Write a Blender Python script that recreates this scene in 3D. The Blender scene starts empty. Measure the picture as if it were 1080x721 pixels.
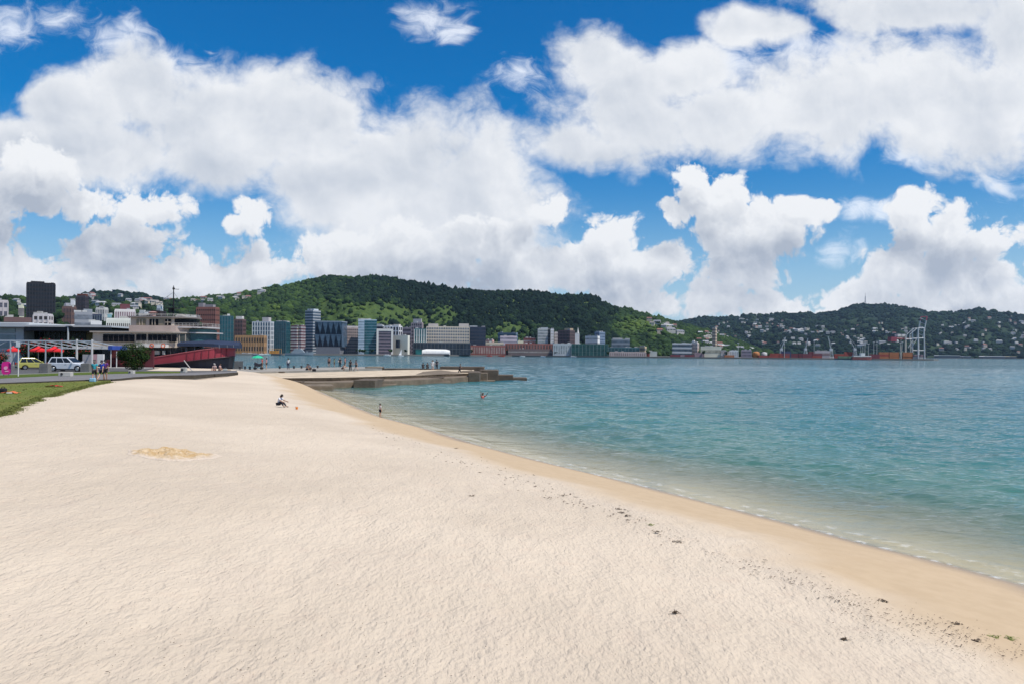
import bpy, bmesh, math, random
import numpy as np
from mathutils import Vector, Matrix, Euler

random.seed(7)
rng = np.random.default_rng(7)
scene = bpy.context.scene
col = scene.collection
PI = math.pi

# ------------------------------------------------------------------ camera
F = 840.0                 # focal length in photo pixels (1080 wide)
CAM_H = 4.5
ROLL = math.radians(0.5)
HY = 372.1
cam_data = bpy.data.cameras.new('camera')
cam = bpy.data.objects.new('camera', cam_data)
col.objects.link(cam)
cam_data.sensor_width = 36.0
cam_data.lens = F / 1080 * 36.0
cam_data.shift_y = (HY - 360.5) / 1080.0
cam_data.clip_end = 60000
cam_data.clip_start = 0.05
cam.matrix_world = Matrix.Translation((0, 0, CAM_H)) @ Matrix.Rotation(PI / 2, 4, 'X') @ Matrix.Rotation(ROLL, 4, 'Z')
scene.camera = cam
_c, _s = math.cos(ROLL), math.sin(ROLL)


def ray(px, py):
    u, v = px - 540.0, HY - py
    return (u * _c - v * _s) / F, (u * _s + v * _c) / F


def P(px, py, d):
    x, z = ray(px, py)
    return Vector((x * d, d, CAM_H + z * d))


def G(px, py, z=0.0):
    x, zz = ray(px, py)
    d = (z - CAM_H) / zz
    return Vector((x * d, d, z))


def XZ(px, py, d):
    p = P(px, py, d)
    return p.x, p.z


# ------------------------------------------------------------------ numpy noise
_perm = np.random.default_rng(3).random((256, 256))


def vnoise(x, y):
    xi, yi = np.floor(x).astype(int), np.floor(y).astype(int)
    fx, fy = x - xi, y - yi
    fx = fx * fx * (3 - 2 * fx)
    fy = fy * fy * (3 - 2 * fy)
    a = _perm[xi & 255, yi & 255]
    b = _perm[(xi + 1) & 255, yi & 255]
    c = _perm[xi & 255, (yi + 1) & 255]
    d = _perm[(xi + 1) & 255, (yi + 1) & 255]
    return (a * (1 - fx) + b * fx) * (1 - fy) + (c * (1 - fx) + d * fx) * fy


def fbm(x, y, octaves=5, gain=.5, ridge=False):
    t, amp, tot = 0, 1.0, 0
    for k in range(octaves):
        n = vnoise(x * 2 ** k + 17.3 * k, y * 2 ** k + 5.1 * k)
        if ridge:
            n = 1 - np.abs(2 * n - 1)
        t = t + n * amp
        tot += amp
        amp *= gain
    return t / tot


# ------------------------------------------------------------------ materials
def newmat(name):
    m = bpy.data.materials.new(name)
    m.use_nodes = True
    nt = m.node_tree
    nt.nodes.clear()
    return m, nt


class NT:
    """tiny node helper"""
    def __init__(self, nt):
        self.nt = nt

    def n(self, typ, ins=None, **kw):
        nd = self.nt.nodes.new(typ)
        for k, v in kw.items():
            setattr(nd, k, v)
        for k, v in (ins or {}).items():
            s = nd.inputs[k]
            if hasattr(v, 'is_linked'):
                self.nt.links.new(v, s)
            else:
                s.default_value = v
        return nd

    def math(self, op, a, b=None, c=None, clamp=False):
        ins = {0: a}
        if b is not None:
            ins[1] = b
        if c is not None:
            ins[2] = c
        return self.n('ShaderNodeMath', ins, operation=op, use_clamp=clamp).outputs[0]

    def vmath(self, op, a, b=None, out=0):
        ins = {0: a}
        if b is not None:
            ins[1] = b
        return self.n('ShaderNodeVectorMath', ins, operation=op).outputs[out]

    def mix(self, fac, a, b, blend='MIX'):
        nd = self.n('ShaderNodeMix', data_type='RGBA', blend_type=blend)
        for i, v in ((0, fac), (6, a), (7, b)):
            if hasattr(v, 'is_linked'):
                self.nt.links.new(v, nd.inputs[i])
            else:
                nd.inputs[i].default_value = v if i == 0 else (tuple(v) + (1,))[:4]
        return nd.outputs[2]

    def smooth(self, x, a, b, lo=0.0, hi=1.0):
        return self.n('ShaderNodeMapRange', {0: x, 1: a, 2: b, 3: lo, 4: hi}, interpolation_type='SMOOTHSTEP').outputs[0]

    def noise(self, vec, scale, detail=4, rough=.55, dist=0.0):
        return self.n('ShaderNodeTexNoise', {'Vector': vec, 'Scale': scale, 'Detail': detail, 'Roughness': rough, 'Distortion': dist})

    def bump(self, h, strength, dist, normal=None):
        ins = {'Height': h, 'Strength': strength, 'Distance': dist}
        if normal is not None:
            ins['Normal'] = normal
        return self.n('ShaderNodeBump', ins).outputs[0]


_mats = {}


def M(c, rough=.75, var=.14, scale=.6, metal=0.0, bump=0.0, spec=.35, name='paint', streak=False):
    key = (tuple(c), rough, var, scale, metal, bump, spec, streak)
    if key in _mats:
        return _mats[key]
    m, nt = newmat(name)
    k = NT(nt)
    tc = k.n('ShaderNodeTexCoord').outputs['Object']
    if streak:
        tc = k.vmath('MULTIPLY', tc, (1.0, 1.0, .15))
    nz = k.noise(tc, scale, 5, .6)
    f = k.n('ShaderNodeMapRange', {0: nz.outputs[0], 1: .25, 2: .75, 3: 1 - var, 4: 1 + var}).outputs[0]
    hsv = k.n('ShaderNodeHueSaturation', {'Value': f, 'Color': (*c, 1)})
    b = k.n('ShaderNodeBsdfPrincipled', {'Base Color': hsv.outputs[0], 'Roughness': rough, 'Metallic': metal, 'Specular IOR Level': spec})
    if bump:
        nz2 = k.noise(tc, scale * 6, 4, .6)
        nt.links.new(k.bump(nz2.outputs[0], .6, bump), b.inputs['Normal'])
    o = k.n('ShaderNodeOutputMaterial', {0: b.outputs[0]})
    _mats[key] = m
    return m


# ------------------------------------------------------------------ mesh building
class MB:
    def __init__(self):
        self.v, self.f, self.mi = [], [], []
        self.cur = 0

    def add(self, verts, faces):
        o = len(self.v)
        self.v += [tuple(p) for p in verts]
        self.f += [tuple(i + o for i in fc) for fc in faces]
        self.mi += [self.cur] * len(faces)
        return self

    def box(self, x0, x1, y0, y1, z0, z1):
        return self.add([(x0, y0, z0), (x1, y0, z0), (x1, y1, z0), (x0, y1, z0), (x0, y0, z1), (x1, y0, z1), (x1, y1, z1), (x0, y1, z1)],
                        [(0, 3, 2, 1), (4, 5, 6, 7), (0, 1, 5, 4), (1, 2, 6, 5), (2, 3, 7, 6), (3, 0, 4, 7)])

    def prism(self, poly, z0, z1):
        n = len(poly)
        vs = [(x, y, z0) for x, y in poly] + [(x, y, z1) for x, y in poly]
        fs = [tuple(range(n - 1, -1, -1)), tuple(range(n, 2 * n))]
        fs += [(i, (i + 1) % n, n + (i + 1) % n, n + i) for i in range(n)]
        return self.add(vs, fs)

    def profile(self, poly, y0, y1):
        """poly in x,z extruded along y"""
        n = len(poly)
        vs = [(x, y0, z) for x, z in poly] + [(x, y1, z) for x, z in poly]
        fs = [tuple(range(n)), tuple(range(2 * n - 1, n - 1, -1))]
        fs += [(i, n + i, n + (i + 1) % n, (i + 1) % n) for i in range(n)]
        return self.add(vs, fs)

    def tube(self, pts, r, n=8, cap=True):
        pts = [Vector(p) for p in pts]
        rs = r if isinstance(r, (list, tuple)) else [r] * len(pts)
        vs, fs = [], []
        for i, p in enumerate(pts):
            d = (pts[min(i + 1, len(pts) - 1)] - pts[max(i - 1, 0)]).normalized()
            a = d.cross(Vector((0, 0, 1)))
            if a.length < 1e-3:
                a = d.cross(Vector((0, 1, 0)))
            a.normalize()
            b = a.cross(d)
            for k in range(n):
                t = 2 * PI * k / n
                vs.append(p + (a * math.cos(t) + b * math.sin(t)) * rs[i])
        for i in range(len(pts) - 1):
            for k in range(n):
                fs.append((i * n + k, i * n + (k + 1) % n, (i + 1) * n + (k + 1) % n, (i + 1) * n + k))
        if cap:
            fs.append(tuple(range(n - 1, -1, -1)))
            fs.append(tuple((len(pts) - 1) * n + k for k in range(n)))
        return self.add(vs, fs)

    def lathe(self, prof, cx=0, cy=0, n=16):
        vs, fs = [], []
        for r, z in prof:
            for k in range(n):
                t = 2 * PI * k / n
                vs.append((cx + r * math.cos(t), cy + r * math.sin(t), z))
        for i in range(len(prof) - 1):
            for k in range(n):
                fs.append((i * n + k, i * n + (k + 1) % n, (i + 1) * n + (k + 1) % n, (i + 1) * n + k))
        fs.append(tuple(range(n - 1, -1, -1)))
        fs.append(tuple((len(prof) - 1) * n + k for k in range(n)))
        return self.add(vs, fs)

    def wheel(self, cx, cy, cz, r, w, n=20):
        """disc with its axis along y"""
        vs, fs = [], []
        for yy, rr in ((-w / 2, r * .9), (-w / 2 + .03, r), (w / 2 - .03, r), (w / 2, r * .9)):
            for k in range(n):
                t = 2 * PI * k / n
                vs.append((cx + rr * math.cos(t), cy + yy, cz + rr * math.sin(t)))
        for i in range(3):
            for k in range(n):
                fs.append((i * n + k, (i + 1) * n + k, (i + 1) * n + (k + 1) % n, i * n + (k + 1) % n))
        fs.append(tuple(range(n)))
        fs.append(tuple(3 * n + k for k in range(n - 1, -1, -1)))
        return self.add(vs, fs)

    def ball(self, c, r, sub=1, jit=0.0):
        bm = bmesh.new()
        bmesh.ops.create_icosphere(bm, subdivisions=sub, radius=1.0)
        rr = r if isinstance(r, (tuple, list)) else (r, r, r)
        vs = []
        for v in bm.verts:
            q = 1 + (random.uniform(-jit, jit) if jit else 0)
            vs.append((c[0] + v.co.x * rr[0] * q, c[1] + v.co.y * rr[1] * q, c[2] + v.co.z * rr[2] * q))
        fs = [tuple(v.index for v in f.verts) for f in bm.faces]
        bm.free()
        return self.add(vs, fs)

    def mesh(self, name, mats):
        me = bpy.data.meshes.new(name)
        me.from_pydata(self.v, [], self.f)
        for m in (mats if isinstance(mats, (list, tuple)) else [mats]):
            me.materials.append(m)
        if any(self.mi):
            me.polygons.foreach_set('material_index', self.mi)
        me.update()
        return me

    def build(self, name, mats, parent=None, smooth=False, bevel=0.0):
        me = self.mesh(name, mats)
        if bevel or smooth:
            bm = bmesh.new()
            bm.from_mesh(me)
            bmesh.ops.recalc_face_normals(bm, faces=bm.faces)
            if bevel:
                bmesh.ops.bevel(bm, geom=[e for e in bm.edges if e.is_manifold and e.calc_face_angle(0) > .5], offset=bevel, segments=2, affect='EDGES', profile=.6, clamp_overlap=True)
            bm.to_mesh(me)
            bm.free()
        if smooth:
            me.polygons.foreach_set('use_smooth', [True] * len(me.polygons))
        o = bpy.data.objects.new(name, me)
        col.objects.link(o)
        if parent:
            o.parent = parent
        return o


def npmesh(name, V, Fc, mats, smooth=True, attrs=None):
    """fast mesh from numpy arrays (all faces same size)"""
    me = bpy.data.meshes.new(name)
    V = np.asarray(V, dtype=np.float32)
    Fc = np.asarray(Fc, dtype=np.int32)
    me.vertices.add(len(V))
    me.vertices.foreach_set('co', V.ravel())
    k = Fc.shape[1]
    me.loops.add(Fc.size)
    me.loops.foreach_set('vertex_index', Fc.ravel())
    me.polygons.add(len(Fc))
    me.polygons.foreach_set('loop_start', np.arange(0, Fc.size, k, dtype=np.int32))
    try:
        me.polygons.foreach_set('loop_total', np.full(len(Fc), k, dtype=np.int32))
    except Exception:
        pass
    me.update(calc_edges=True)
    if smooth:
        me.polygons.foreach_set('use_smooth', np.ones(len(Fc), dtype=bool))
    for nm, arr in (attrs or {}).items():
        a = me.attributes.new(nm, 'FLOAT', 'POINT')
        a.data.foreach_set('value', np.asarray(arr, dtype=np.float32))
    for m in (mats if isinstance(mats, (list, tuple)) else [mats]):
        me.materials.append(m)
    return me


def link(name, me, parent=None, loc=None):
    o = bpy.data.objects.new(name, me)
    col.objects.link(o)
    if parent:
        o.parent = parent
    if loc is not None:
        o.location = loc
    return o


def tag(o, label=None, cat=None, group=None, kind=None):
    if label:
        o['label'] = label
    if cat:
        o['category'] = cat
    if group:
        o['group'] = group
    if kind:
        o['kind'] = kind
    return o


def thing(name, label, cat, loc=(0, 0, 0), rz=0.0, group=None):
    o = bpy.data.objects.new(name, None)
    col.objects.link(o)
    o.empty_display_size = .3
    o.location = loc
    o.rotation_euler = (0, 0, rz)
    return tag(o, label, cat, group)


def copy_tree(o, parent=None):
    c = o.copy()
    col.objects.link(c)
    c.parent = parent
    for ch in list(o.children):
        copy_tree(ch, c)
    return c


def lerp_pts(pts, x):
    xs = [p[0] for p in pts]
    ys = [p[1] for p in pts]
    return np.interp(x, xs, ys)


GR = 1.9     # level of the promenade / lawn
# ------------------------------------------------------------------ people: one skinned body per pose, clothes and hair as children
def skin_mesh(verts, edges, radii, sub=1):
    me = bpy.data.meshes.new('tmp')
    me.from_pydata([tuple(v) for v in verts], edges, [])
    ob = bpy.data.objects.new('tmp', me)
    col.objects.link(ob)
    ob.modifiers.new('s', 'SKIN').use_smooth_shade = True
    for i, r in enumerate(radii):
        d = me.skin_vertices[0].data[i]
        d.radius = r if isinstance(r, tuple) else (r, r)
        d.use_root = (i == 0)
    m2 = ob.modifiers.new('u', 'SUBSURF')
    m2.levels = m2.render_levels = sub
    dg = bpy.context.evaluated_depsgraph_get()
    out = bpy.data.meshes.new_from_object(ob.evaluated_get(dg))
    bpy.data.objects.remove(ob)
    return out


def rotx(v, a):
    """swing a vector in the sagittal plane; positive = forwards (local -Y)"""
    c_, s_ = math.cos(a), math.sin(a)
    return Vector((v.x, v.y * c_ + v.z * s_, -v.y * s_ + v.z * c_))


def pose_joints(p):
    """joints in units of standing height; forward is -Y"""
    J = {}
    pz = p.get('pz', .525)
    J['pelvis'] = Vector((0, 0, pz))
    lean = p.get('lean', 0)
    up = lambda l: rotx(Vector((0, 0, l)), -lean) if False else Vector((0, -math.sin(lean) * l, math.cos(lean) * l))
    J['waist'] = J['pelvis'] + up(.09)
    J['chest'] = J['pelvis'] + up(.21)
    J['neck'] = J['pelvis'] + up(.315)
    hl = p.get('head', lean * .6)
    hu = Vector((0, -math.sin(hl), math.cos(hl)))
    J['jaw'] = J['neck'] + hu * .045
    J['head'] = J['neck'] + hu * .095
    J['crown'] = J['neck'] + hu * .135
    J['nose'] = J['neck'] + hu * .085 + Vector((0, -math.cos(hl), -math.sin(hl))) * .062
    for sgn, nm in ((-1, 'R'), (1, 'L')):
        sh = J['pelvis'] + up(.285) + Vector((sgn * .105, 0, 0))
        J['sh' + nm] = sh
        a, e, o = p.get('arm' + nm, (0, .15, .12))
        d = Vector((sgn * math.sin(o), -math.sin(a) * math.cos(o), -math.cos(a) * math.cos(o)))
        J['el' + nm] = sh + d * .172
        a2 = a + e
        d2 = Vector((sgn * math.sin(o * .6), -math.sin(a2) * math.cos(o * .6), -math.cos(a2) * math.cos(o * .6)))
        J['wr' + nm] = J['el' + nm] + d2 * .145
        J['pa' + nm] = J['wr' + nm] + d2 * .045
        side = Vector((0, 1, 0)) if abs(d2.y) < .7 else Vector((0, 0, 1))
        for q, (off, ln) in enumerate(((-.020, .036), (-.007, .044), (.007, .046), (.020, .040))):
            k1 = J['pa' + nm] + d2 * (ln * .55) + side * off
            k2 = J['pa' + nm] + d2 * ln + side * off + Vector((-sgn * .006, 0, 0))
            J['f%d%s' % (q, nm)] = k1
            J['g%d%s' % (q, nm)] = k2
        J['th' + nm] = J['wr' + nm] + d2 * .035 - side * .03 + Vector((-sgn * .008, 0, 0))
        hp = J['pelvis'] + Vector((sgn * .052, 0, -.015))
        J['hp' + nm] = hp
        h, kn, so = p.get('leg' + nm, (0, 0, .03))
        d = Vector((sgn * math.sin(so), -math.sin(h) * math.cos(so), -math.cos(h) * math.cos(so)))
        J['kn' + nm] = hp + d * .245
        h2 = h - kn
        d2 = Vector((sgn * math.sin(so) * .4, -math.sin(h2), -math.cos(h2)))
        J['an' + nm] = J['kn' + nm] + d2.normalized() * .235
        ft = p.get('foot', 0)
        J['to' + nm] = J['an' + nm] + Vector((sgn * .012, -.09 * math.cos(ft), -.022 - .0 * ft))
    return J


def person_parts(p):
    J = pose_joints(p)
    body_v = ['pelvis', 'waist', 'chest', 'neck', 'jaw', 'head', 'crown', 'nose']
    R = {'pelvis': (.072, .058), 'waist': (.066, .05), 'chest': (.082, .058), 'neck': .03, 'jaw': .036, 'head': .050, 'crown': .036, 'nose': .010}
    E = [('pelvis', 'waist'), ('waist', 'chest'), ('chest', 'neck'), ('neck', 'jaw'), ('jaw', 'head'), ('head', 'crown'), ('head', 'nose')]
    for nm in 'RL':
        names = ['sh', 'el', 'wr', 'pa', 'th'] + ['f%d' % q for q in range(4)] + ['g%d' % q for q in range(4)] + ['hp', 'kn', 'an', 'to']
        body_v += [a + nm for a in names]
        R.update({'sh' + nm: .036, 'el' + nm: .026, 'wr' + nm: .019, 'pa' + nm: .021, 'th' + nm: .008, 'hp' + nm: .054, 'kn' + nm: .036, 'an' + nm: .024, 'to' + nm: .021})
        for q in range(4):
            R['f%d%s' % (q, nm)] = .0068
            R['g%d%s' % (q, nm)] = .0055
            E += [('pa' + nm, 'f%d%s' % (q, nm)), ('f%d%s' % (q, nm), 'g%d%s' % (q, nm))]
        E += [('chest', 'sh' + nm), ('sh' + nm, 'el' + nm), ('el' + nm, 'wr' + nm), ('wr' + nm, 'pa' + nm), ('wr' + nm, 'th' + nm),
              ('pelvis', 'hp' + nm), ('hp' + nm, 'kn' + nm), ('kn' + nm, 'an' + nm), ('an' + nm, 'to' + nm)]

    def grow(vs, es, rr, sub=1):
        ix = {n: i for i, n in enumerate(vs)}
        return skin_mesh([J[n] if isinstance(n, str) else n for n in vs], [(ix[a], ix[b]) for a, b in es], [rr[n] for n in vs], sub)

    out = {'body': grow(body_v, E, R, 1)}
    sv, se = ['pelvis', 'waist', 'chest', 'nk'], [('pelvis', 'waist'), ('waist', 'chest'), ('chest', 'nk')]
    J['nk'] = J['chest'].lerp(J['neck'], .75)
    sr = {'pelvis': (.082, .066), 'waist': (.079, .062), 'chest': (.094, .070), 'nk': .042}
    for nm in 'RL':
        J['sl' + nm] = J['sh' + nm].lerp(J['el' + nm], .75)
        sv += ['sh' + nm, 'sl' + nm]
        se += [('chest', 'sh' + nm), ('sh' + nm, 'sl' + nm)]
        sr['sh' + nm], sr['sl' + nm] = .046, .040
    out['shirt'] = grow(sv, se, sr)
    pv_, pe = ['pelvis'], []
    pr = {'pelvis': (.084, .068)}
    for nm in 'RL':
        L = p.get('hem', .75)
        J['hm' + nm] = J['hp' + nm].lerp(J['kn' + nm], min(1, L))
        pv_ += ['hp' + nm, 'hm' + nm]
        pe += [('pelvis', 'hp' + nm), ('hp' + nm, 'hm' + nm)]
        pr['hp' + nm], pr['hm' + nm] = .066, .052
        if L > 1:
            J['h2' + nm] = J['kn' + nm].lerp(J['an' + nm], .9)
            pv_.append('h2' + nm)
            pe.append(('hm' + nm, 'h2' + nm))
            pr['h2' + nm] = .038
    out['trousers' if p.get('hem', .75) > 1 else 'shorts'] = grow(pv_, pe, pr)
    hu = (J['crown'] - J['neck']).normalized()
    bk = Vector((0, math.cos(p.get('head', 0)), math.sin(p.get('head', 0)) * .5)) * .018
    J['h0'], J['h1'], J['h2'] = J['head'] + bk + hu * .005, J['crown'] + bk * .6 + hu * .006, J['head'] + bk * 1.3 - hu * .035
    out['hair'] = grow(['h0', 'h1', 'h2'], [('h0', 'h1'), ('h0', 'h2')], {'h0': .054, 'h1': .042, 'h2': .040})
    fw = (J['nose'] - J['head']).normalized()
    eb = MB()
    for sgn in (-1, 1):
        eb.ball(J['head'] + fw * .050 + Vector((sgn * .020, 0, 0)) + hu * .002, .0075, 1)
    out['eyes'] = eb.mesh('eyes', [])
    sh = MB()
    for nm in 'RL':
        t = J['to' + nm].lerp(J['an' + nm], .35)
        sh.ball((t.x, t.y, t.z - .004), (.026, .062, .022), 2)
    out['shoes'] = sh.mesh('shoes', [])
    zmin = min((J['to' + nm].z for nm in 'RL'))
    out['_drop'] = min(zmin - .022, J['pelvis'].z - .08) if p.get('ground') else zmin - .024
    return out


POSES = {
    'stand': dict(armR=(.05, .2, .12), armL=(-.05, .2, .12), legR=(.04, .02, .05), legL=(-.04, .05, .05)),
    'stand_trousers': dict(armR=(.2, .9, .1), armL=(-.05, .2, .12), legR=(.03, .02, .05), legL=(-.05, .05, .05), hem=1.5),
    'walk': dict(lean=.07, armR=(-.5, .35, .08), armL=(.45, .5, .08), legR=(.42, .10, .02), legL=(-.30, .35, .02)),
    'walk_trousers': dict(lean=.05, armR=(-.4, .3, .08), armL=(.4, .5, .08), legR=(.38, .10, .02), legL=(-.28, .35, .02), hem=1.5),
    'balance': dict(lean=.22, armR=(.7, .3, .9), armL=(-.3, .2, 1.0), legR=(.45, .3, .05), legL=(-.28, .3, .05), hem=1.5),
    'sit': dict(pz=.095, lean=.42, head=.75, armR=(.75, .55, .15), armL=(.8, .5, .15), legR=(1.95, 1.35, .10), legL=(1.85, 1.15, .12), hem=1.5, ground=True),
    'sit_shorts': dict(pz=.095, lean=.12, head=.2, armR=(.35, .6, .2), armL=(.3, .5, .2), legR=(1.75, .75, .12), legL=(1.7, .7, .12), ground=True),
    'crouch': dict(pz=.20, lean=.6, head=.5, armR=(.9, .5, .2), armL=(.9, .6, .2), legR=(1.75, 2.2, .15), legL=(1.6, 2.2, .15)),
    'bathe': dict(lean=.1, armR=(2.2, .5, .35), armL=(1.9, .6, .35), legR=(.1, .1, .05), legL=(-.1, .2, .05)),
}
PARTS = {k_: person_parts(v_) for k_, v_ in POSES.items()}

SKIN = {'light': (.50, .30, .21), 'tan': (.36, .20, .13), 'dark': (.20, .11, .07)}


def person(label, pos, height, yaw, pose, shirt, legs, hair=(.02, .014, .01), skin='light', shoes=(.05, .05, .05), group=None, cat='person', bare=False):
    src = PARTS[pose]
    root = thing('person', label, cat, pos, yaw, group)
    for nm, me in src.items():
        if nm == '_drop' or (nm == 'shirt' and bare):
            continue
        m = me.copy()
        c_ = {'body': SKIN[skin], 'shirt': shirt, 'shorts': legs, 'trousers': legs, 'hair': hair, 'eyes': (.02, .02, .02), 'shoes': shoes}[nm]
        m.materials.clear()
        m.materials.append(M(c_, .8 if nm not in ('body', 'eyes') else .55, .08, 8, name='skin' if nm == 'body' else 'cloth'))
        for pg in m.polygons:
            pg.use_smooth = True
        o = link(nm if nm not in ('shoes', 'eyes') else {'shoes': 'shoe', 'eyes': 'eye'}[nm], m, root)
        o.location = (0, 0, -src['_drop'] * height)
        o.scale = (height,) * 3
    return root
# ------------------------------------------------------------------ light and sky
SUN_EL, SUN_AZ = math.radians(60), math.radians(118)     # azimuth clockwise from +Y (view direction) towards +X
sd = bpy.data.lights.new('sun', 'SUN')
sd.energy = 4.2
sd.angle = math.radians(.55)
sd.color = (1.0, .955, .89)
sun = bpy.data.objects.new('sun', sd)
col.objects.link(sun)
sdir = Vector((math.sin(SUN_AZ) * math.cos(SUN_EL), math.cos(SUN_AZ) * math.cos(SUN_EL), math.sin(SUN_EL)))
sun.rotation_euler = sdir.to_track_quat('Z', 'Y').to_euler()

world = bpy.data.worlds.new('World')
scene.world = world
world.use_nodes = True
wnt = world.node_tree
wnt.nodes.clear()
k = NT(wnt)
sky = k.n('ShaderNodeTexSky', sky_type='NISHITA', sun_disc=False, sun_elevation=SUN_EL, sun_rotation=SUN_AZ, altitude=0, air_density=1.0, dust_density=.25, ozone_density=2.2)
dirv = k.n('ShaderNodeTexCoord').outputs['Generated']
sep = k.n('ShaderNodeSeparateXYZ', {0: dirv})
ydir = k.math('MAXIMUM', sep.outputs[1], .12)
pu = k.math('DIVIDE', sep.outputs[0], ydir)
pv = k.math('DIVIDE', sep.outputs[2], ydir)
p0 = k.n('ShaderNodeCombineXYZ', {0: pu, 1: pv, 2: 0.0}).outputs[0]
# domain warp: soft, large-scale
wz = k.noise(p0, 7.0, 2, .5)
w1 = k.vmath('SCALE', k.vmath('SUBTRACT', wz.outputs['Color'], (.5, .5, .5)))
w1.node.inputs['Scale'].default_value = .05
p1 = k.vmath('ADD', p0, w1)


def blob_field(p, blobs):
    """smooth union of soft ellipses given in photo pixels; 1 in a core, 0 at the rim, negative outside"""
    acc = None
    for cx, cy, rx, ry in blobs:
        x, z = ray(cx, cy)
        q = k.n('ShaderNodeVectorMath', {0: p, 1: (F / rx, F / ry, 0), 2: (-x * F / rx, -z * F / ry, 0)}, operation='MULTIPLY_ADD').outputs[0]
        f = k.vmath('LENGTH', q, out=1)
        acc = f if acc is None else k.math('SMOOTH_MIN', acc, f, .12)
    return k.math('SUBTRACT', 1.0, acc)


high = [(70, 110, 55, 38), (135, 95, 105, 48), (230, 115, 130, 62), (330, 135, 120, 60), (420, 165, 110, 66), (500, 190, 90, 62), (550, 220, 65, 52),
        (90, 160, 120, 45), (10, 150, 60, 35), (250, 165, 110, 45), (350, 200, 100, 55), (450, 235, 150, 65), (540, 262, 70, 45), (400, 268, 80, 45),
        (622, 62, 50, 42), (665, 85, 75, 48), (722, 70, 48, 38), (605, 150, 70, 32), (665, 125, 100, 52), (760, 128, 110, 48), (860, 118, 120, 58), (960, 95, 130, 78),
        (1045, 110, 85, 82), (800, 30, 60, 22), (960, 8, 130, 34), (1075, 40, 70, 60), (1130, 90, 90, 110), (-60, 160, 90, 60)]
wisp = [(880, 52, 120, 26), (760, 62, 70, 24), (552, 80, 36, 26), (455, 12, 44, 24), (480, 28, 24, 14), (15, 28, 70, 40), (60, 20, 40, 26), (110, 40, 60, 30), (190, 62, 60, 22), (950, 170, 40, 16), (1052, 194, 40, 24), (935, 222, 60, 14), (882, 268, 36, 18)]
low = [(40, 178, 50, 28), (35, 205, 70, 36), (-40, 230, 90, 60), (90, 215, 40, 26), (150, 216, 56, 30), (128, 250, 66, 34), (20, 290, 80, 36), (90, 295, 90, 34), (200, 290, 70, 36), (150, 285, 50, 30),
       (265, 232, 32, 24), (240, 240, 18, 14), (275, 285, 50, 34), (350, 275, 60, 40), (440, 275, 95, 45), (555, 285, 56, 40), (510, 262, 80, 42), (580, 225, 30, 28), (20, 322, 200, 30), (200, 322, 160, 30), (420, 320, 180, 28),
       (735, 182, 30, 22), (762, 208, 42, 34), (800, 245, 64, 44), (842, 226, 36, 20), (708, 229, 20, 17), (730, 212, 22, 20), (768, 245, 40, 34), (785, 275, 58, 40), (760, 316, 46, 26), (825, 322, 60, 24),
       (640, 254, 36, 30), (650, 275, 50, 28), (690, 280, 44, 26), (655, 298, 66, 28), (615, 278, 32, 30), (690, 318, 40, 16),
       (966, 226, 34, 26), (1000, 252, 56, 44), (1046, 258, 40, 34), (965, 288, 64, 30), (1035, 300, 80, 32), (902, 312, 56, 22), (860, 330, 80, 16), (1080, 325, 120, 30), (985, 320, 80, 20)]

def noise2(p, sc, det, ro, di=0.0):
    nd = k.noise(p, sc, det, ro, di)
    nd.noise_dimensions = '2D'
    return nd.outputs[0]


dark = [(40, 215, 80, 30), (90, 240, 70, 24), (135, 268, 60, 20), (20, 245, 60, 22), (470, 285, 130, 24), (520, 255, 80, 22), (300, 195, 130, 20), (815, 268, 55, 20), (1000, 275, 60, 22), (975, 262, 40, 16), (660, 296, 50, 14), (1030, 150, 70, 24), (620, 165, 60, 12), (880, 150, 120, 14)]  # spots where grey base shade is painted into the clouds
fb = noise2(p1, 9.0, 8, .56)          # soft fibrous detail
fb2 = noise2(k.vmath('MULTIPLY', p1, (1.0, 1.7, 1.0)), 30.0, 5, .62, .6)
w2 = k.vmath('SCALE', k.vmath('SUBTRACT', k.noise(p0, 34.0, 3, .6).outputs['Color'], (.5, .5, .5)))
w2.node.inputs['Scale'].default_value = .020
p2 = k.vmath('ADD', p1, w2)


def puff(p, sc):
    v = k.n('ShaderNodeTexVoronoi', {'Vector': p, 'Scale': sc, 'Detail': 3.0, 'Roughness': .58, 'Lacunarity': 2.2}, voronoi_dimensions='2D', feature='F1', normalize=True)
    d = v.outputs['Distance']
    return k.math('SUBTRACT', 1.0, k.math('MULTIPLY', d, k.math('ADD', d, .35)))


def billow(p, sc, det=5, ro=.5):
    nd = k.n('ShaderNodeTexNoise', {'Vector': p, 'Scale': sc, 'Detail': det, 'Roughness': ro}, noise_dimensions='2D', noise_type='RIDGED_MULTIFRACTAL', normalize=True)
    nd.inputs['Offset'].default_value = .9
    nd.inputs['Gain'].default_value = 1.6
    return k.math('SUBTRACT', 1.0, nd.outputs[0])


LU = (.006, .011, 0.0)      # towards the sun in the sky plane
pup = k.vmath('ADD', p1, LU)
p2u = k.vmath('ADD', p2, LU)
pufA, pufB = puff(p2, 24.0), puff(p2u, 24.0)
fbB = noise2(pup, 9.0, 7, .56)

Bh, Bl, Bw = blob_field(p1, high), blob_field(p1, low), blob_field(p1, wisp)
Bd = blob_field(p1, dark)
BIG = (.012, .045, 0.0)
pbig = k.vmath('ADD', p1, BIG)
Bl2 = blob_field(pbig, low)


def c0(x):
    return k.math('SUBTRACT', x, .5)


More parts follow.
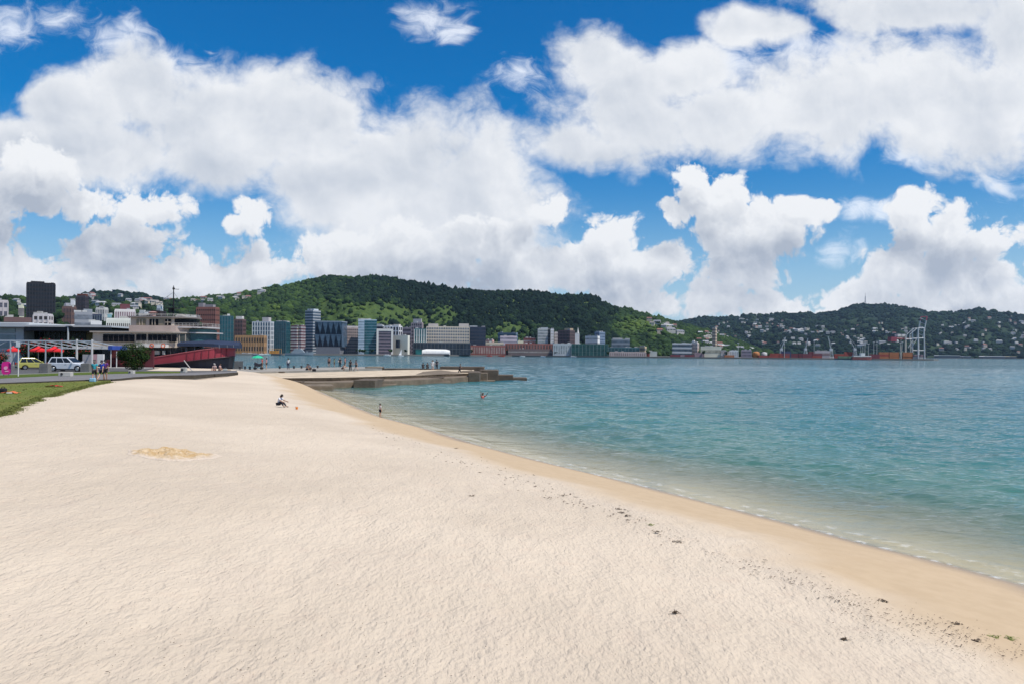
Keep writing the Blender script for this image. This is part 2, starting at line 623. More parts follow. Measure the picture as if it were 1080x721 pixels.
# high, feathery sheets
pufH = k.math('SUBTRACT', pufA, .60)
Dh = k.math('ADD', k.math('ADD', Bh, .07), k.math('ADD', k.math('MULTIPLY', c0(fb), 1.25), k.math('ADD', k.math('MULTIPLY', c0(fb2), .28), k.math('MULTIPLY', pufH, .55))))
Ah = k.smooth(Dh, .0, .62)
Dw = k.math('ADD', k.math('MULTIPLY', Bw, .9), k.math('ADD', k.math('MULTIPLY', c0(fb), 2.2), k.math('MULTIPLY', c0(fb2), 1.3)))
Aw = k.math('MULTIPLY', k.smooth(Dw, .0, 1.1), .75)
# low heaped clouds
nl = k.math('ADD', k.math('MULTIPLY', k.math('SUBTRACT', pufA, .60), 1.7), k.math('MULTIPLY', c0(fb), 1.1))
nlB = k.math('ADD', k.math('MULTIPLY', k.math('SUBTRACT', pufB, .60), 1.7), k.math('MULTIPLY', c0(fbB), 1.1))
Dl = k.math('ADD', Bl, nl)
Al = k.smooth(Dl, .36, .66)
# self shadowing: how much cloud lies towards the sun
bigd = k.math('SUBTRACT', Bl, Bl2)
shl = k.math('ADD', k.math('MULTIPLY', k.math('SUBTRACT', nl, nlB), .70), k.math('MULTIPLY', bigd, .55))
shl = k.math('ADD', .50, shl)
edge_l = k.smooth(Dl, .42, 1.1, .20, -.06)
shl = k.math('ADD', shl, edge_l)
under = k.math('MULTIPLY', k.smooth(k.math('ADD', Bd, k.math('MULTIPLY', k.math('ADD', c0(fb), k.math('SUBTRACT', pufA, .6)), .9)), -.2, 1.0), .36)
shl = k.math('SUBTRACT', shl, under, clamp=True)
shs = noise2(p1, 6.0, 3, .45)
shs2 = noise2(k.vmath('ADD', p1, (.018, .034, 0)), 6.0, 3, .45)
shh = k.math('ADD', k.math('MULTIPLY', k.math('SUBTRACT', fb, fbB), .9), k.math('ADD', k.math('MULTIPLY', k.math('SUBTRACT', pufA, pufB), .50), k.math('MULTIPLY', k.math('SUBTRACT', shs, shs2), 1.5)))
shh = k.math('ADD', .74, shh)
shh = k.math('ADD', shh, k.smooth(Dh, .1, 1.4, .14, -.16))
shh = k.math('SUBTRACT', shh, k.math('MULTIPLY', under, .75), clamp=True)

GREY, WHITE = (3.6, 4.0, 4.7), (7.5, 7.6, 7.75)
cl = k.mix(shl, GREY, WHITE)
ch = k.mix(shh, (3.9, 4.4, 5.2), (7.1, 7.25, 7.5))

# behind the viewer: a generic broken cloud deck projected on a plane
zz = k.math('MAXIMUM', sep.outputs[2], .06)
pl = k.n('ShaderNodeCombineXYZ', {0: k.math('DIVIDE', sep.outputs[0], zz), 1: k.math('DIVIDE', sep.outputs[1], zz), 2: 2.0}).outputs[0]
gn = k.noise(pl, .8, 7, .55).outputs[0]
Ag = k.math('MULTIPLY', k.smooth(gn, .50, .66), k.smooth(sep.outputs[2], .0, .12))
front = k.smooth(sep.outputs[1], .12, .35)
upf = k.smooth(pv, .5, .75, 1.0, 0.0)
front = k.math('MULTIPLY', front, upf)
back = k.math('SUBTRACT', 1.0, front)

hs = k.n('ShaderNodeHueSaturation', {'Saturation': 1.62, 'Value': .92, 'Hue': .505, 'Color': sky.outputs[0]}).outputs[0]
hs = k.mix(k.smooth(sep.outputs[2], -.02, .20, .75, 0.0), hs, (2.9, 4.7, 6.9))
c = k.mix(k.math('MULTIPLY', Ag, back), hs, (7.5, 7.7, 8.0))
c = k.mix(k.math('MULTIPLY', Aw, front), c, (8.4, 8.7, 9.2))
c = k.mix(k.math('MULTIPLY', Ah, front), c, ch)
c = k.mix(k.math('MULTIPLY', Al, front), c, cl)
bg = k.n('ShaderNodeBackground', {0: c, 1: .1})
k.n('ShaderNodeOutputWorld', {0: bg.outputs[0]})
world.cycles.sampling_method = 'MANUAL'
world.cycles.sample_map_resolution = 512

scene.view_settings.view_transform = 'Standard'
scene.view_settings.look = 'None'
scene.view_settings.exposure = 0.32
scene.view_settings.gamma = 1.0
scene.view_settings.use_curve_mapping = False
scene.render.engine = 'CYCLES'
cy = scene.cycles
cy.max_bounces = 6
cy.diffuse_bounces = 2
cy.glossy_bounces = 3
cy.transmission_bounces = 3
cy.transparent_max_bounces = 8
cy.volume_bounces = 0
cy.caustics_reflective = False
cy.caustics_refractive = False
cy.use_denoising = True
cy.sample_clamp_indirect = 4.0

# ------------------------------------------------------------------ shoreline and sand
wl = [(330, 410), (401, 439.5), (450, 452), (500, 468), (550, 481), (600, 493.5), (640, 503), (680, 513), (740, 529), (800, 544), (850, 557), (900, 571), (950, 583), (1000, 595), (1040, 606), (1080, 617)]
WLP = sorted([(G(a, b, .0).y, G(a, b, .0).x) for a, b in wl])
WLP = [(-60, 22), (-20, 15.5), (0, 11.8), (6, 11.0)] + WLP + [(112, -31), (140, -44)]


def shore_x(Y):
    return np.interp(Y, [p[0] for p in WLP], [p[1] for p in WLP])


def sand_z(X, Y):
    s = shore_x(Y) - X + .25 * (fbm(X * .15, Y * .15, 3) - .5)
    up = 1.86 * (1 - np.exp(-np.maximum(s, 0) / np.interp(Y, [40, 80, 92], [9.5, 7.0, 3.2])))
    q = np.clip((s - 13) / 9, 0, 1)
    up = up + (1.915 - up) * q * q * (3 - 2 * q)
    dn = np.maximum(.11 * np.minimum(s, 0), -3.2)
    return up + dn, s


NR, NC = 760, 560
Yr = -6 + (np.geomspace(1, 1.0 + 126 / 9.0, NR) - 1) * 9.0
uu = np.linspace(-1, 1, NC)
Ug = np.sign(uu) * np.abs(uu) ** 1.15
YY = np.repeat(Yr[:, None], NC, 1)
half = 9 + (YY + 6) * .62
cxr = -2 - (YY + 6) * .08
XX = cxr + Ug[None, :] * half
ZZ, SS = sand_z(XX, YY)
dry = np.clip((SS - 2.6) / 3.0, 0, 1)
dry = dry * dry * (3 - 2 * dry)
rel = (fbm(XX * 3.4 + .5 * YY, YY * 1.5 - .3 * XX, 3) - .5) * .052 + (fbm(XX * .45, YY * .45, 3) - .5) * .12
near = np.clip(1.3 - YY / 60, .25, 1)
ZZ = ZZ + rel * (0.05 + .95 * dry) * near
ZZ += .03 * np.exp(-((SS - 5.3 - 1.2 * (fbm(YY * .3, XX * 0, 3) - .5)) / .5) ** 2)     # small berm at the strand line
dry2 = np.clip((SS - 3.7 + 2.4 * (fbm(XX * .35, YY * .35, 4) - .5)) / 2.4, 0, 1)
wet = 1 - dry2 * dry2 * (3 - 2 * dry2)
V = np.stack([XX, YY, ZZ], -1).reshape(-1, 3)
ii = np.arange(NR * NC).reshape(NR, NC)
Fq = np.stack([ii[:-1, :-1], ii[:-1, 1:], ii[1:, 1:], ii[1:, :-1]], -1).reshape(-1, 4)

m_sand, nt = newmat('sand')
k = NT(nt)
pos = k.n('ShaderNodeNewGeometry').outputs['Position']
awet = k.n('ShaderNodeAttribute', attribute_name='wet').outputs['Fac']
asoak = k.n('ShaderNodeAttribute', attribute_name='soak').outputs['Fac']
n1 = k.noise(pos, .16, 4, .55).outputs[0]
n2 = k.noise(pos, 2.2, 5, .6).outputs[0]
n3 = k.noise(pos, 90.0, 3, .7).outputs[0]
n0 = k.noise(pos, .55, 4, .6, .6).outputs[0]
c = k.mix(k.smooth(n1, .3, .7), (.62, .52, .395), (.53, .44, .33))
c = k.mix(k.math('MULTIPLY', k.smooth(n0, .5, .7), .4), c, (.55, .455, .35))
c = k.mix(k.math('MULTIPLY', k.smooth(n2, .52, .75), .35), c, (.56, .43, .32))
c = k.mix(k.smooth(n3, .25, .75, .0, .5), c, k.mix(.5, c, (.42, .33, .25)))
spk = k.n('ShaderNodeTexVoronoi', {'Vector': pos, 'Scale': 11.0, 'Randomness': 1.0}, feature='F1')
spm = k.math('MULTIPLY', k.smooth(spk.outputs['Distance'], .02, .10, 1.0, 0.0), k.smooth(k.noise(pos, .5, 3, .6).outputs[0], .46, .62))
c = k.mix(k.math('MULTIPLY', spm, .75), c, (.12, .085, .06))
cw = k.mix(k.smooth(n2, .3, .7), (.48, .36, .228), (.445, .33, .205))
c = k.mix(awet, c, cw)
c = k.mix(asoak, c, (.33, .24, .15))
rgh = k.n('ShaderNodeMapRange', {0: asoak, 1: 0.0, 2: 1.0, 3: .95, 4: .28}).outputs[0]
# trampled relief: overlapping scuffs elongated across the beach, at three sizes
mp = k.n('ShaderNodeMapping', {0: pos, 2: (0, 0, math.radians(-16)), 3: (1.45, .70, 1)}).outputs[0]
h1 = k.noise(mp, 4.3, 2, .45, .2).outputs[0]
h2 = k.noise(mp, 12.0, 3, .55, .2).outputs[0]
h3 = k.noise(pos, 38.0, 3, .6).outputs[0]
hh = k.math('ADD', k.math('MULTIPLY', h1, .40), k.math('ADD', k.math('MULTIPLY', h2, .40), k.math('MULTIPLY', h3, .10)))
bst = k.n('ShaderNodeMapRange', {0: awet, 1: 0.0, 2: .8, 3: 1.0, 4: .10}).outputs[0]
bn = k.n('ShaderNodeBump', {'Height': hh, 'Strength': bst, 'Distance': .105}).outputs[0]
b = k.n('ShaderNodeBsdfPrincipled', {'Base Color': c, 'Roughness': rgh, 'Specular IOR Level': .25, 'Normal': bn})
k.n('ShaderNodeOutputMaterial', {0: b.outputs[0]})
soak = np.clip(1 - (SS - .15 + 1.0 * (fbm(XX * .5, YY * .5, 3) - .5)) / 1.0, 0, 1) * np.clip((SS + .5) / .45, 0, 1)
me = npmesh('sand', V, Fq, m_sand, True, {'wet': wet.ravel(), 'soak': soak.ravel()})
tag(link('sand', me), kind='structure')


def ground_z(x, y):
    z, s = sand_z(np.array([x]), np.array([y]))
    return float(z[0])


# ------------------------------------------------------------------ water
NWR, NWC = 900, 620
Yw = 6 + (np.geomspace(1, 1 + 420 / 12.0, NWR) - 1) * 12.0
uw = np.linspace(0, 1, NWC)
YYw = np.repeat(Yw[:, None], NWC, 1)
xl = shore_x(YYw) - 2.0
xl = np.where(YYw > 95, -34 - (YYw - 95) * .75, xl)
xr = 14 + YYw * .80
XXw = xl + (xr - xl) * uw[None, :] ** 1.25
Zs, Sw = sand_z(XXw, YYw)
depth = np.where(YYw < 125, np.maximum(0, -Zs), 3.2)
spc = np.gradient(Yw)[:, None] * np.ones_like(XXw)
Zw = np.zeros_like(XXw)
r2 = np.random.default_rng(11)
for q in range(42):
    lam = .55 * (9.5 / .55) ** r2.random()
    ang = math.radians(250 + r2.normal() * 34)
    kx, ky = math.cos(ang) * 2 * PI / lam, math.sin(ang) * 2 * PI / lam
    amp = .0056 * lam ** .72
    fade = np.clip(lam / (spc * 3.0) - .6, 0, 1)
    ph = r2.random() * 6.28
    s_ = np.sin(kx * XXw + ky * YYw + ph + 1.4 * fbm(XXw * .05 + q, YYw * .05, 2))
    Zw += amp * fade * (s_ + .25 * np.cos(2 * (kx * XXw + ky * YYw + ph)))
gust = .45 + 1.1 * fbm(XXw * .012 + 9, YYw * .02, 3)
Zw *= np.clip(depth / .7, .05, 1) * np.clip((430 - YYw) / 150, 0, 1) * gust
# small swash line at the edge
Zw += .018 * np.exp(-((depth - .10 - .06 * (fbm(YYw * .35, XXw * .1, 3) - .5)) / .035) ** 2) * np.clip(fbm(YYw * .22, YYw * 0 + 3, 2) * 2 - .5, 0, 1)
ddep = np.clip(depth + .0, 0, 3.2)
shal = np.minimum(shore_x(YYw) * 0 + (XXw - shore_x(YYw)), 200)     # metres off the beach
off = np.where(YYw < 125, np.maximum(0, shal), 60 + np.maximum(0, YYw - 125) * .6)
Vw = np.stack([XXw, YYw, Zw], -1).reshape(-1, 3)
iw = np.arange(NWR * NWC).reshape(NWR, NWC)
Fw = np.stack([iw[:-1, :-1], iw[:-1, 1:], iw[1:, 1:], iw[1:, :-1]], -1).reshape(-1, 4)
# open water around the finely meshed bay
nv = len(Vw)
x_l0, x_r0, x_l1, x_r1 = XXw[0, 0], XXw[0, -1], XXw[-1, 0], XXw[-1, -1]
y0, y1 = Yw[0], Yw[-1]
ext = np.array([(x_l0, y0, 0), (x_r0, y0, 0), (x_l1, y1, 0), (x_r1, y1, 0),
                (600, -300, 0), (9000, -300, 0), (9000, y1, 0), (9000, 9000, 0), (-9000, 9000, 0), (-9000, y1, 0), (12, -300, 0), (-400, y1, 0), (-400, 100, 0), (-38, 100, 0)])
fe = np.array([(0, 10, 4, 1), (1, 4, 5, 6), (1, 6, 3, 3), (2, 3, 8, 9), (3, 6, 7, 8)], dtype=int)
fe = np.array([(0, 10, 4, 1), (1, 4, 5, 6), (2, 3, 8, 9), (3, 6, 7, 8)]) + nv
ftri = None
Vw = np.concatenate([Vw, ext])
Fw = np.concatenate([Fw, fe, np.array([[nv + 1, nv + 6, nv + 3, iw[NWR // 2, -1]]])])
offall = np.concatenate([off.ravel(), np.full(len(ext), 300.0)])
offall[nv] = 0
offall[nv + 10] = 0
depall = np.concatenate([depth.ravel(), np.full(len(ext), 3.2)])
depall[nv] = 0

m_water, nt = newmat('sea_water')
k = NT(nt)
pos = k.n('ShaderNodeNewGeometry').outputs['Position']
ad = k.n('ShaderNodeAttribute', attribute_name='depth').outputs['Fac']
ao = k.n('ShaderNodeAttribute', attribute_name='offshore').outputs['Fac']
fac = k.math('SUBTRACT', 1.0, k.math('POWER', 2.718, k.math('MULTIPLY', ad, -.85)))
wobble = k.math('MULTIPLY', c0(k.noise(pos, .06, 3, .5).outputs[0]), 22.0) if False else k.math('MULTIPLY', k.math('SUBTRACT', k.noise(pos, .06, 3, .5).outputs[0], .5), 22.0)
ao2 = k.math('MAXIMUM', k.math('ADD', ao, wobble), 0.0)
ramp = k.n('ShaderNodeValToRGB', {0: k.math('DIVIDE', ao2, 150.0, clamp=True)})
els = ramp.color_ramp.elements
els[0].position, els[0].color = 0.0, (.17, .235, .165, 1)
els[1].position, els[1].color = 1.0, (.020, .108, .138, 1)
for ps, cc in ((.05, (.075, .225, .19, 1)), (.16, (.036, .148, .155, 1)), (.42, (.018, .118, .146, 1))):
    e = els.new(ps)
    e.color = cc
body = k.n('ShaderNodeBsdfDiffuse', {0: ramp.outputs[0]})
clear = k.n('ShaderNodeBsdfTransparent', {0: (.90, .975, .95, 1)})
inner = k.n('ShaderNodeMixShader', {0: fac, 1: clear.outputs[0], 2: body.outputs[0]})
mp = k.n('ShaderNodeMapping', {0: pos, 2: (0, 0, math.radians(-18)), 3: (.55, 1.0, 1)}).outputs[0]
b1 = k.noise(mp, 2.4, 5, .62, .4).outputs[0]
b2 = k.noise(mp, .55, 4, .6, .3).outputs[0]
gst = k.noise(k.n('ShaderNodeMapping', {0: pos, 3: (.35, 1.0, 1)}).outputs[0], .013, 4, .55).outputs[0]
bst = k.n('ShaderNodeMapRange', {0: gst, 1: .3, 2: .7, 3: .35, 4: 1.0}).outputs[0]
dfade = k.smooth(ad, .0, .7, .12, 1.0)
bst = k.math('MULTIPLY', bst, dfade)
nb = k.n('ShaderNodeBump', {'Height': k.math('ADD', k.math('MULTIPLY', b1, .35), b2), 'Strength': bst, 'Distance': .40}).outputs[0]
fre = k.n('ShaderNodeFresnel', {'IOR': 1.333, 'Normal': nb})
gl = k.n('ShaderNodeBsdfGlossy', {0: (1, 1, 1, 1), 'Roughness': .08, 'Normal': nb})
surf = k.n('ShaderNodeMixShader', {0: k.math('MULTIPLY', fre.outputs[0], .78), 1: inner.outputs[0], 2: gl.outputs[0]})
# foam at the very edge
fn = k.noise(pos, 2.6, 6, .7).outputs[0]
fband = k.math('ADD', k.smooth(ad, .012, .034, 1.0, 0.0), k.math('MULTIPLY', k.math('MULTIPLY', k.smooth(ad, .06, .085), k.smooth(ad, .09, .125, 1.0, 0.0)), .6), clamp=True)
fmask = k.math('MULTIPLY', fband, k.smooth(fn, .47, .62))
foam = k.n('ShaderNodeBsdfDiffuse', {0: (.8, .8, .78, 1)})
surf = k.n('ShaderNodeMixShader', {0: k.math('MULTIPLY', fmask, .42), 1: surf.outputs[0], 2: foam.outputs[0]})
k.n('ShaderNodeOutputMaterial', {0: surf.outputs[0]})
me = npmesh('water', Vw, Fw, m_water, True, {'depth': depall, 'offshore': offall})
tag(link('water', me), kind='structure')

# sea bed / base sheet to the horizon
mb = MB()
mb.box(-12000, 12000, -3000, 14000, -4.2, -4.0)
tag(mb.build('ground', M((.16, .17, .13), .9, .2, .05, name='sea_bed')), kind='structure')

# ------------------------------------------------------------------ hills
def forest_mat(name, c1, c2, c3, sc, rough=.95):
    m, nt = newmat(name)
    k = NT(nt)
    pos = k.n('ShaderNodeNewGeometry').outputs['Position']
    n1 = k.noise(pos, sc, 6, .6).outputs[0]
    n2 = k.noise(pos, sc * 5, 5, .65).outputs[0]
    cc = k.mix(k.smooth(n1, .38, .62), c1, c2)
    cc = k.mix(k.smooth(n2, .4, .7), cc, c3)
    bn = k.bump(k.noise(pos, .09, 5, .65).outputs[0], 1.0, 9.0)
    b = k.n('ShaderNodeBsdfPrincipled', {'Base Color': cc, 'Roughness': rough, 'Specular IOR Level': .1, 'Normal': bn})
    k.n('ShaderNodeOutputMaterial', {0: b.outputs[0]})
    return m


class Hill:
    """terrain sheet: a crest line at its own distance, a spur-and-gully front slope and a back slope"""
    def __init__(self, name, sky_pts, d_foot, d_crest, mat, nx=420, nt=90, spur=.18, freq=.03, prof=1.15, foot_z=1.5, seed=0, d_back=900):
        self.px0, self.px1 = sky_pts[0][0], sky_pts[-1][0]
        self.sky_pts, self.d0, self.d1 = sky_pts, d_foot, d_crest
        self.spur, self.freq, self.prof, self.fz, self.seed = spur, freq, prof, foot_z, seed
        px = np.linspace(self.px0, self.px1, nx)
        t = np.linspace(0, 1, nt)
        PX, T = np.meshgrid(px, t)
        X, Y, Z = self.at(PX, T)
        tb = np.linspace(0, 1, 14)[1:]
        Xb = X[-1][None, :] * (1 + tb[:, None] * d_back / d_crest)
        Yb = Y[-1][None, :] * (1 + tb[:, None] * d_back / d_crest)
        Zb = Z[-1][None, :] * (1 - tb[:, None] ** 1.3) - 5 * tb[:, None]
        A = np.stack([np.concatenate([X, Xb]), np.concatenate([Y, Yb]), np.concatenate([Z, Zb])], -1)
        n0, n1 = A.shape[:2]
        I = np.arange(n0 * n1).reshape(n0, n1)
        Fh = np.stack([I[:-1, :-1], I[:-1, 1:], I[1:, 1:], I[1:, :-1]], -1).reshape(-1, 4)
        me = npmesh(name, A.reshape(-1, 3), Fh, mat, True)
        tag(link(name, me), kind='structure')

    def at(self, PX, T):
        PX, T = np.asarray(PX, float), np.asarray(T, float)
        ysk = lerp_pts(self.sky_pts, PX)
        cr = self.d1 * (1 + .05 * (fbm(PX * .02 + self.seed, PX * 0 + 2.2, 3) - .5))
        d = self.d0 + (cr - self.d0) * T
        u, v = PX - 540.0, HY - ysk
        zc = CAM_H + (u * _s + v * _c) / F * cr
        x = (u * _c - v * _s) / F * d
        base = np.power(T, self.prof)
        sp = (fbm(PX * self.freq + self.seed, T * 2.2 + self.seed, 5, .5) - .5) * self.spur * 2
        z = self.fz + (zc - self.fz) * np.clip(base + sp * np.sin(np.pi * np.clip(T, 0, 1)) ** .8, 0, 1.0)
        return x, d, z


m_mid = forest_mat('hill_grass', (.060, .098, .024), (.090, .132, .034), (.045, .08, .022), .010)
m_far = forest_mat('far_hill_ground', (.018, .036, .020), (.034, .056, .024), (.015, .030, .018), .004)
m_town = forest_mat('town_hill_ground', (.035, .06, .02), (.06, .09, .03), (.03, .05, .02), .012)

sky_mid = [(150, 326), (185, 318), (205, 316), (230, 313.5), (250, 312), (270, 308), (290, 303.5), (300, 303), (318, 299), (335, 295), (350, 292.5), (362, 294), (378, 294.5), (398, 293.5), (415, 296), (430, 298), (450, 302),
           (465, 303.5), (480, 307), (500, 308.5), (520, 310), (545, 309.5), (560, 308.5), (575, 311), (590, 313.5), (603, 314.5), (615, 313.5), (626, 314), (634, 320), (645, 325), (655, 328), (663, 327), (672, 331), (685, 334), (700, 338), (715, 342), (730, 346), (745, 350), (765, 357), (790, 366), (815, 374)]
hill_mid = Hill('hills', sky_mid, 1260, 2050, m_mid, 520, 110, .16, .030, 1.05, seed=4)
sky_far = [(640, 356), (690, 346), (715, 341), (726, 338.5), (738, 336.5), (748, 335), (757, 336.5), (768, 335.5), (780, 334.5), (800, 332.5), (812, 332.5), (825, 331.5), (836, 332), (850, 331), (862, 332), (873, 331), (884, 328), (895, 325.5), (905, 323),
           (914, 322.3), (926, 322.5), (945, 323.5), (953, 325), (962, 327), (976, 329), (990, 330.3), (1003, 330), (1012, 329), (1024, 327.5), (1033, 326.2), (1044, 327.8), (1054, 330), (1064, 331), (1080, 334), (1110, 337), (1180, 348), (1260, 360)]
hill_far = Hill('hills', sky_far, 2750, 4600, m_far, 520, 100, .16, .028, 1.0, seed=9, d_back=1800)
sky_town = [(-160, 322), (-60, 318), (0, 316), (14, 313.5), (24, 317), (45, 317), (62, 316.5), (80, 320), (95, 322), (110, 320), (130, 322), (150, 322), (170, 320), (200, 321), (235, 326), (270, 345)]
hill_town = Hill('hills', sky_town, 900, 1350, m_town, 260, 60, .12, .04, 1.0, seed=14, d_back=500)
sky_dark = [(40, 330), (70, 317), (85, 313), (93, 311.5), (104, 310), (115, 310), (124, 308.6), (131, 309.5), (140, 311), (150, 311.8), (160, 314), (170, 317), (182, 321), (205, 326), (240, 335)]
hill_dark = Hill('hills', sky_dark, 2300, 3000, m_far, 200, 50, .1, .04, 1.0, seed=21)

# ------------------------------------------------------------------ forest canopy (stuff): thousands of separate lumpy crowns in one object
bm_ = bmesh.new()
bmesh.ops.create_icosphere(bm_, subdivisions=1, radius=1.0)
ICO_V = np.array([v.co[:] for v in bm_.verts])
ICO_F = np.array([[v.index for v in f.verts] for f in bm_.faces])
bm_.free()


def canopy_mat(name):
    m, nt = newmat(name)
    k = NT(nt)
    a = k.n('ShaderNodeAttribute', attribute_name='tint').outputs['Fac']
    pos = k.n('ShaderNodeNewGeometry').outputs['Position']
    r = k.n('ShaderNodeValToRGB', {0: a})
    e = r.color_ramp.elements
    e[0].position, e[0].color = 0, (.006, .016, .011, 1)
    e[1].position, e[1].color = 1, (.100, .150, .028, 1)
    for ps, cc in ((.3, (.014, .031, .015, 1)), (.55, (.031, .060, .018, 1)), (.8, (.062, .106, .024, 1))):
        e.new(ps).color = cc
    n2 = k.noise(pos, .35, 4, .7).outputs[0]
    cc = k.n('ShaderNodeHueSaturation', {'Value': k.n('ShaderNodeMapRange', {0: n2, 1: .25, 2: .75, 3: .68, 4: 1.28}).outputs[0], 'Color': r.outputs[0]}).outputs[0]
    bn = k.bump(n2, 1.0, 3.0)
    b = k.n('ShaderNodeBsdfPrincipled', {'Base Color': cc, 'Roughness': .95, 'Specular IOR Level': .1, 'Normal': bn})
    k.n('ShaderNodeOutputMaterial', {0: b.outputs[0]})
    return m


m_canopy = canopy_mat('tree_canopy')


def canopy(hill, n, size, density, tint, label, slim_dark=None, tmax=1.0):
    r = np.random.default_rng(int(hill.d1) + n)
    PX = r.uniform(hill.px0 + 2, hill.px1 - 2, n * 3)
    T = r.random(n * 3) ** .8 * tmax
    keep = r.random(n * 3) < density(PX, T)
    PX, T = PX[keep][:n], T[keep][:n]
    # extra ranks along the crest give the serrated skyline
    pc = r.uniform(hill.px0 + 2, hill.px1 - 2, n // 8)
    kc = r.random(n // 8) < density(pc, np.full(n // 8, .99))
    PX, T = np.concatenate([PX, pc[kc]]), np.concatenate([T, np.full(kc.sum(), 1.0) - r.random(kc.sum()) * .02])
    x, y, z = hill.at(PX, T)
    m = len(PX)
    pn = slim_dark(PX, T) if slim_dark is not None else np.zeros(m)
    pn = (r.random(m) < pn)
    s = size * np.minimum(r.lognormal(0, .30, m), 1.7)
    sx = np.where(pn, s * .72, s)
    sz = np.where(pn, s * .95, s * .78) * r.uniform(.8, 1.2, m)
    jit = 1 + r.normal(0, .20, (m, len(ICO_V), 1))
    V = ICO_V[None] * jit
    V = V * np.stack([sx, sx, sz], -1)[:, None, :]
    V += np.stack([x, y, z + sz * .42], -1)[:, None, :]
    Fc = ICO_F[None] + (np.arange(m) * len(ICO_V))[:, None, None]
    tv = np.clip(tint(PX, T) + r.normal(0, .10, m) - .22 * pn, 0, 1)
    me = npmesh('forest', V.reshape(-1, 3), Fc.reshape(-1, 3), m_canopy, False, {'tint': np.repeat(tv, len(ICO_V))})
    return tag(link('forest', me), label, 'forest', kind='stuff')


def in_ell(PX, Y, *els):
    d = np.zeros_like(PX)
    for cx, cy, rx, ry in els:
        d = np.maximum(d, np.clip(1.6 - 1.6 * np.sqrt(((PX - cx) / rx) ** 2 + ((Y - cy) / ry) ** 2), 0, 1))
    return d


def row_of(hill, PX, T):
    x, y, z = hill.at(PX, T)
    # photo row at which that point of the slope shows (used only to place the clearings of the real hill)
    return HY - ((z - CAM_H) / y * F * _c - x / y * F * _s)


def clear_mid(PX, T):
    Y = row_of(hill_mid, PX, T)
    n = fbm(PX * .09 + 3, Y * .12, 3) - .5
    return np.clip(in_ell(PX, Y, (400, 332, 46, 18), (355, 330, 30, 16), (435, 338, 30, 16), (468, 333, 24, 16), (540, 352, 34, 16), (325, 345, 25, 14), (672, 344, 36, 12), (290, 325, 12, 8), (700, 350, 30, 8)) + n * .7, 0, 1)


canopy(hill_mid, 15000, 5.2, lambda a, t: 1 - .86 * (clear_mid(a, t) > .45),
       lambda a, t: .36 - .27 * np.clip((a - 380) / 70, 0, 1) * np.clip((655 - a) / 30, 0, 1) * (row_of(hill_mid, a, t) < 347 + 22 * fbm(a * .05, a * 0, 2)) + .42 * clear_mid(a, t) + .10 * np.clip((360 - a) / 60, 0, 1) + .5 * (fbm(a * .06, t * 9, 3) - .5) + .08,  # tint drops over the upper slope along the ridge's middle stretch
       'darker and lighter trees covering the long ridge behind the city', slim_dark=lambda a, t: .75 * np.clip((a - 330) / 60, 0, 1) * np.clip((660 - a) / 30, 0, 1))
canopy(hill_far, 8000, 10, lambda a, t: .35 + .65 * (fbm(a * .05, t * 6, 3) > .47), lambda a, t: .14 + .5 * (fbm(a * .03 + 5, t * 4, 3) - .5), 'dark scrub and bush over the hill that carries the tall mast', tmax=.97)
canopy(hill_town, 2500, 5, lambda a, t: .9 + 0 * a, lambda a, t: .45 + .5 * (fbm(a * .08, t * 7, 3) - .5), 'green town belt trees on the slope behind the black tower')
canopy(hill_dark, 1500, 9, lambda a, t: .9 + 0 * a, lambda a, t: .15 + 0 * a, 'dark bush on the hill above the pale rooftops', tmax=.98)

# ------------------------------------------------------------------ air
mb = MB()
mb.box(-6500, 6500, -700, 7600, -5.2, 700)
m_air, nt = newmat('air')
k = NT(nt)
pvn = k.n('ShaderNodeVolumePrincipled', {'Color': (.50, .72, 1.0, 1), 'Density': .000027, 'Anisotropy': .2})
nt.links.new(pvn.outputs[0], k.n('ShaderNodeOutputMaterial').inputs['Volume'])
hz = mb.build('haze', m_air)
tag(hz, kind='stuff')
# ------------------------------------------------------------------ city land across the bay
shore_d = [(-300, 420), (195, 430), (205, 700), (248, 830), (300, 880), (400, 930), (540, 1040), (640, 1000), (760, 985), (880, 990), (920, 960), (985, 958)]


def sd_(px):
    return float(lerp_pts(shore_d, px))


def flat_pt(px, d):
    """plan position under a photo column at distance d"""
    u, v = px - 540.0, 0.0
    zz = (u * _s) / F
    return ((u * _c + 0.0) / F * d, d)


land_poly = [flat_pt(a, b) for a, b in shore_d] + [flat_pt(990, 975), flat_pt(975, 1060), flat_pt(900, 1300), flat_pt(890, 2700), flat_pt(1000, 2660), flat_pt(1090, 2640), flat_pt(1300, 2640), flat_pt(1300, 3300), flat_pt(-300, 3300)]
bm = bmesh.new()
vs = [bm.verts.new((x, y, 1.8)) for x, y in land_poly]
f = bm.faces.new(vs)
r_ = bmesh.ops.extrude_face_region(bm, geom=[f])
for v in r_['geom']:
    if isinstance(v, bmesh.types.BMVert):
        v.co.z = -1.5
bmesh.ops.recalc_face_normals(bm, faces=bm.faces)
bmesh.ops.triangulate(bm, faces=[q for q in bm.faces if len(q.verts) > 4])
me = bpy.data.meshes.new('city_ground')
bm.to_mesh(me)
bm.free()
me.materials.append(M((.13, .125, .115), .9, .3, .02, name='wharf_concrete'))
tag(link('city_ground', me), kind='structure')

GLASS_TEAL = (.008, .060, .075)
GLASS_DK = (.012, .018, .028)
GLASS_BLUE = (.035, .075, .12)
WHT = (.62, .60, .56)
CREAM = (.50, .44, .33)


def glassm(c, rough=.18):
    c = tuple(v * 1.1 + .006 for v in c)
    return M(c, rough, .55, .22, 0, 0, .35, name='window_glass')  # patchy tone in the glass colour imitates uneven reflections


BN = {}


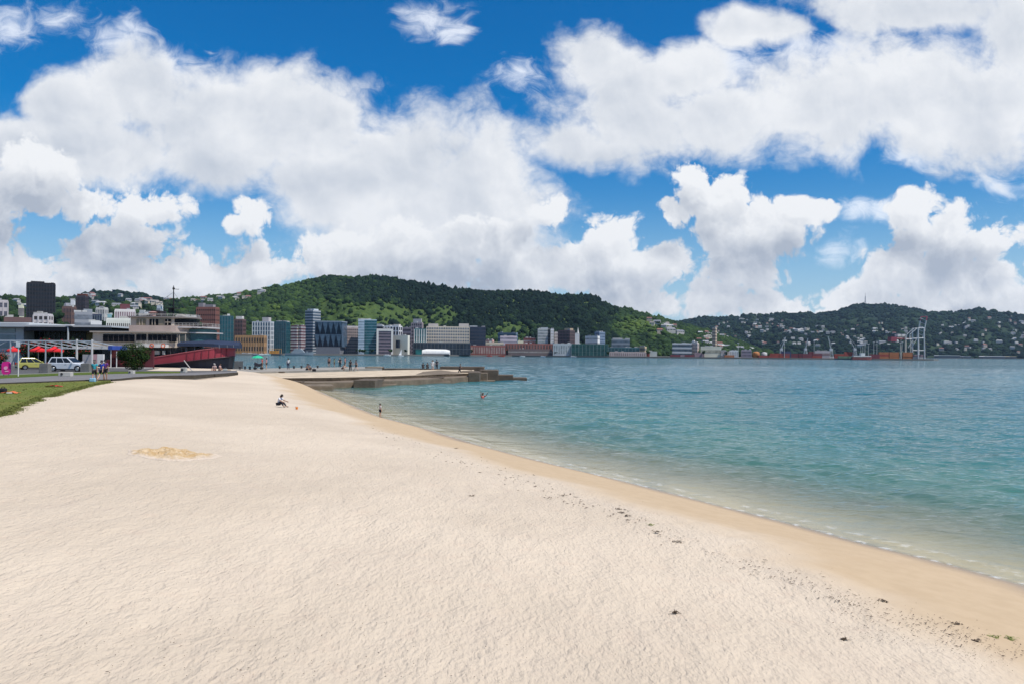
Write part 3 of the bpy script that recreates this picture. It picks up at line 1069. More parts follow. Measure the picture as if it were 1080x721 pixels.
def building(name, label, px0, px1, ytop, d, wall, kind='band', n=8, m=6, glass=GLASS_DK, split=.25, turn=26, plant=None, plantcol=None, roofcol=None, depth=None, duty=.52, base=1.8, fin=None, cat='building', group=None, frame=None):
    """office block at its own distance: footprint, storeys, glazing bands, facade piers, roof slab and plant"""
    bear = math.atan2((px0 + px1) / 2 - 540, F)
    W = (px1 - px0) * d / F * math.cos(bear)
    t = math.radians(turn)
    if split > 0.01:
        w = (1 - split) * W / math.cos(t)
        dp = split * W / math.sin(t)
    else:
        w, dp, t = W, (depth or W * .6), 0
    # the facade plane is square to the line of sight before turning
    top = P((px0 + px1) / 2, ytop, d).z
    H = top - base
    cx = ((px0 + px1) / 2 - 540) / F * d
    root = thing(name, label, cat, (cx, d, base), -t - bear, group)      # positive turn shows its western end
    # local frame: front edge along x from -? so that the silhouette is centred
    x0, x1 = -w / 2, w / 2
    y0_, y1_ = -dp / 2, dp / 2
    wall = tuple(min(.72, v * 1.38 + .014) for v in wall)
    fin = tuple(min(.72, v * 1.2 + .01) for v in fin) if fin else None
    wm = M(wall, .8, .16, .05, name='facade')
    mb = MB().box(x0, x1, y0_, y1_, 0, H)
    mb.box(x0, x1, y0_, y0_ + .4, H, H + .9).box(x0, x1, y1_ - .4, y1_, H, H + .9).box(x0, x0 + .4, y0_ + .4, y1_ - .4, H, H + .9).box(x1 - .4, x1, y0_ + .4, y1_ - .4, H, H + .9)
    mb.build('wall', wm, root)
    MB().box(x0 + .4, x1 - .4, y0_ + .4, y1_ - .4, H, H + .3).build('roof', M(roofcol or (.22, .22, .21), .9, .2, .1, name='roof_membrane'), root)
    gm = glassm(glass)
    st = H / n
    if kind in ('band', 'grid', 'curtain', 'pier'):
        du = {'curtain': .86, 'band': duty, 'grid': duty, 'pier': .72}[kind]
        for q in range(n):
            z0 = st * q + st * (1 - du) * .6
            z1 = z0 + st * du
            MB().box(x0 - .12, x1 + .12, y0_ - .12, y1_ + .12, z0, z1).build('window_band', gm, root)
    if kind in ('grid', 'pier'):
        fb_ = MB()
        pw = w / m * (.30 if kind == 'grid' else .36)
        for q in range(m + 1):
            xx = x0 + w * q / m
            fb_.box(max(x0 - .3, xx - pw / 2), min(x1 + .3, xx + pw / 2), y0_ - .34, y0_ + .05, 0, H)
        mm = max(2, int(m * dp / w))
        for q in range(mm + 1):
            yy = y0_ + dp * q / mm
            a, b_ = max(y0_ - .28, yy - pw / 2), min(y1_ + .28, yy + pw / 2)
            fb_.box(x0 - .34, x0 + .05, a, b_, 0, H - .02)
            fb_.box(x1 - .05, x1 + .34, a, b_, 0, H - .02)
        fb_.build('facade_frame', M(fin or wall, .75, .12, .05, name='facade'), root)
    if kind == 'curtain':
        mu = MB()
        for q in range(m + 1):
            xx = x0 + w * q / m
            mu.box(xx - .10, xx + .10, y0_ - .22, y0_ - .10, 0, H)
        mu.build('mullion_frame', M(fin or (.2, .25, .27), .5, .1, .1, name='mullion'), root)
    if frame:
        fr = MB().box(x0 - .5, x0 + w * .1, y0_ - .5, y0_ + .2, 0, H + .6).box(x1 - w * .1, x1 + .5, y0_ - .5, y0_ + .2, 0, H + .6).box(x0 + w * .1, x1 - w * .1, y0_ - .5, y0_ + .2, H - st * .55, H + .6)
        fr.build('facade_surround', M(frame, .75, .08, .05, name='surround'), root)
    rv = random.Random(int(px0 * 7 + ytop))
    for q in range(rv.randint(2, 4)):
        vx, vy, vw = rv.uniform(x0 * .8, x1 * .8), rv.uniform(y0_ * .7, y1_ * .4), rv.uniform(.8, 2.2)
        MB().box(vx - vw, vx + vw, vy - 1, vy + 1, H + .31, H + rv.uniform(1.2, 2.6)).build('roof_vent', M(rv.choice([(.5, .5, .48), (.3, .3, .31), (.42, .4, .37)]), .7), root)
    for (f0, f1, hh) in (plant or []):
        MB().box(x0 + w * f0, x0 + w * f1, y0_ + dp * .2, y1_ - dp * .2, H + .3, H + hh).build('roof_plant', M(plantcol or (.42, .41, .39), .8, .15, .2, name='plant_room'), root)
    return root


def B(name, label, px0, px1, ytop, back, wall, **kw):
    return building(name, label, px0, px1, ytop, sd_((px0 + px1) / 2) + back, wall, **kw)


# --- the far shore, from the marina side towards the port
B('office_block', 'dark teal glass block behind the tug bow, darker in its lower half', 231, 246, 334, 90, (.012, .05, .06), kind='curtain', n=9, m=5, glass=GLASS_TEAL, split=0, plant=[(.55, .75, 3)], plantcol=WHT)
B('office_block', 'brick red tower with cluttered roof plant rising behind the tug wheelhouse', 207, 231, 325, 60, (.155, .062, .045), kind='grid', n=9, m=9, glass=(.03, .02, .02), split=.18, duty=.3, plant=[(.05, .3, 5), (.4, .85, 3.5)], plantcol=(.25, .23, .24))
B('office_block', 'brown office block with white roof cap beside dark teal block', 247, 259, 337.5, 140, (.10, .055, .05), kind='grid', n=8, m=5, glass=(.025, .02, .022), split=.3, plant=[(.1, .85, 4.5)], plantcol=(.62, .58, .54))
B('hall', 'long low ochre brick hall with grey hipped roof behind the marina', 248, 281, 354.5, 25, (.30, .17, .075), kind='grid', n=2, m=11, glass=(.07, .05, .035), split=.08, roofcol=(.2, .2, .2), duty=.5)
B('office_block', 'pale grey block with white columns over ochre hall', 266, 289.5, 340, 120, (.30, .33, .36), kind='pier', n=7, m=7, glass=GLASS_BLUE, fin=WHT, split=.2, plant=[(.5, .85, 6)], plantcol=(.5, .46, .45))
B('office_block', 'square teal glass block with white top corner', 289, 306, 340, 60, (.01, .06, .07), kind='curtain', n=8, m=6, glass=(.008, .055, .07), split=.28, plant=[(.86, 1.0, 1.5)], plantcol=WHT)
B('apartment_block', 'maroon apartment tower with white balcony stripes, beside square teal block', 306.5, 314, 344, 60, (.10, .05, .06), kind='band', n=9, glass=(.45, .43, .42), split=.15, duty=.42)
B('apartment_block', 'maroon apartment tower with white balcony stripes, beside the tall striped tower', 314.5, 322, 344, 66, (.10, .05, .06), kind='band', n=9, glass=(.40, .38, .40), split=.6, duty=.42)
B('tower', 'tallest waterfront tower, white bands on one face under dark glass crown', 321.5, 338, 328.5, 110, (.27, .28, .29), kind='band', n=15, glass=(.05, .075, .10), split=.5, duty=.6, turn=40, plant=[(.1, .9, 3)], plantcol=(.5, .55, .58))

# faceted glass building with a diamond lattice
d_ = sd_(345) + 35
px0, px1, yt = 331, 360, 339.5
x0, x1 = (px0 - 540) / F * d_, (px1 - 540) / F * d_
H_ = P(345, yt, d_).z - 1.8
z0_ = 8.0
root = thing('office_block', 'blue glass office with big dark triangular facets across its front', 'building', ((x0 + x1) / 2, d_, 1.8), math.radians(-3))
w_ = x1 - x0
MB().box(-w_ / 2, w_ / 2, 2.5, 26, z0_, H_).build('wall', glassm((.06, .10, .15)), root)
lt, dk = MB(), MB()
nc, nr = 5, 2
cw, rh = w_ / nc, (H_ - z0_) / nr
for r in range(nr):
    for c in range(nc + 1):
        offx = 0 if r == 1 else cw / 2
        xa = -w_ / 2 + c * cw - offx
        zb = z0_ + r * rh
        tri = [(xa, zb), (xa + cw, zb), (xa + cw / 2, zb + rh)]
        cl = [(min(max(x, -w_ / 2), w_ / 2), z) for x, z in tri]
        dk.add([(cl[0][0], 2.3, cl[0][1]), (cl[1][0], 2.3, cl[1][1]), (cl[2][0], .2, cl[2][1]), ((cl[0][0] + cl[1][0]) / 2, 2.0, zb)], [(0, 1, 2)])
        up = [(xa + cw / 2, zb + rh), (xa + cw * 1.5, zb + rh), (xa + cw, zb)]
        cu = [(min(max(x, -w_ / 2), w_ / 2), z) for x, z in up]
        lt.add([(cu[0][0], .2, cu[0][1]), (cu[1][0], .2, cu[1][1]), (cu[2][0], 2.3, cu[2][1])], [(0, 2, 1)])
lt.build('glass_facet', glassm((.10, .15, .20), .25), root)
dk.build('glass_facet', glassm((.008, .016, .03), .2), root)
MB().box(-w_ / 2 - .3, w_ / 2 + .3, .1, 26.2, H_ + .02, H_ + 1.2).build('roof', M((.25, .3, .34)), root)
MB().box(-w_ / 2 + 2, w_ / 2 - 2, 1, 25, 0, z0_ - .05).build('podium', M((.16, .17, .19)), root)

B('office_block', 'pinkish grey gridded office with pale roof band', 360.5, 377.5, 346.5, 70, (.32, .26, .24), kind='grid', n=9, m=8, glass=(.10, .09, .10), split=0, plant=[(.15, 1.0, 3.2)], plantcol=(.55, .52, .5))
B('tower', 'teal glass tower with pale grey blank end wall', 378, 397, 338, 45, (.27, .34, .38), kind='curtain', n=12, m=7, glass=(.012, .075, .095), split=0, fin=(.05, .12, .14), plant=[(.1, .7, 2)])
r0 = bpy.data.objects[col.objects[-1].name]
B('tower', 'slim pale blue grey slab joined to the teal glass tower', 377.6, 384, 338.4, 30, (.27, .33, .38), kind='band', n=12, glass=(.20, .26, .31), split=0, depth=14)
B('office_block', 'purple grey office inside a thick white frame', 397.5, 414, 347.5, 30, (.14, .11, .13), kind='band', n=8, glass=(.05, .045, .06), split=0, frame=WHT)
B('office_block', 'white block with dark vertical slots behind the cream gallery', 405, 424, 344.5, 120, WHT, kind='pier', n=6, m=5, glass=GLASS_DK, split=.2, plant=[(.1, .4, 2), (.6, .95, 3)], plantcol=(.6, .57, .52))
B('office_block', 'low white roofed block between teal tower and white frame', 396.5, 405, 343.5, 150, (.36, .36, .35), kind='band', n=6, glass=GLASS_DK, split=.2)
B('gallery', 'cream masonry building with one tall dark window', 414.5, 432, 354.5, 22, (.48, .46, .38), kind='none', split=.12, n=4)
g0 = col.objects[-1].parent or col.objects[-1]
d_ = sd_(423) + 22
MB().box(-1.4, 2.6, -12.5, -8.5, 7.5, 17).build('window', glassm(GLASS_DK), [o for o in col.objects if o.get('label') == 'cream masonry building with one tall dark window'][0])
B('office_block', 'mauve grey block behind the cream masonry building', 424, 437, 346, 150, (.26, .21, .22), kind='band', n=6, glass=(.10, .08, .09), split=.1)
B('office_block', 'grey tower with arched white penthouse', 433.5, 446, 341, 110, (.27, .22, .22), kind='grid', n=9, m=5, glass=(.08, .07, .08), split=.1, plant=[(.15, .9, 6)], plantcol=(.45, .42, .42))
B('office_block', 'teal glass front with white pilasters beside the big hotel', 437, 449.5, 347.5, 45, (.03, .10, .11), kind='pier', n=4, m=5, glass=(.015, .065, .075), split=0, fin=(.45, .46, .44))
B('hotel', 'broad beige hotel with many gridded windows and two white roof boxes', 450, 494.5, 345.5, 50, (.40, .345, .27), kind='grid', n=9, m=18, glass=(.10, .125, .155), split=0, plant=[(.04, .27, 4.5), (.76, .99, 5)], plantcol=(.52, .46, .41), duty=.6)
B('podium_building', 'long dark glazed podium with white roof edge in front of the hotel', 436, 496, 362, 20, (.04, .05, .06), kind='curtain', n=2, m=16, glass=GLASS_DK, split=0, depth=22, plant=[(.0, 1.0, 1.0)], plantcol=(.55, .5, .45), fin=(.15, .15, .15))
B('office_block', 'navy glass box with white rooftop unit next to the hotel', 494.5, 512, 345.5, 60, (.012, .018, .035), kind='band', n=8, glass=(.018, .028, .05), split=0, plant=[(.02, .5, 2.2)], plantcol=(.5, .52, .55))
B('warehouse', 'long red brick wharf warehouse with pale window bays', 494, 533, 365, 18, (.20, .065, .05), kind='pier', n=1, m=15, glass=(.30, .22, .19), split=0, depth=14, roofcol=(.25, .2, .18), fin=(.17, .05, .04))
B('warehouse', 'beige flat roofed range above the red brick warehouse', 496, 531, 361.5, 60, (.42, .37, .28), kind='band', n=2, glass=(.3, .27, .22), split=0, depth=16)
B('cottage', 'small pinkish gabled house over the red brick warehouse', 512, 521, 359, 75, (.45, .26, .22), kind='band', n=2, glass=(.2, .13, .12), split=.2)
B('office_block', 'lilac white banded block above the brick warehouses', 527.5, 545, 355, 70, (.42, .37, .40), kind='band', n=5, glass=(.24, .22, .26), split=0, depth=20, duty=.4)
B('office_block', 'blue grey glass storey behind the lilac banded block', 525, 546, 351.5, 110, (.09, .13, .17), kind='band', n=5, glass=(.05, .09, .12), split=.1)
B('warehouse', 'brick market hall with rust red roof', 533, 584, 363, 30, (.17, .06, .045), kind='pier', n=2, m=17, glass=(.10, .06, .055), split=0, depth=22, roofcol=(.22, .07, .045), fin=(.22, .08, .06))
B('warehouse', 'dark wharf shed with pale awning ahead of the market hall', 536, 582, 368.5, 14, (.10, .075, .07), kind='band', n=1, glass=(.25, .22, .2), split=0, depth=9, duty=.25)
B('cottage', 'pale lemon gable end among the brick roofs', 546, 552, 360, 55, (.5, .47, .33), kind='none', split=0, n=1)
B('office_block', 'terracotta roofed terrace with white dormer', 552, 565, 357, 80, (.28, .09, .065), kind='band', n=3, glass=(.4, .33, .3), split=.1, duty=.3, plant=[(.65, .95, 1.5)], plantcol=WHT)
B('tower', 'grey and white tower split by one dark stripe', 567, 577.5, 347.5, 70, (.34, .36, .35), kind='band', n=9, glass=(.24, .27, .27), split=0, depth=20, fin=WHT, plant=[(.3, 1.0, 2.6)], plantcol=(.4, .42, .45))
B('tower', 'dark slot block set between two pale slabs', 577.3, 580.6, 347.8, 74, (.03, .04, .05), kind='band', n=9, glass=GLASS_DK, split=0, depth=18)
B('tower', 'bright white slab tower beside the dark slot', 580.5, 584, 348, 70, WHT, kind='band', n=9, glass=(.5, .5, .46), split=0, depth=20, duty=.3)
B('tower', 'brown block with bronze windows and sandy roof house', 588.5, 606, 349, 60, (.085, .055, .055), kind='grid', n=8, m=8, glass=(.04, .032, .035), split=.3, plant=[(.45, .95, 3.5)], plantcol=(.40, .30, .2))
B('office_block', 'thin pale slab on the flank of the brown block', 584.6, 588.6, 351, 80, (.40, .37, .36), kind='band', n=7, glass=(.3, .26, .26), split=0, depth=12)
B('church', 'white spired building behind the brown block', 605.5, 611, 353, 90, WHT, kind='none', split=0, depth=9, n=3)
sp = [o for o in col.objects if o.get('label') == 'white spired building behind the brown block'][0]
hh_ = P(608, 353, sd_(608) + 90).z - 1.8
MB().lathe([(1.7, hh_ + .9), (1.2, hh_ + 4), (.12, hh_ + 10)], 1.5, 0, 8).build('spire', M(WHT), sp)
B('shed', 'pale grey corrugated shed in front of teal glass offices', 583.5, 603.5, 363, 20, (.34, .36, .36), kind='pier', n=1, m=8, glass=(.27, .3, .3), split=0, depth=18, fin=(.38, .4, .4))
B('office_block', 'green glass office with pale mullions on the wharf', 603, 641, 363.5, 28, (.02, .07, .06), kind='curtain', n=3, m=10, glass=(.01, .055, .05), split=0, depth=26, fin=(.3, .38, .36))
B('office_block', 'blank white block over the green glass office', 617, 632.5, 355, 90, (.55, .53, .49), kind='band', n=4, glass=(.36, .36, .35), split=.15, duty=.3)
B('tower', 'slim slate blue tower beside the blank white block', 627, 638, 350.8, 110, (.12, .16, .22), kind='band', n=8, glass=(.08, .12, .18), split=.55, turn=40, plant=[(.0, .8, 2)], plantcol=(.4, .43, .46))
B('office_block', 'grey stepped office with white roof plant', 645, 664, 358.5, 60, (.15, .17, .19), kind='band', n=4, glass=(.07, .095, .12), split=0, depth=25, plant=[(.05, .6, 2.5), (.75, 1, 2.2)], plantcol=(.45, .45, .44))
B('office_block', 'low teal glazed podium under the grey stepped office', 641, 674, 367, 40, (.03, .09, .10), kind='curtain', n=2, m=9, glass=(.015, .06, .07), split=0, depth=25, fin=(.2, .28, .3))
B('shed', 'long pinkish ferry shed with rows of doors', 643, 681, 371.5, 12, (.36, .27, .24), kind='pier', n=1, m=17, glass=(.25, .18, .17), split=0, depth=12, fin=(.42, .35, .32))
B('shed', 'tan shed with flat roof behind pinkish ferry shed', 672, 682, 366, 60, (.36, .28, .17), kind='band', n=2, glass=(.2, .17, .13), split=.2)
B('office_block', 'long ribbon windowed office with white spandrels at the port gate', 709, 729.5, 362.5, 45, (.42, .42, .41), kind='band', n=3, glass=(.06, .08, .10), split=0, depth=14, duty=.55)
B('silo_building', 'knobbly cream plant building with white tanks', 729, 737, 362, 45, (.42, .36, .32), kind='grid', n=4, m=4, glass=(.25, .2, .2), split=.2, plant=[(.1, .4, 4), (.6, .9, 2)], plantcol=(.6, .57, .55))
B('shed', 'large cream shed with shallow roof and dark base', 739, 760.5, 366, 30, (.52, .47, .36), kind='band', n=1, glass=(.38, .34, .25), split=0, depth=26, duty=.3)
B('tower', 'thin tan tower block standing over the cream shed', 751, 756, 346.5, 260, (.38, .30, .22), kind='band', n=9, glass=(.22, .17, .13), split=.3)
B('shed', 'white panelled shed next to the port oil tank', 769.5, 778.5, 370, 18, (.56, .54, .49), kind='pier', n=1, m=5, glass=(.42, .4, .38), split=0, depth=12)
B('office_block', 'mauve port office with small square windows', 782, 792.5, 369.5, 18, (.30, .24, .26), kind='grid', n=2, m=8, glass=(.12, .1, .12), split=0, depth=10)
B('shed', 'small grey port shed with pale door by the mauve office', 760.5, 769, 371, 15, (.33, .27, .25), kind='band', n=1, glass=(.45, .4, .36), split=0, depth=9)
B('shed', 'white roofed transit shed between crane bases', 859.5, 875, 370.5, 24, (.50, .40, .36), kind='band', n=1, glass=(.3, .2, .18), split=0, depth=14, duty=.4, roofcol=(.6, .58, .55))
B('shed', 'low grey shed with pitched roof among the port cabins', 684, 693, 371, 15, (.36, .36, .32), kind='none', n=1, split=0, depth=9)
B('shed', 'long white wharf shed on the distant shore', 1040, 1059, 375.2, 0, (.56, .55, .53), kind='none', n=1, split=0, depth=40, base=1.8) if False else None


def far_shed(px0, px1, yt, colr, label):
    d = 2665
    x0, x1 = (px0 - 540) / F * d, (px1 - 540) / F * d
    H = P((px0 + px1) / 2, yt, d).z - 1.8
    root = thing('wharf_shed', label, 'shed', ((x0 + x1) / 2, d, 1.8))
    w = x1 - x0
    MB().box(-w / 2, w / 2, 0, 30, 0, H * .75).build('wall', M((.12, .13, .15), .9), root)
    MB().profile([(-w / 2 - 1, H * .76), (w / 2 + 1, H * .76), (w / 2 - 2, H), (-w / 2 + 2, H)], -1.5, 31).build('roof', M(colr, .7), root)


far_shed(990, 1013, 374.2, (.34, .36, .35), 'long grey roofed wharf shed on the distant shore beyond the cranes')
far_shed(1016, 1024, 375.2, (.30, .33, .36), 'short blue grey roofed shed on the distant shore')
far_shed(1038, 1060, 375.0, (.60, .60, .58), 'bright white roofed wharf shed on the distant shore')
far_shed(1064, 1072, 375.2, (.42, .38, .26), 'tan roofed shed on the distant shore past the bright white roof')

# --- towers and low blocks behind the pavilion and the tug
def LB(*a, **kw):
    return building(*a, **kw)


LB('tower', 'black gridded office tower standing over the pavilion roof', 28, 57.5, 300.5, 640, (.002, .003, .007), kind='grid', n=17, m=10, glass=(.006, .008, .014), split=0, depth=26, plant=[(.14, .62, 2.2), (.85, .95, 1.6)], plantcol=(.015, .016, .022), roofcol=(.02, .02, .025), fin=(.013, .015, .022))
LB('apartment_block', 'white apartment block with stacked dark balconies at the foot of black tower', 35, 55.5, 332.5, 520, (.46, .43, .42), kind='grid', n=6, m=3, glass=(.035, .03, .03), split=.24, turn=24, duty=.5)
LB('office_block', 'pale grey concrete block at the picture edge by dark trees', -12, 8, 318, 600, (.34, .31, .31), kind='grid', n=6, m=4, glass=(.07, .07, .09), split=0, depth=14)
LB('warehouse', 'long maroon brick range before the black tower', 4, 33, 336.5, 500, (.10, .055, .052), kind='band', n=3, glass=(.05, .03, .03), split=0, depth=14, roofcol=(.2, .2, .2), duty=.3)
LB('office_block', 'brown brick block with arched corner and small dome', 65.5, 80, 324.5, 600, (.125, .075, .062), kind='grid', n=7, m=6, glass=(.045, .04, .055), split=.35, turn=30, plant=[(.1, .3, 3)], plantcol=(.3, .3, .33))
LB('tower', 'dark tower with a rust red crown above brown brick block', 80, 93, 313, 700, (.035, .03, .038), kind='grid', n=11, m=6, glass=(.018, .02, .03), split=.3, turn=28, plant=[(.0, 1.0, 2.4)], plantcol=(.14, .045, .03))
LB('office_block', 'mid grey ribboned office under the rust crowned tower', 78.5, 97, 331, 520, (.22, .23, .25), kind='band', n=5, glass=(.14, .155, .18), split=.0, depth=16, duty=.55, plant=[(.5, 1.0, 3)], plantcol=(.25, .27, .3))
LB('office_block', 'narrow dark blue glazed block beside ribboned office', 97, 107, 333, 540, (.03, .04, .07), kind='curtain', n=6, m=4, glass=(.02, .03, .055), split=0, depth=12)
LB('apartment_block', 'white terrace with lit balconies below dark blue block', 95.5, 107, 340.5, 480, (.50, .49, .48), kind='band', n=3, glass=(.2, .21, .23), split=0, depth=10)
LB('office_block', 'pale stone block with dark window columns and green trim', 101, 113.5, 325.5, 650, (.42, .41, .38), kind='grid', n=6, m=5, glass=(.14, .15, .17), split=.3, turn=28)
LB('hall', 'long white colonnaded building with tall slit windows behind the tug', 112.5, 141, 337.5, 520, (.55, .52, .46), kind='pier', n=1, m=14, glass=(.07, .06, .055), split=0, depth=14)
LB('hall', 'ornate white building with a plum coloured hipped roof', 121, 142, 328, 600, (.52, .48, .46), kind='pier', n=3, m=9, glass=(.2, .13, .15), split=0, depth=16, plant=[(.25, .75, 5)], plantcol=(.15, .05, .06))
LB('office_block', 'small turquoise fronted building by the colonnaded one', 113, 117.5, 333, 560, (.16, .30, .32), kind='band', n=4, glass=(.08, .15, .17), split=0, depth=8)
LB('apartment_block', 'white stepped flats over the tug wheelhouse roof', 146, 157, 331, 560, (.58, .56, .53), kind='band', n=3, glass=(.3, .3, .3), split=.2)
LB('office_block', 'pale blue white tower stub behind the tug funnel', 165, 171.5, 324, 620, (.50, .53, .53), kind='band', n=7, glass=(.35, .38, .40), split=.45, turn=35)
LB('office_block', 'off-white flats between the tug mast and brick red tower', 185, 207, 335, 560, (.50, .47, .42), kind='band', n=3, glass=(.25, .22, .2), split=0, depth=12)
LB('house', 'white villa on the slope above the brown brick block', 74, 79, 317, 900, (.6, .58, .54), kind='band', n=2, glass=(.2, .18, .17), split=.2, base=6)
LB('house', 'yellowish villa among the trees near the black tower', 19, 25, 322, 860, (.55, .50, .36), kind='band', n=3, glass=(.2, .18, .17), split=.2)

# --- hillside houses
def house_meshes():
    out = []
    for wcol, rcol, w, dpt, h in (((.44, .42, .39), (.25, .25, .26), 13, 9, 6.0), ((.50, .48, .46), (.42, .42, .41), 16, 9, 5.0), ((.38, .33, .28), (.22, .10, .08), 12, 9, 6.5), ((.42, .40, .38), (.20, .21, .23), 18, 10, 5.5), ((.56, .50, .40), (.24, .22, .2), 11, 8, 8)):
        mb = MB()
        mb.box(-w / 2, w / 2, -dpt / 2, dpt / 2, -5, h)
        mb.cur = 1
        mb.add([(-w / 2 - .5, -dpt / 2 - .5, h - .1), (w / 2 + .5, -dpt / 2 - .5, h - .1), (w / 2 + .5, dpt / 2 + .5, h - .1), (-w / 2 - .5, dpt / 2 + .5, h - .1), (-w / 2 + 1, 0, h + 3.2), (w / 2 - 1, 0, h + 3.2)],
               [(0, 1, 5, 4), (2, 3, 4, 5), (1, 2, 5), (3, 0, 4), (0, 3, 2, 1)])
        mb.cur = 2
        nwin = max(2, int(w / 4))
        for q in range(nwin):
            xx = -w / 2 + w * (q + .5) / nwin
            mb.box(xx - .8, xx + .8, -dpt / 2 - .06, -dpt / 2 + .02, h - 3.0, h - 1.4)
        out.append(mb.mesh('house', [M(wcol, .8, .1, .2, name='weatherboard'), M(rcol, .7, .15, .2, name='roof_iron'), glassm((.04, .045, .05))]))
    return out


HM = house_meshes()
rh = random.Random(5)


def houses(hill, n, rows, lab, grp, sc=(1, 1.5), names='house', weights=None):
    """rows: photo ellipses (cx, cy, rx, ry) telling which part of the real slope is built up"""
    k = tries = 0
    while k < n and tries < n * 400:
        tries += 1
        a = rh.uniform(hill.px0 + 2, hill.px1 - 2)
        t = rh.random()
        if a > 1085 or a < -10:
            continue
        yy = float(row_of(hill, np.array([a]), np.array([t]))[0])
        if not any(((a - e[0]) / e[2]) ** 2 + ((yy - e[1]) / e[3]) ** 2 < 1 for e in rows):
            continue
        if float(fbm(np.array([a * .06 + 40]), np.array([yy * .22]), 3)[0]) < .5 and rh.random() < .85:
            continue
        x, y, z = hill.at(np.array([a]), np.array([t]))
        o = link(names, rh.choice(HM), None, (float(x[0]), float(y[0]) - 6, float(z[0]) + 6.5 * (hill.d1 > 2500) + 3.0))
        o.rotation_euler.z = rh.uniform(-.5, .5)
        s = rh.uniform(*sc)
        o.scale = (s * rh.uniform(.9, 1.5), s, s * .9)
        tag(o, lab, 'house', grp)
        k += 1


houses(hill_far, 215, [(800, 350, 55, 12), (860, 355, 70, 14), (930, 353, 50, 10), (1040, 351, 60, 14), (1010, 346, 30, 5), (1060, 368, 40, 7), (1020, 366, 40, 8), (780, 362, 40, 9), (900, 362, 50, 8), (1075, 345, 20, 10)],
       'pale house among dark trees on the far hillside beyond the port', 'houses scattered over the far hillside', (.5, 1.05))
houses(hill_mid, 34, [(715, 346, 35, 8), (745, 353, 25, 9), (760, 360, 25, 8), (690, 336, 12, 4), (772, 366, 25, 6), (697, 368, 20, 5)], 'pale house on the descending end of the long wooded ridge', 'houses on the end of the wooded ridge', (.6, 1.0))
houses(hill_mid, 16, [(243, 315, 22, 3.0), (262, 313, 16, 3), (215, 319, 14, 3), (275, 309, 10, 3)], 'white house near the crest above the brick red tower', 'houses on the crest above the brick red tower', (.6, .9))
houses(hill_town, 14, [(20, 324, 18, 6), (70, 322, 10, 4), (110, 325, 16, 4), (150, 325, 20, 4)], 'light coloured house in the town belt trees behind the black tower', 'houses in the town belt trees', (.6, .8))
houses(hill_dark, 22, [(110, 317, 25, 3.0), (150, 319, 22, 3), (172, 320, 10, 2.5)], 'tiny white house under the dark hill crest', 'houses under the dark hill', (.9, 1.4))

# TV mast on the far crest
xm, ym, zm = hill_far.at(np.array([912.5]), np.array([1.0]))
mh = P(912.5, 308.5, float(ym[0])).z - float(zm[0])
root = thing('transmission_mast', 'thin grey lattice mast standing alone on the far hill crest', 'mast', (float(xm[0]), float(ym[0]), float(zm[0]) - 2))
mbm = MB()
for q in range(3):
    a = q * 2 * PI / 3
    mbm.tube([(4.2 * math.cos(a), 4.2 * math.sin(a), 0), (1.4 * math.cos(a), 1.4 * math.sin(a), mh * .72)], .8, 5)
for q in range(12):
    zz_ = mh * .72 * q / 12
    rr_ = 4.2 - 2.8 * q / 12
    pts = [(rr_ * math.cos(a), rr_ * math.sin(a), zz_) for a in (0, 2.094, 4.189, 6.283)]
    mbm.tube(pts, .45, 4)
mbm.build('lattice', M((.22, .23, .26), .6, name='steel'), root)
MB().tube([(0, 0, mh * .70), (0, 0, mh)], [1.1, .5], 6).build('aerial', M((.3, .24, .24), .6), root)
MB().box(-9, 9, -4, 4, 0, 9).build('equipment_hut', M((.3, .3, .3)), root)
# ------------------------------------------------------------------ boats and port gear across the bay
def loft_hull(mb, L, Bm, z0, zb, zs, bow=.35, n=14, transom=.8):
    """boat hull along x: stern at -L/2, bow at +L/2; zs = sheer height at stern, middle, bow"""
    st = []
    for i in range(n + 1):
        t = i / n
        x = -L / 2 + L * t
        w = Bm / 2 * (transom + (1 - transom) * min(1, t / .3)) if t < .3 else Bm / 2
        if t > 1 - bow:
            q = (t - (1 - bow)) / bow
            w = Bm / 2 * max(.02, (1 - q ** 2.2))
        zt = np.interp(t, (0, .5, 1), zs)
        st.append((x, w, zt))
    vs, fs = [], []
    for i, (x, w, zt) in enumerate(st):
        t = i / n
        r_ = L * .05 * max(0, (t - .7) / .3)
        vs += [(x - r_, -w * .55, z0), (x - r_ * .4, -w * .93, zb), (x, -w, zt), (x, w, zt), (x - r_ * .4, w * .93, zb), (x - r_, w * .55, z0)]
    m = 6
    for i in range(n):
        for k_ in range(5):
            fs.append((i * m + k_, (i + 1) * m + k_, (i + 1) * m + k_ + 1, i * m + k_ + 1))
    fs.append(tuple(range(m)))
    fs.append(tuple(n * m + k_ for k_ in range(m - 1, -1, -1)))
    return mb.add(vs, fs)


def at_water(px, d):
    return ((px - 540) / F * d, d, 0.0)


def launch(label, px, d, L, hullc, cabc, group=None, yaw=0.0, name='motor_boat', cat='boat', mast=0):
    r = thing(name, label, cat, at_water(px, d), yaw, group)
    loft_hull(MB(), L, L * .3, -.4, .3, (L * .10, L * .10, L * .15)).build('hull', M(hullc, .4), r)
    c1, c0_ = L * .18, -L * .32
    mb = MB().profile([(c0_, L * .08), (c1 + L * .08, L * .10), (c1, L * .21), (c0_ + L * .05, L * .23)], -L * .10, L * .10)
    mb.build('cabin', M(cabc, .5), r)
    MB().box(c0_ + L * .07, c1 + L * .005, -L * .104, L * .104, L * .145, L * .19).build('window', glassm(GLASS_DK), r)
    if mast:
        MB().tube([(0, 0, L * .2), (0, 0, mast)], .09, 5).build('mast', M((.5, .5, .5)), r)
    return r


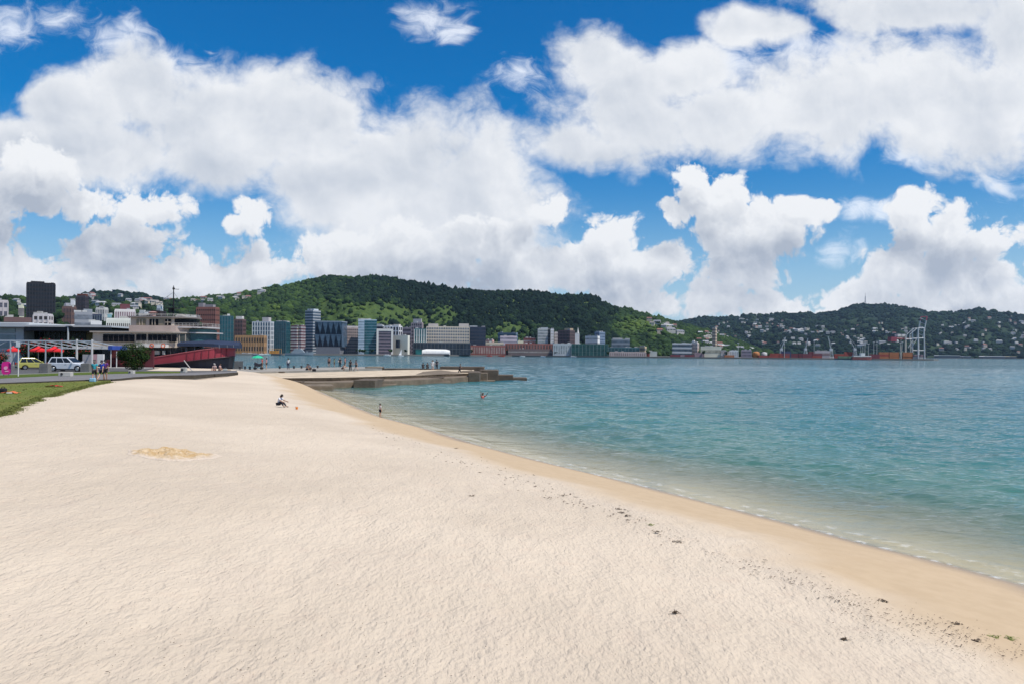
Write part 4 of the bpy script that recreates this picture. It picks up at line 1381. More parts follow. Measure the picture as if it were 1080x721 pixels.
WH = (.70, .70, .68)
launch('white motor cruiser lying off the purple grey office', 408.5, 905, 8.5, WH, WH)
# sloop under sail
r = thing('sailing_boat', 'small white sloop with sail up in front of the cream gallery', 'sailing boat', at_water(423, 900), 0.5)
loft_hull(MB(), 6.5, 2.0, -.4, .2, (.8, .7, .95)).build('hull', M(WH, .4), r)
MB().tube([(.6, 0, .5), (.6, 0, 8.2)], .07, 6).build('mast', M((.55, .55, .55)), r)
mb = MB()
mb.add([(.5, 0, 1.3), (-2.6, .25, 1.4), (.5, 0, 8.0), (-1.2, .38, 3.6), (.5, .03, 1.3), (-2.6, .28, 1.4), (.5, .03, 8.0), (-1.2, .41, 3.6)], [(0, 1, 3), (0, 3, 2), (4, 7, 5), (4, 6, 7)])
mb.build('sail', M((.75, .74, .72), .8), r)
launch('white workboat with tall wheelhouse off the green glass office', 604.5, 985, 8.5, (.25, .28, .33), WH, yaw=.1, mast=4)
mb = MB()
# grey naval vessel
r = thing('naval_ship', 'long grey naval vessel moored before the diamond patterned office', 'ship', at_water(316, 872), 0.0)
loft_hull(MB(), 31, 6, -.5, .4, (2.6, 2.4, 4.2), bow=.4).build('hull', M((.20, .24, .27), .5), r)
MB().profile([(-9, 2.4), (6, 2.5), (4, 5.2), (1, 7.2), (-4, 7.2), (-7, 5.0)], -2, 2).build('superstructure', M((.25, .29, .32), .5), r)
MB().tube([(-1, 0, 7), (-1, 0, 12)], .35, 6).tube([(-1, -2, 9.5), (-1, 2, 9.5)], .15, 5).build('mast', M((.2, .22, .25)), r)
MB().box(7, 9, -.8, .8, 3, 4.6).build('gun_turret', M((.2, .23, .26)), r)
# orange work barge
r = thing('work_barge', 'orange work barge with gantry between marina boats and the naval vessel', 'barge', at_water(291, 866), 0.0)
loft_hull(MB(), 15, 6, -.4, .3, (1.6, 1.5, 1.6), bow=.1).build('hull', M((.10, .10, .11), .6), r)
MB().box(-6, 3, -2, 2, 1.6, 5).build('deckhouse', M((.55, .25, .05), .6), r)
g = MB()
for xx in (-6.5, -3, 0.5, 4, 6.5):
    g.box(xx - .25, xx + .25, -2.4, -2.0, 1.5, 6.6)
g.box(-6.8, 6.8, -2.45, -1.95, 6.6, 7.1)
g.build('gantry', M((.5, .27, .08), .6), r)
# long white vaulted marquee on the quay
r = thing('marquee', 'long white vaulted marquee on the quay below the hotel', 'marquee', ((460 - 540) / F * 985, 985, 1.8))
prof = [(-16.5, 0), (16.5, 0), (17.0, 3.2), (15.2, 6.2), (-14.5, 7.0), (-16.8, 5.4)]
mb = MB()
nseg = 10
vs, fs = [], []
for i in range(nseg + 1):
    a = PI * i / nseg
    for xx, sc in ((-17, .86), (-12, 1), (12, .96), (17, .78)):
        vs.append((xx, -4.5 * math.cos(a), 6.8 * sc * math.sin(a) ** .7))
for i in range(nseg):
    for q in range(3):
        fs.append((i * 4 + q, i * 4 + q + 1, (i + 1) * 4 + q + 1, (i + 1) * 4 + q))
fs += [tuple(i * 4 for i in range(nseg + 1)), tuple(i * 4 + 3 for i in range(nseg, -1, -1))]
mb.add(vs, fs).build('canvas', M((.70, .69, .66), .7), r)
MB().box(-25, -17.2, -4, 4, 0, 6.2).build('teal_annexe', glassm((.01, .11, .11)), r)
MB().box(-16.5, 16.5, -4.7, -4.55, 0, 1.2).build('base_rail', M((.12, .12, .13)), r)
# boats of the marina beyond the tug
mar = [(252, 845, 9, (.42, .34, .05), (.30, .27, .10), 'yellow hulled launch at the marina next to the tug bow', 0),
       (258.5, 850, 11, WH, (.55, .60, .66), 'tall white cruiser in the marina beside the yellow hulled launch', 0),
       (264.5, 852, 10, WH, WH, 'white flybridge cruiser in the marina below the ochre hall', 9),
       (270, 850, 9, (.05, .07, .12), (.4, .42, .45), 'navy hulled yacht with bare mast in the marina', 12),
       (276, 852, 8, (.55, .56, .58), WH, 'silver grey cabin boat in the marina by the navy yacht', 10),
       (282, 855, 8, (.28, .45, .42), WH, 'pale green hulled boat beside the orange work barge', 0)]
for a in mar:
    launch(a[5], a[0], a[1], a[2], a[3], a[4], 'boats in the marina', yaw=.6 - .1 * (a[0] % 3), mast=a[6])
for px, d, L, hc, cc_, lb in ((516, 1012, 8, (.45, .05, .03), (.5, .12, .08), 'red hulled launch along the brick warehouse quay'),
                              (529, 1018, 9, (.42, .07, .04), (.45, .18, .10), 'orange red workboat with boxy cabin by the warehouse corner'),
                              (551, 1022, 7, WH, WH, 'white launch in front of the market hall awning'),
                              (572.5, 1015, 7, (.35, .4, .5), WH, 'blue and white launch before the grey split tower'),
                              (486, 1000, 9, (.3, .34, .36), (.5, .52, .5), 'grey ferry moored past the white marquee')):
    launch(lb, px, d, L, hc, cc_)

# --- port cranes
m_crane = M((.42, .45, .47), .55, .1, .2, name='crane_paint')


def luffing(label, pb, yb, pt, yt):
    d = 1010
    b0, t0 = P(pb, yb, d), P(pt, yt, d)
    r = thing('dock_crane', label, 'crane', (b0.x, d, 1.8), 0, 'slim dock cranes on the port wharf')
    zb, zt, dx = b0.z - 1.8, t0.z - 1.8, t0.x - b0.x
    lg = MB()
    for sx in (-2.2, 2.2):
        for sy in (-2.2, 2.2):
            lg.tube([(sx, sy, 0), (sx * .5, sy * .5, zb)], .35, 5)
    lg.build('portal_frame', m_crane, r)
    MB().box(-1.6, 1.6, -1.5, 1.5, zb - .5, zb + 2.4).build('machine_house', m_crane, r)
    j = MB()
    for q in (-.55, .55):
        j.tube([(0, q, zb + 1), (dx, q * .4, zt)], .38, 5)
    for q in range(8):
        t = q / 8
        j.tube([(dx * t, -.55, zb + 1 + (zt - zb - 1) * t), (dx * (t + .125), .55, zb + 1 + (zt - zb - 1) * (t + .125))], .2, 4)
    j.tube([(0, 0, zb + 2), (-dx * .25, 0, zb + 6), (dx, 0, zt)], .14, 4)
    j.build('jib', m_crane, r)


luffing('slim grey crane with its jib up, above the red containers by the dark hopper', 824, 369, 828.5, 355.5)
luffing('slim grey crane over the maroon container rows', 849.5, 369, 852, 357)
luffing('slim crane whose jib tilts back beside the white roofed transit shed', 876.5, 369.5, 873.5, 355)
luffing('slim crane with jib tilted back over the moored white ship', 901.5, 369, 895.5, 356)

r = thing('container_crane', 'big pale ship to shore crane with its boom raised, tip painted red', 'crane', (P(971.5, 370, 975).x, 975, 1.8))
o_ = Vector((P(971.5, 370, 975).x, 975, 1.8))


def CP(px, py, dy=0):
    q = P(px, py, 975 + dy) - o_
    return (q.x, q.y, q.z)


mpale = M((.50, .50, .50), .55, .1, .2, name='crane_paint')
for px in (968.4, 974.8):
    for dy in (0, 14):
        a, b_ = CP(px + (.4 if px > 970 else 0), 376.5), CP(px - (.3 if px > 970 else 0), 346)
        MB().tube([(a[0], dy, 0), (b_[0], dy, b_[2])], .78, 6).build('leg', mpale, r)
fr = MB()
for dy in (0, 14):
    for py in (369.3, 356.5, 346):
        a, b_ = CP(968.4, py), CP(974.8, py)
        fr.tube([(a[0], dy, a[2]), (b_[0], dy, b_[2])], .6, 6)
    a, b_ = CP(968.4, 369), CP(974.6, 357)
fr.build('portal_frame', mpale, r)
gd = MB()
for dy in (3, 11):
    a, b_ = CP(960, 357.5), CP(975, 356.3)
    gd.tube([(a[0], dy, a[2]), (b_[0], dy, b_[2])], .65, 6)
    a, b_ = CP(961, 352.5), CP(968.4, 346.2)
    gd.tube([(a[0], dy, a[2]), (b_[0], dy, b_[2])], .5, 5)
    a, b_ = CP(962.5, 366.5), CP(968.4, 357)
    gd.tube([(a[0], dy, a[2]), (b_[0], dy, b_[2])], .45, 5)
    a, b_ = CP(961, 352.5), CP(960.5, 357.5)
    gd.tube([(a[0], dy, a[2]), (b_[0], dy, b_[2])], .45, 5)
gd.build('girder', mpale, r)
bm2, tip = MB(), MB()
for dy, sh in ((4, 0), (10, -3.6)):
    a, m_, t_ = CP(975.2 + sh, 356), CP(978.6 + sh, 338), CP(979.6 + sh, 333.8)
    bm2.tube([(a[0], dy, a[2]), (m_[0], dy, m_[2])], .62, 6)
    tip.tube([(m_[0], dy, m_[2]), (t_[0], dy, t_[2])], .66, 6)
t1, t2 = CP(979.6, 333.8), CP(976, 333.8)
tip.tube([(t2[0], 10, t2[2]), (t1[0], 4, t1[2])], .5, 5)
for q in range(5):
    py = 354 - q * 4
    a, b_ = CP(975.5 + (356 - py) * .19, py), CP(972 + (352 - py) * .19, py - 3)
    bm2.tube([(a[0], 4, a[2]), (b_[0], 10, b_[2])], .3, 4)
bm2.build('boom', mpale, r)
tip.build('boom_tip', M((.40, .10, .13), .6), r)

r = thing('container_crane', 'low pale container crane with maroon boom and white machine house', 'crane', (P(955, 370, 1030).x, 1030, 1.8))
o_ = Vector((P(955, 370, 1030).x, 1030, 1.8))


def CQ(px, py):
    q = P(px, py, 1030) - o_
    return (q.x, q.z)


for px in (954.8, 960.3):
    for dy in (0, 12):
        MB().tube([(CQ(px, 374)[0], dy, 0), (CQ(px, 354)[0], dy, CQ(px, 354)[1])], .7, 6).build('leg', M((.44, .42, .36), .6), r)
g = MB()
for dy in (2, 10):
    g.tube([(CQ(941, 356.5)[0], dy, CQ(941, 356.5)[1]), (CQ(961, 357.5)[0], dy, CQ(961, 357.5)[1])], 1.0, 6)
g.build('girder', M((.26, .08, .09), .6), r)
MB().box(CQ(943.5, 0)[0], CQ(949.5, 0)[0], 1, 11, CQ(946, 360)[1], CQ(946, 355.2)[1]).build('trolley_cab', M((.26, .06, .08), .6), r)
for p0_, p1_ in ((950.8, 954), (955.6, 959)):
    MB().box(CQ(p0_, 0)[0], CQ(p1_, 0)[0], 2, 10, CQ(955, 355)[1], CQ(955, 352.3)[1]).build('machine_house', M(WHT, .6), r)

for px, yt in ((827.3, 357), (858.6, 360), (778.5, 362), (912.2, 361.5), (915.8, 363), (921.5, 361), (924.8, 360.5), (949.5, 362), (951.5, 361)):
    d = 985 if px > 900 else 1000
    h = P(px, yt, d).z - 1.8
    r = thing('floodlight_mast', 'thin pale floodlight mast among the port containers', 'light mast', ((px - 540) / F * d, d, 1.8), 0, 'floodlight masts at the port')
    MB().tube([(0, 0, 0), (0, 0, h)], [.4, .25], 6).build('pole', M((.42, .42, .40), .6), r)
    MB().box(-1.1, 1.1, -.5, .5, h, h + .7).build('lamp_head', M((.5, .5, .5), .6), r)

# containers
CC = {'rust red': (.26, .055, .04), 'orange brown': (.33, .13, .055), 'maroon': (.15, .04, .05), 'dark blue': (.045, .055, .11), 'off-white': (.48, .46, .43), 'mauve grey': (.25, .18, .20), 'green': (.10, .17, .11)}
CMESH = {}


def container_mesh(cn):
    if cn not in CMESH:
        mb = MB().box(-6, 6, -1.2, 1.2, 0, 2.6)
        for q in range(15):
            xx = -5.6 + q * .8
            mb.box(xx - .12, xx + .12, -1.26, -1.205, .2, 2.4)
        for sx in (-5.9, 5.9):
            mb.box(sx - .11, sx + .11, -1.29, -1.205, .02, 2.58)
        CMESH[cn] = mb.mesh('shipping_container', M(CC[cn], .7, .2, .4, name='container_paint'))
    return CMESH[cn]


rc = random.Random(4)


def stacks(px0, px1, rows, names, dback=14, side=False):
    d = sd_((px0 + px1) / 2) + dback
    x = (px0 - 540) / F * d
    x1 = (px1 - 540) / F * d
    while x < x1:
        hgt = max(1, rows - (rc.random() < .35))
        for z in range(hgt):
            cn = rc.choice(names)
            o = link('shipping_container', container_mesh(cn), None, (x + 6, d + rc.uniform(-.3, .3), 1.8 + z * 2.62))
            tag(o, cn + ' shipping container stacked on the port wharf', 'container', 'shipping containers at the port')
        x += 12.5


stacks(812, 824, 3, ['rust red', 'rust red', 'maroon'])
stacks(824, 828, 3, ['dark blue'])
stacks(832, 859, 3, ['maroon', 'dark blue', 'maroon', 'mauve grey'], 30)
stacks(846, 860, 2, ['rust red', 'maroon'], 10)
stacks(880, 893, 3, ['rust red'], 28)
stacks(884, 900, 1, ['off-white', 'green'], 10)
stacks(917, 927, 2, ['maroon'], 12)
stacks(927, 948, 4, ['orange brown', 'rust red', 'orange brown'], 25)
stacks(952, 966, 3, ['mauve grey', 'maroon', 'orange brown', 'off-white'], 20)
stacks(707, 722, 2, ['rust red', 'maroon', 'mauve grey'], 10)
stacks(722, 738, 2, ['maroon', 'mauve grey', 'off-white'], 12)
stacks(682, 692, 2, ['orange brown', 'rust red'], 12)
stacks(764, 770, 1, ['orange brown', 'off-white'], 8)
stacks(800, 812, 1, ['off-white', 'green', 'rust red'], 8)

r = thing('storage_tank', 'round orange tank on the wharf by the mauve port office', 'tank', ((797.5 - 540) / F * 1000, 1000, 1.8))
MB().lathe([(4.2, 0), (4.2, 5.6), (3.6, 6.6), (1.2, 7.3)], n=24).build('tank', M((.40, .16, .05), .6), r, True)
MB().tube([(4.6, 0, 0), (4.6, 0, 8), (0, 0, 8)], .2, 5).build('pipe', M((.2, .2, .2)), r)
r = thing('storage_tank', 'pale grey drum tank between orange tank and red containers', 'tank', ((806 - 540) / F * 1004, 1004, 1.8))
MB().lathe([(3.4, 0), (3.4, 6.0), (.6, 7.0)], n=20).build('tank', M((.42, .42, .4), .6), r, True)
MB().tube([(3.6, 0, 0), (3.6, 0, 7)], .2, 5).build('ladder', M((.2, .2, .2)), r)
r = thing('cargo_ship', 'white decked cargo ship with red hull moored beneath crane with jib tilted back', 'ship', at_water(909, 952))
loft_hull(MB(), 24, 6, -.4, .4, (3.8, 3.2, 4.6)).build('hull', M((.22, .07, .06), .6), r)
MB().box(-11, 10, -2.6, 2.6, 4.0, 5.2).build('deck', M((.55, .54, .52), .6), r)
MB().box(-2, 3, -2.2, 2.2, 5.2, 8.2).build('wheelhouse', M((.62, .61, .58), .6), r)
MB().tube([(1, 0, 8), (1, 0, 16)], .25, 5).tube([(-1.5, 0, 8), (-1.5, 0, 15)], .25, 5).build('mast', M((.4, .4, .38)), r)

# trees of the city waterfront and among the blocks (each its own crown and trunk)
def leafy(label, x, y, z, h, w, c=.5, group=None, name='tree', blobs=16, blossom=None):
    r_ = random.Random(int(x * 13 + y))
    root = thing(name, label, 'tree', (x, y, z), 0, group)
    MB().tube([(0, 0, 0), (.05 * w, 0, h * .35), (-.03 * w, 0, h * .6)], [h * .035, h * .028, h * .012], 7).build('trunk', M((.10, .075, .055), .9), root)
    vs, fs, tv = [], [], []
    for q in range(blobs):
        a, el, rr = r_.random() * 6.28, r_.uniform(-.5, 1), r_.random() ** .5
        cx_, cy_, cz_ = math.cos(a) * w * .36 * rr * math.cos(el * .9), math.sin(a) * w * .36 * rr * math.cos(el * .9), h * .58 + h * .32 * el * rr
        s = w * r_.uniform(.12, .22)
        o = len(vs)
        for v in ICO_V:
            j = 1 + r_.uniform(-.25, .25)
            vs.append((cx_ + v[0] * s * j, cy_ + v[1] * s * j, cz_ + v[2] * s * .85 * j))
        fs += [tuple(int(i) + o for i in f_) for f_ in ICO_F]
        tv += [min(1, max(0, c + r_.uniform(-.2, .2)))] * len(ICO_V)
    me = npmesh('crown', np.array(vs), np.array(fs), m_canopy, False, {'tint': tv})
    link('crown', me, root)
    return root


rt = random.Random(9)
for px, c in ((378, .5), (381.5, .7), (384.5, .4), (392, .35), (411, .4), (428, .3), (483, .35), (489, .3), (497, .2), (535, .25), (556, .4), (586, .2), (589, .2), (642, .3), (676, .35), (683, .5), (699, .55), (704, .5), (742, .4), (766, .4)):
    d = sd_(px) + rt.uniform(8, 12)
    leafy('round green tree on the far city waterfront', (px - 540) / F * d, d, 1.8, rt.uniform(6, 9.5), rt.uniform(6, 8), c, 'trees along the far waterfront', blobs=9)
for px, d, h, c in ((3, 560, 30, .3), (12, 555, 26, .15), (17, 550, 28, .2), (23, 545, 24, .35), (60, 560, 30, .35), (64, 565, 26, .3), (98, 600, 28, .35), (104, 640, 32, .2), (110, 690, 34, .3), (118, 690, 33, .15), (124, 690, 35, .3), (143, 620, 30, .3), (160, 600, 28, .45), (174, 620, 32, .35), (179, 600, 28, .4), (196, 640, 36, .35), (203, 640, 33, .5)):
    leafy('tall bushy tree growing between the blocks behind the pavilion', (px - 540) / F * d, d, 1.8, h, h * .55, c, 'trees between the blocks behind the pavilion', blobs=22)
# ------------------------------------------------------------------ promenade, lawn, jetty
def grass_mat(name, c1, c2, c3):
    m, nt = newmat(name)
    k = NT(nt)
    pos = k.n('ShaderNodeNewGeometry').outputs['Position']
    n1 = k.noise(pos, .35, 5, .6).outputs[0]
    n2 = k.noise(pos, 7.0, 4, .7).outputs[0]
    cc = k.mix(k.smooth(n1, .35, .65), c1, c2)
    cc = k.mix(k.smooth(n2, .45, .75), cc, c3)
    b = k.n('ShaderNodeBsdfPrincipled', {'Base Color': cc, 'Roughness': .95, 'Specular IOR Level': .1, 'Normal': k.bump(n2, .8, .08)})
    k.n('ShaderNodeOutputMaterial', {0: b.outputs[0]})
    return m


m_lawn = grass_mat('lawn_turf', (.100, .138, .022), (.150, .155, .035), (.20, .175, .075))


def sheet(name, pts, z, mat, skirt=0.0):
    bm = bmesh.new()
    vs = [bm.verts.new((p[0], p[1], z if len(p) < 3 else p[2])) for p in pts]
    f = bm.faces.new(vs)
    if f.calc_area() and f.normal.z < 0:
        f.normal_flip()
    bm.normal_update()
    if f.normal.z < 0:
        bmesh.ops.reverse_faces(bm, faces=[f])
    if skirt:
        r_ = bmesh.ops.extrude_edge_only(bm, edges=list(bm.edges))
        for v in r_['geom']:
            if isinstance(v, bmesh.types.BMVert):
                v.co.z = skirt
    bmesh.ops.triangulate(bm, faces=[q for q in bm.faces if len(q.verts) > 4])
    bmesh.ops.recalc_face_normals(bm, faces=bm.faces)
    me = bpy.data.meshes.new(name)
    bm.to_mesh(me)
    bm.free()
    me.materials.append(mat)
    return link(name, me)


def gp(px, py, z):
    q = G(px, py, z)
    return (q.x, q.y)


lawn_front = [(-70, 470), (-30, 452), (0, 437), (12, 433), (20, 429.5), (33, 424), (45, 419), (58, 416), (70, 412.5), (84, 409), (97, 405.5), (108, 403.5), (117, 402)]
path_front = [(125, 400.3), (140, 398.6), (160, 397.3), (180, 396.7), (205, 396.3)]
lawn_back = [(117, 400.9), (90, 401.5), (60, 402.7), (30, 403.8), (0, 405), (-70, 407.5)]
m_verge = grass_mat('verge_turf', (.055, .095, .014), (.085, .115, .02), (.12, .13, .03))
asph = M((.085, .083, .080), .95, .15, .8, name='asphalt')
slab = [gp(a, b - .7, 1.9) for a, b in lawn_front] + [gp(a, b - .3, 1.9) for a, b in path_front] + [gp(250, 392.6, 1.9), gp(250, 390.6, 1.9), gp(180, 391.0, 1.9), gp(152, 390.6, 1.9)]
slab += [(-50, 113), (-67.5, 113), (-67.5, 200), (-220, 200), (-150, 30)]
tag(sheet('promenade', slab, 1.935, asph, -1.5), kind='structure')
tag(sheet('lawn', [gp(a, b, 1.95) for a, b in lawn_front] + [gp(a, b, 1.95) for a, b in lawn_back], 1.962, m_lawn, 1.6), kind='structure')
path_poly = [gp(a, b, 1.93) for a, b in lawn_back[::-1]] + [gp(a, b, 1.93) for a, b in path_front] + [gp(250, 393.0, 1.93), gp(250, 391.2, 1.93), gp(180, 393.4, 1.93), gp(130, 393.8, 1.93), gp(60, 396, 1.93), gp(0, 399, 1.93), gp(-70, 401.5, 1.93)]
tag(sheet('path', path_poly, 1.95, M((.165, .155, .15), .9, .14, .7, name='path_concrete'), 1.6), kind='structure')
verge = [gp(-70, 401.3, 1.945), gp(0, 398.8, 1.945), gp(60, 395.8, 1.945), gp(130, 393.6, 1.945), gp(190, 393.1, 1.945), gp(190, 391.6, 1.945), gp(152, 391.4, 1.945), gp(115, 391.6, 1.945), gp(75, 392.6, 1.945), gp(45, 393.6, 1.945), gp(0, 395, 1.945), gp(-70, 397.5, 1.945)]
tag(sheet('verge', verge, 1.962, m_verge, 1.6), kind='structure')
kb = MB()
kerb = [gp(a, b, 2.0) for a, b in ((-70, 397.2), (0, 394.7), (45, 393.3), (75, 392.3), (115, 391.3))]
for (x0, y0), (x1, y1) in zip(kerb[:-1], kerb[1:]):
    kb.add([(x0, y0, 1.8), (x1, y1, 1.8), (x1, y1 + .18, 1.8), (x0, y0 + .18, 1.8), (x0, y0, 2.02), (x1, y1, 2.02), (x1, y1 + .18, 2.02), (x0, y0 + .18, 2.02)], [(4, 5, 6, 7), (0, 1, 5, 4), (2, 3, 7, 6), (1, 2, 6, 5), (3, 0, 4, 7)])
tag(kb.build('kerb', M((.3, .29, .27), .9)), kind='structure')
kb = MB()
kerb = [gp(a, b, 1.95) for a, b in lawn_back[::-1]] + [gp(a, b, 1.95) for a, b in path_front] + [gp(226, 395.0, 1.95), gp(250.5, 393.1, 1.95)]
for (x0, y0), (x1, y1) in zip(kerb[:-1], kerb[1:]):
    kb.add([(x0, y0, 1.7), (x1, y1, 1.7), (x1, y1 + .22, 1.7), (x0, y0 + .22, 1.7), (x0, y0, 2.06), (x1, y1, 2.06), (x1, y1 + .22, 2.06), (x0, y0 + .22, 2.06)], [(4, 5, 6, 7), (0, 1, 5, 4), (2, 3, 7, 6), (1, 2, 6, 5), (3, 0, 4, 7)])
tag(kb.build('kerb', M((.050, .042, .030), .9, .3, 1.5, name='timber_edging')), kind='structure')

# grass blades: ragged turf edge and body
def poly_contains(poly, x, y):
    c_ = False
    j = len(poly) - 1
    for i in range(len(poly)):
        xi, yi = poly[i]
        xj, yj = poly[j]
        if (yi > y) != (yj > y) and x < (xj - xi) * (y - yi) / (yj - yi) + xi:
            c_ = not c_
        j = i
    return c_


lp = [gp(a, b, 1.95) for a, b in lawn_front] + [gp(a, b, 1.95) for a, b in lawn_back]
rg = random.Random(2)
gv, gf, gt = [], [], []
edge = [gp(a, b, 1.95) for a, b in lawn_front]
n_g = 0
while n_g < 16000:
    if rg.random() < .6:
        i = rg.randrange(len(edge) - 1)
        t = rg.random()
        x = edge[i][0] * (1 - t) + edge[i + 1][0] * t + rg.gauss(-.05, .14)
        y = edge[i][1] * (1 - t) + edge[i + 1][1] * t + rg.gauss(.05, .14)
        zb_ = 1.962 if poly_contains(lp, x, y) else 1.90
    else:
        x, y = rg.uniform(-48, -19), rg.uniform(26, 66)
        if not poly_contains(lp, x, y):
            continue
        zb_ = 1.962
    n_g += 1
    h = rg.uniform(.015, .05)
    a = rg.random() * 6.28
    w = .035
    o = len(gv)
    gv += [(x - w * math.cos(a), y - w * math.sin(a), zb_), (x + w * math.cos(a), y + w * math.sin(a), zb_), (x + rg.gauss(0, .04), y + rg.gauss(0, .04), zb_ + h)]
    gf.append((o, o + 1, o + 2))
    gt += [min(1, max(.5, rg.gauss(.85, .15)))] * 3
tag(link('grass', npmesh('grass', np.array(gv), np.array(gf), M((.13, .145, .035), .95, .35, 1.5, name='grass_blade'), False)), 'short green grass along the ragged lawn edge', 'grass', kind='stuff')

# --- the stone jetty
m_top, nt = newmat('weathered_concrete')
k = NT(nt)
pos = k.n('ShaderNodeNewGeometry')
nz = k.noise(pos.outputs['Position'], .5, 5, .65).outputs[0]
nz2 = k.noise(pos.outputs['Position'], 3.0, 5, .7).outputs[0]
sepz = k.n('ShaderNodeSeparateXYZ', {0: pos.outputs['Position']}).outputs[2]
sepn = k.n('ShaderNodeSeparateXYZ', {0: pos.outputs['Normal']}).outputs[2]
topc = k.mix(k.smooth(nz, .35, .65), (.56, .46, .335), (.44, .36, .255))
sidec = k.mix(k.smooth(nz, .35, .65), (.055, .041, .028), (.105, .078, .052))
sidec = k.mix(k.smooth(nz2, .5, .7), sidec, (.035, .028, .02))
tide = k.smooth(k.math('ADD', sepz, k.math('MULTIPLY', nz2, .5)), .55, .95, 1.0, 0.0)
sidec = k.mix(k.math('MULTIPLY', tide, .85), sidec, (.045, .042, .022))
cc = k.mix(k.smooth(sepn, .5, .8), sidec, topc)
b = k.n('ShaderNodeBsdfPrincipled', {'Base Color': cc, 'Roughness': .9, 'Specular IOR Level': .2, 'Normal': k.bump(nz2, .8, .12)})
k.n('ShaderNodeOutputMaterial', {0: b.outputs[0]})
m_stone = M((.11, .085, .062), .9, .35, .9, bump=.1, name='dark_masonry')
m_ledge = M((.16, .125, .088), .9, .35, .9, bump=.1, name='wet_ledge')

jr = thing('stone_jetty', 'long low stone and concrete jetty with stepped dark blocks at its tip', 'jetty', (0, 0, 0))


def dp(px, py, d):
    q = P(px, py, d)
    return (q.x, q.y, q.z)


deck_f = [(196, 397.6, 97), (232, 398.0, 99), (270, 398.3, 100), (300, 398.3, 100.5), (330, 398.0, 101), (350, 397.8, 102), (385, 397.0, 106), (420, 396.0, 112), (462, 394.4, 120), (500, 393.0, 126)]
deck_b = [(500, 389.7, 134), (470, 389.4, 133), (430, 389.6, 129), (400, 390.2, 126), (345, 391.8, 119), (300, 392.8, 116), (250, 393.2, 112), (205, 395.4, 106)]
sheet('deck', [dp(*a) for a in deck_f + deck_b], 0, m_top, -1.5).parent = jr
# darker worn strip towards the tip
worn = [(436, 395.6, 115.2), (462, 394.5, 119.9), (498, 393.2, 125.8), (498, 389.9, 133.5), (468, 389.6, 132.8), (446, 391.6, 124)]
sheet('worn_surface', [(p[0], p[1], p[2] + .012) for p in (dp(*a) for a in worn)], 0, m_ledge).parent = jr
# lower step running along the seaward side, then tumbled slabs
step_f = [(222, 399.6, 93.5), (250, 401.2, 94), (285, 402.6, 94.5), (330, 403.2, 96), (372, 402.6, 100), (400, 401.8, 104), (432, 400.6, 110), (470, 398.6, 117.5), (500, 396.6, 124)]
step_b = [(500, 395.2, 126.5), (462, 396.6, 120.6), (420, 398.6, 112.4), (385, 399.8, 106.4), (330, 401.4, 101.4), (270, 401.0, 100.4), (232, 399.4, 99.4)]
sheet('step', [dp(*a) for a in step_f + step_b], 0, m_ledge, -1.5).parent = jr
for pts in ([(262, 405.2, 92.6), (300, 406.6, 92.8), (352, 406.6, 94.8), (350, 404.6, 96), (300, 404.2, 94.4), (262, 403.2, 94)],
            [(398, 405.4, 103.5), (417, 405.2, 106.5), (420, 403.6, 108), (398, 403.8, 105)],
            [(432, 404.0, 111.5), (474, 402.4, 117), (476, 401.4, 119), (432, 402.6, 113)],
            [(505, 400.8, 126), (522, 400.9, 127), (522, 400.2, 129), (505, 400.2, 128)]):
    sheet('ledge', [dp(*a) for a in pts], 0, m_ledge, -1.5).parent = jr


def block(px0, px1, yt, d, dep, mat=None, yb=None):
    x0, x1 = (px0 - 540) / F * d, (px1 - 540) / F * d
    zt = P((px0 + px1) / 2, yt, d).z
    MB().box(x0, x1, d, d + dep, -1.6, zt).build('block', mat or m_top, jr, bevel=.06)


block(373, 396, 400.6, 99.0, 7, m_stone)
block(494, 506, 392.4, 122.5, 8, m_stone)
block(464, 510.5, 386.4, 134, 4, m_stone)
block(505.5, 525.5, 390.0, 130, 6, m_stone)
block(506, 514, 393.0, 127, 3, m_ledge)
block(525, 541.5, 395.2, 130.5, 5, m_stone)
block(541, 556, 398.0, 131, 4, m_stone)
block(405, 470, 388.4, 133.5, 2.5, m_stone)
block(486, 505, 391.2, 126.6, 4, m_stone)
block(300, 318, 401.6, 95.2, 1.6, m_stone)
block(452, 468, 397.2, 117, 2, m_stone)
# raised back walkway with a dark face
walk_f = [(180, 393.2, 101), (216, 393.2, 104), (250, 392.0, 110), (300, 391.0, 116), (345, 389.6, 122), (372, 388.6, 127), (403, 388.0, 133)]
walk_b = [(403, 386.2, 150), (372, 386.6, 146), (345, 387.0, 142), (300, 387.6, 134), (250, 388.6, 126), (216, 390.2, 112)]
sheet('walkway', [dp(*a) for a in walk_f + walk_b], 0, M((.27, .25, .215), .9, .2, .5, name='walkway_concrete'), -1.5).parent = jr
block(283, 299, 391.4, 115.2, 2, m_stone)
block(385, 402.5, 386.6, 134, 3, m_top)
# timber edging steps where the sand meets the jetty
for a, b_, z_ in (((180, 397.0, 94), (262, 395.2, 106), .22), ((186, 398.0, 92), (214, 397.6, 96), .2)):
    p0_, p1_ = Vector(dp(*a)), Vector(dp(*b_))
    MB().add([(p0_.x, p0_.y, 1.2), (p1_.x, p1_.y, 1.2), (p1_.x, p1_.y + .35, 1.2), (p0_.x, p0_.y + .35, 1.2), (p0_.x, p0_.y, p0_.z + z_), (p1_.x, p1_.y, p1_.z + z_), (p1_.x, p1_.y + .35, p1_.z + z_), (p0_.x, p0_.y + .35, p0_.z + z_)],
             [(4, 5, 6, 7), (0, 1, 5, 4), (2, 3, 7, 6), (1, 2, 6, 5), (3, 0, 4, 7)]).build('timber_edge', M((.10, .08, .06), .9, .3, 2), jr)


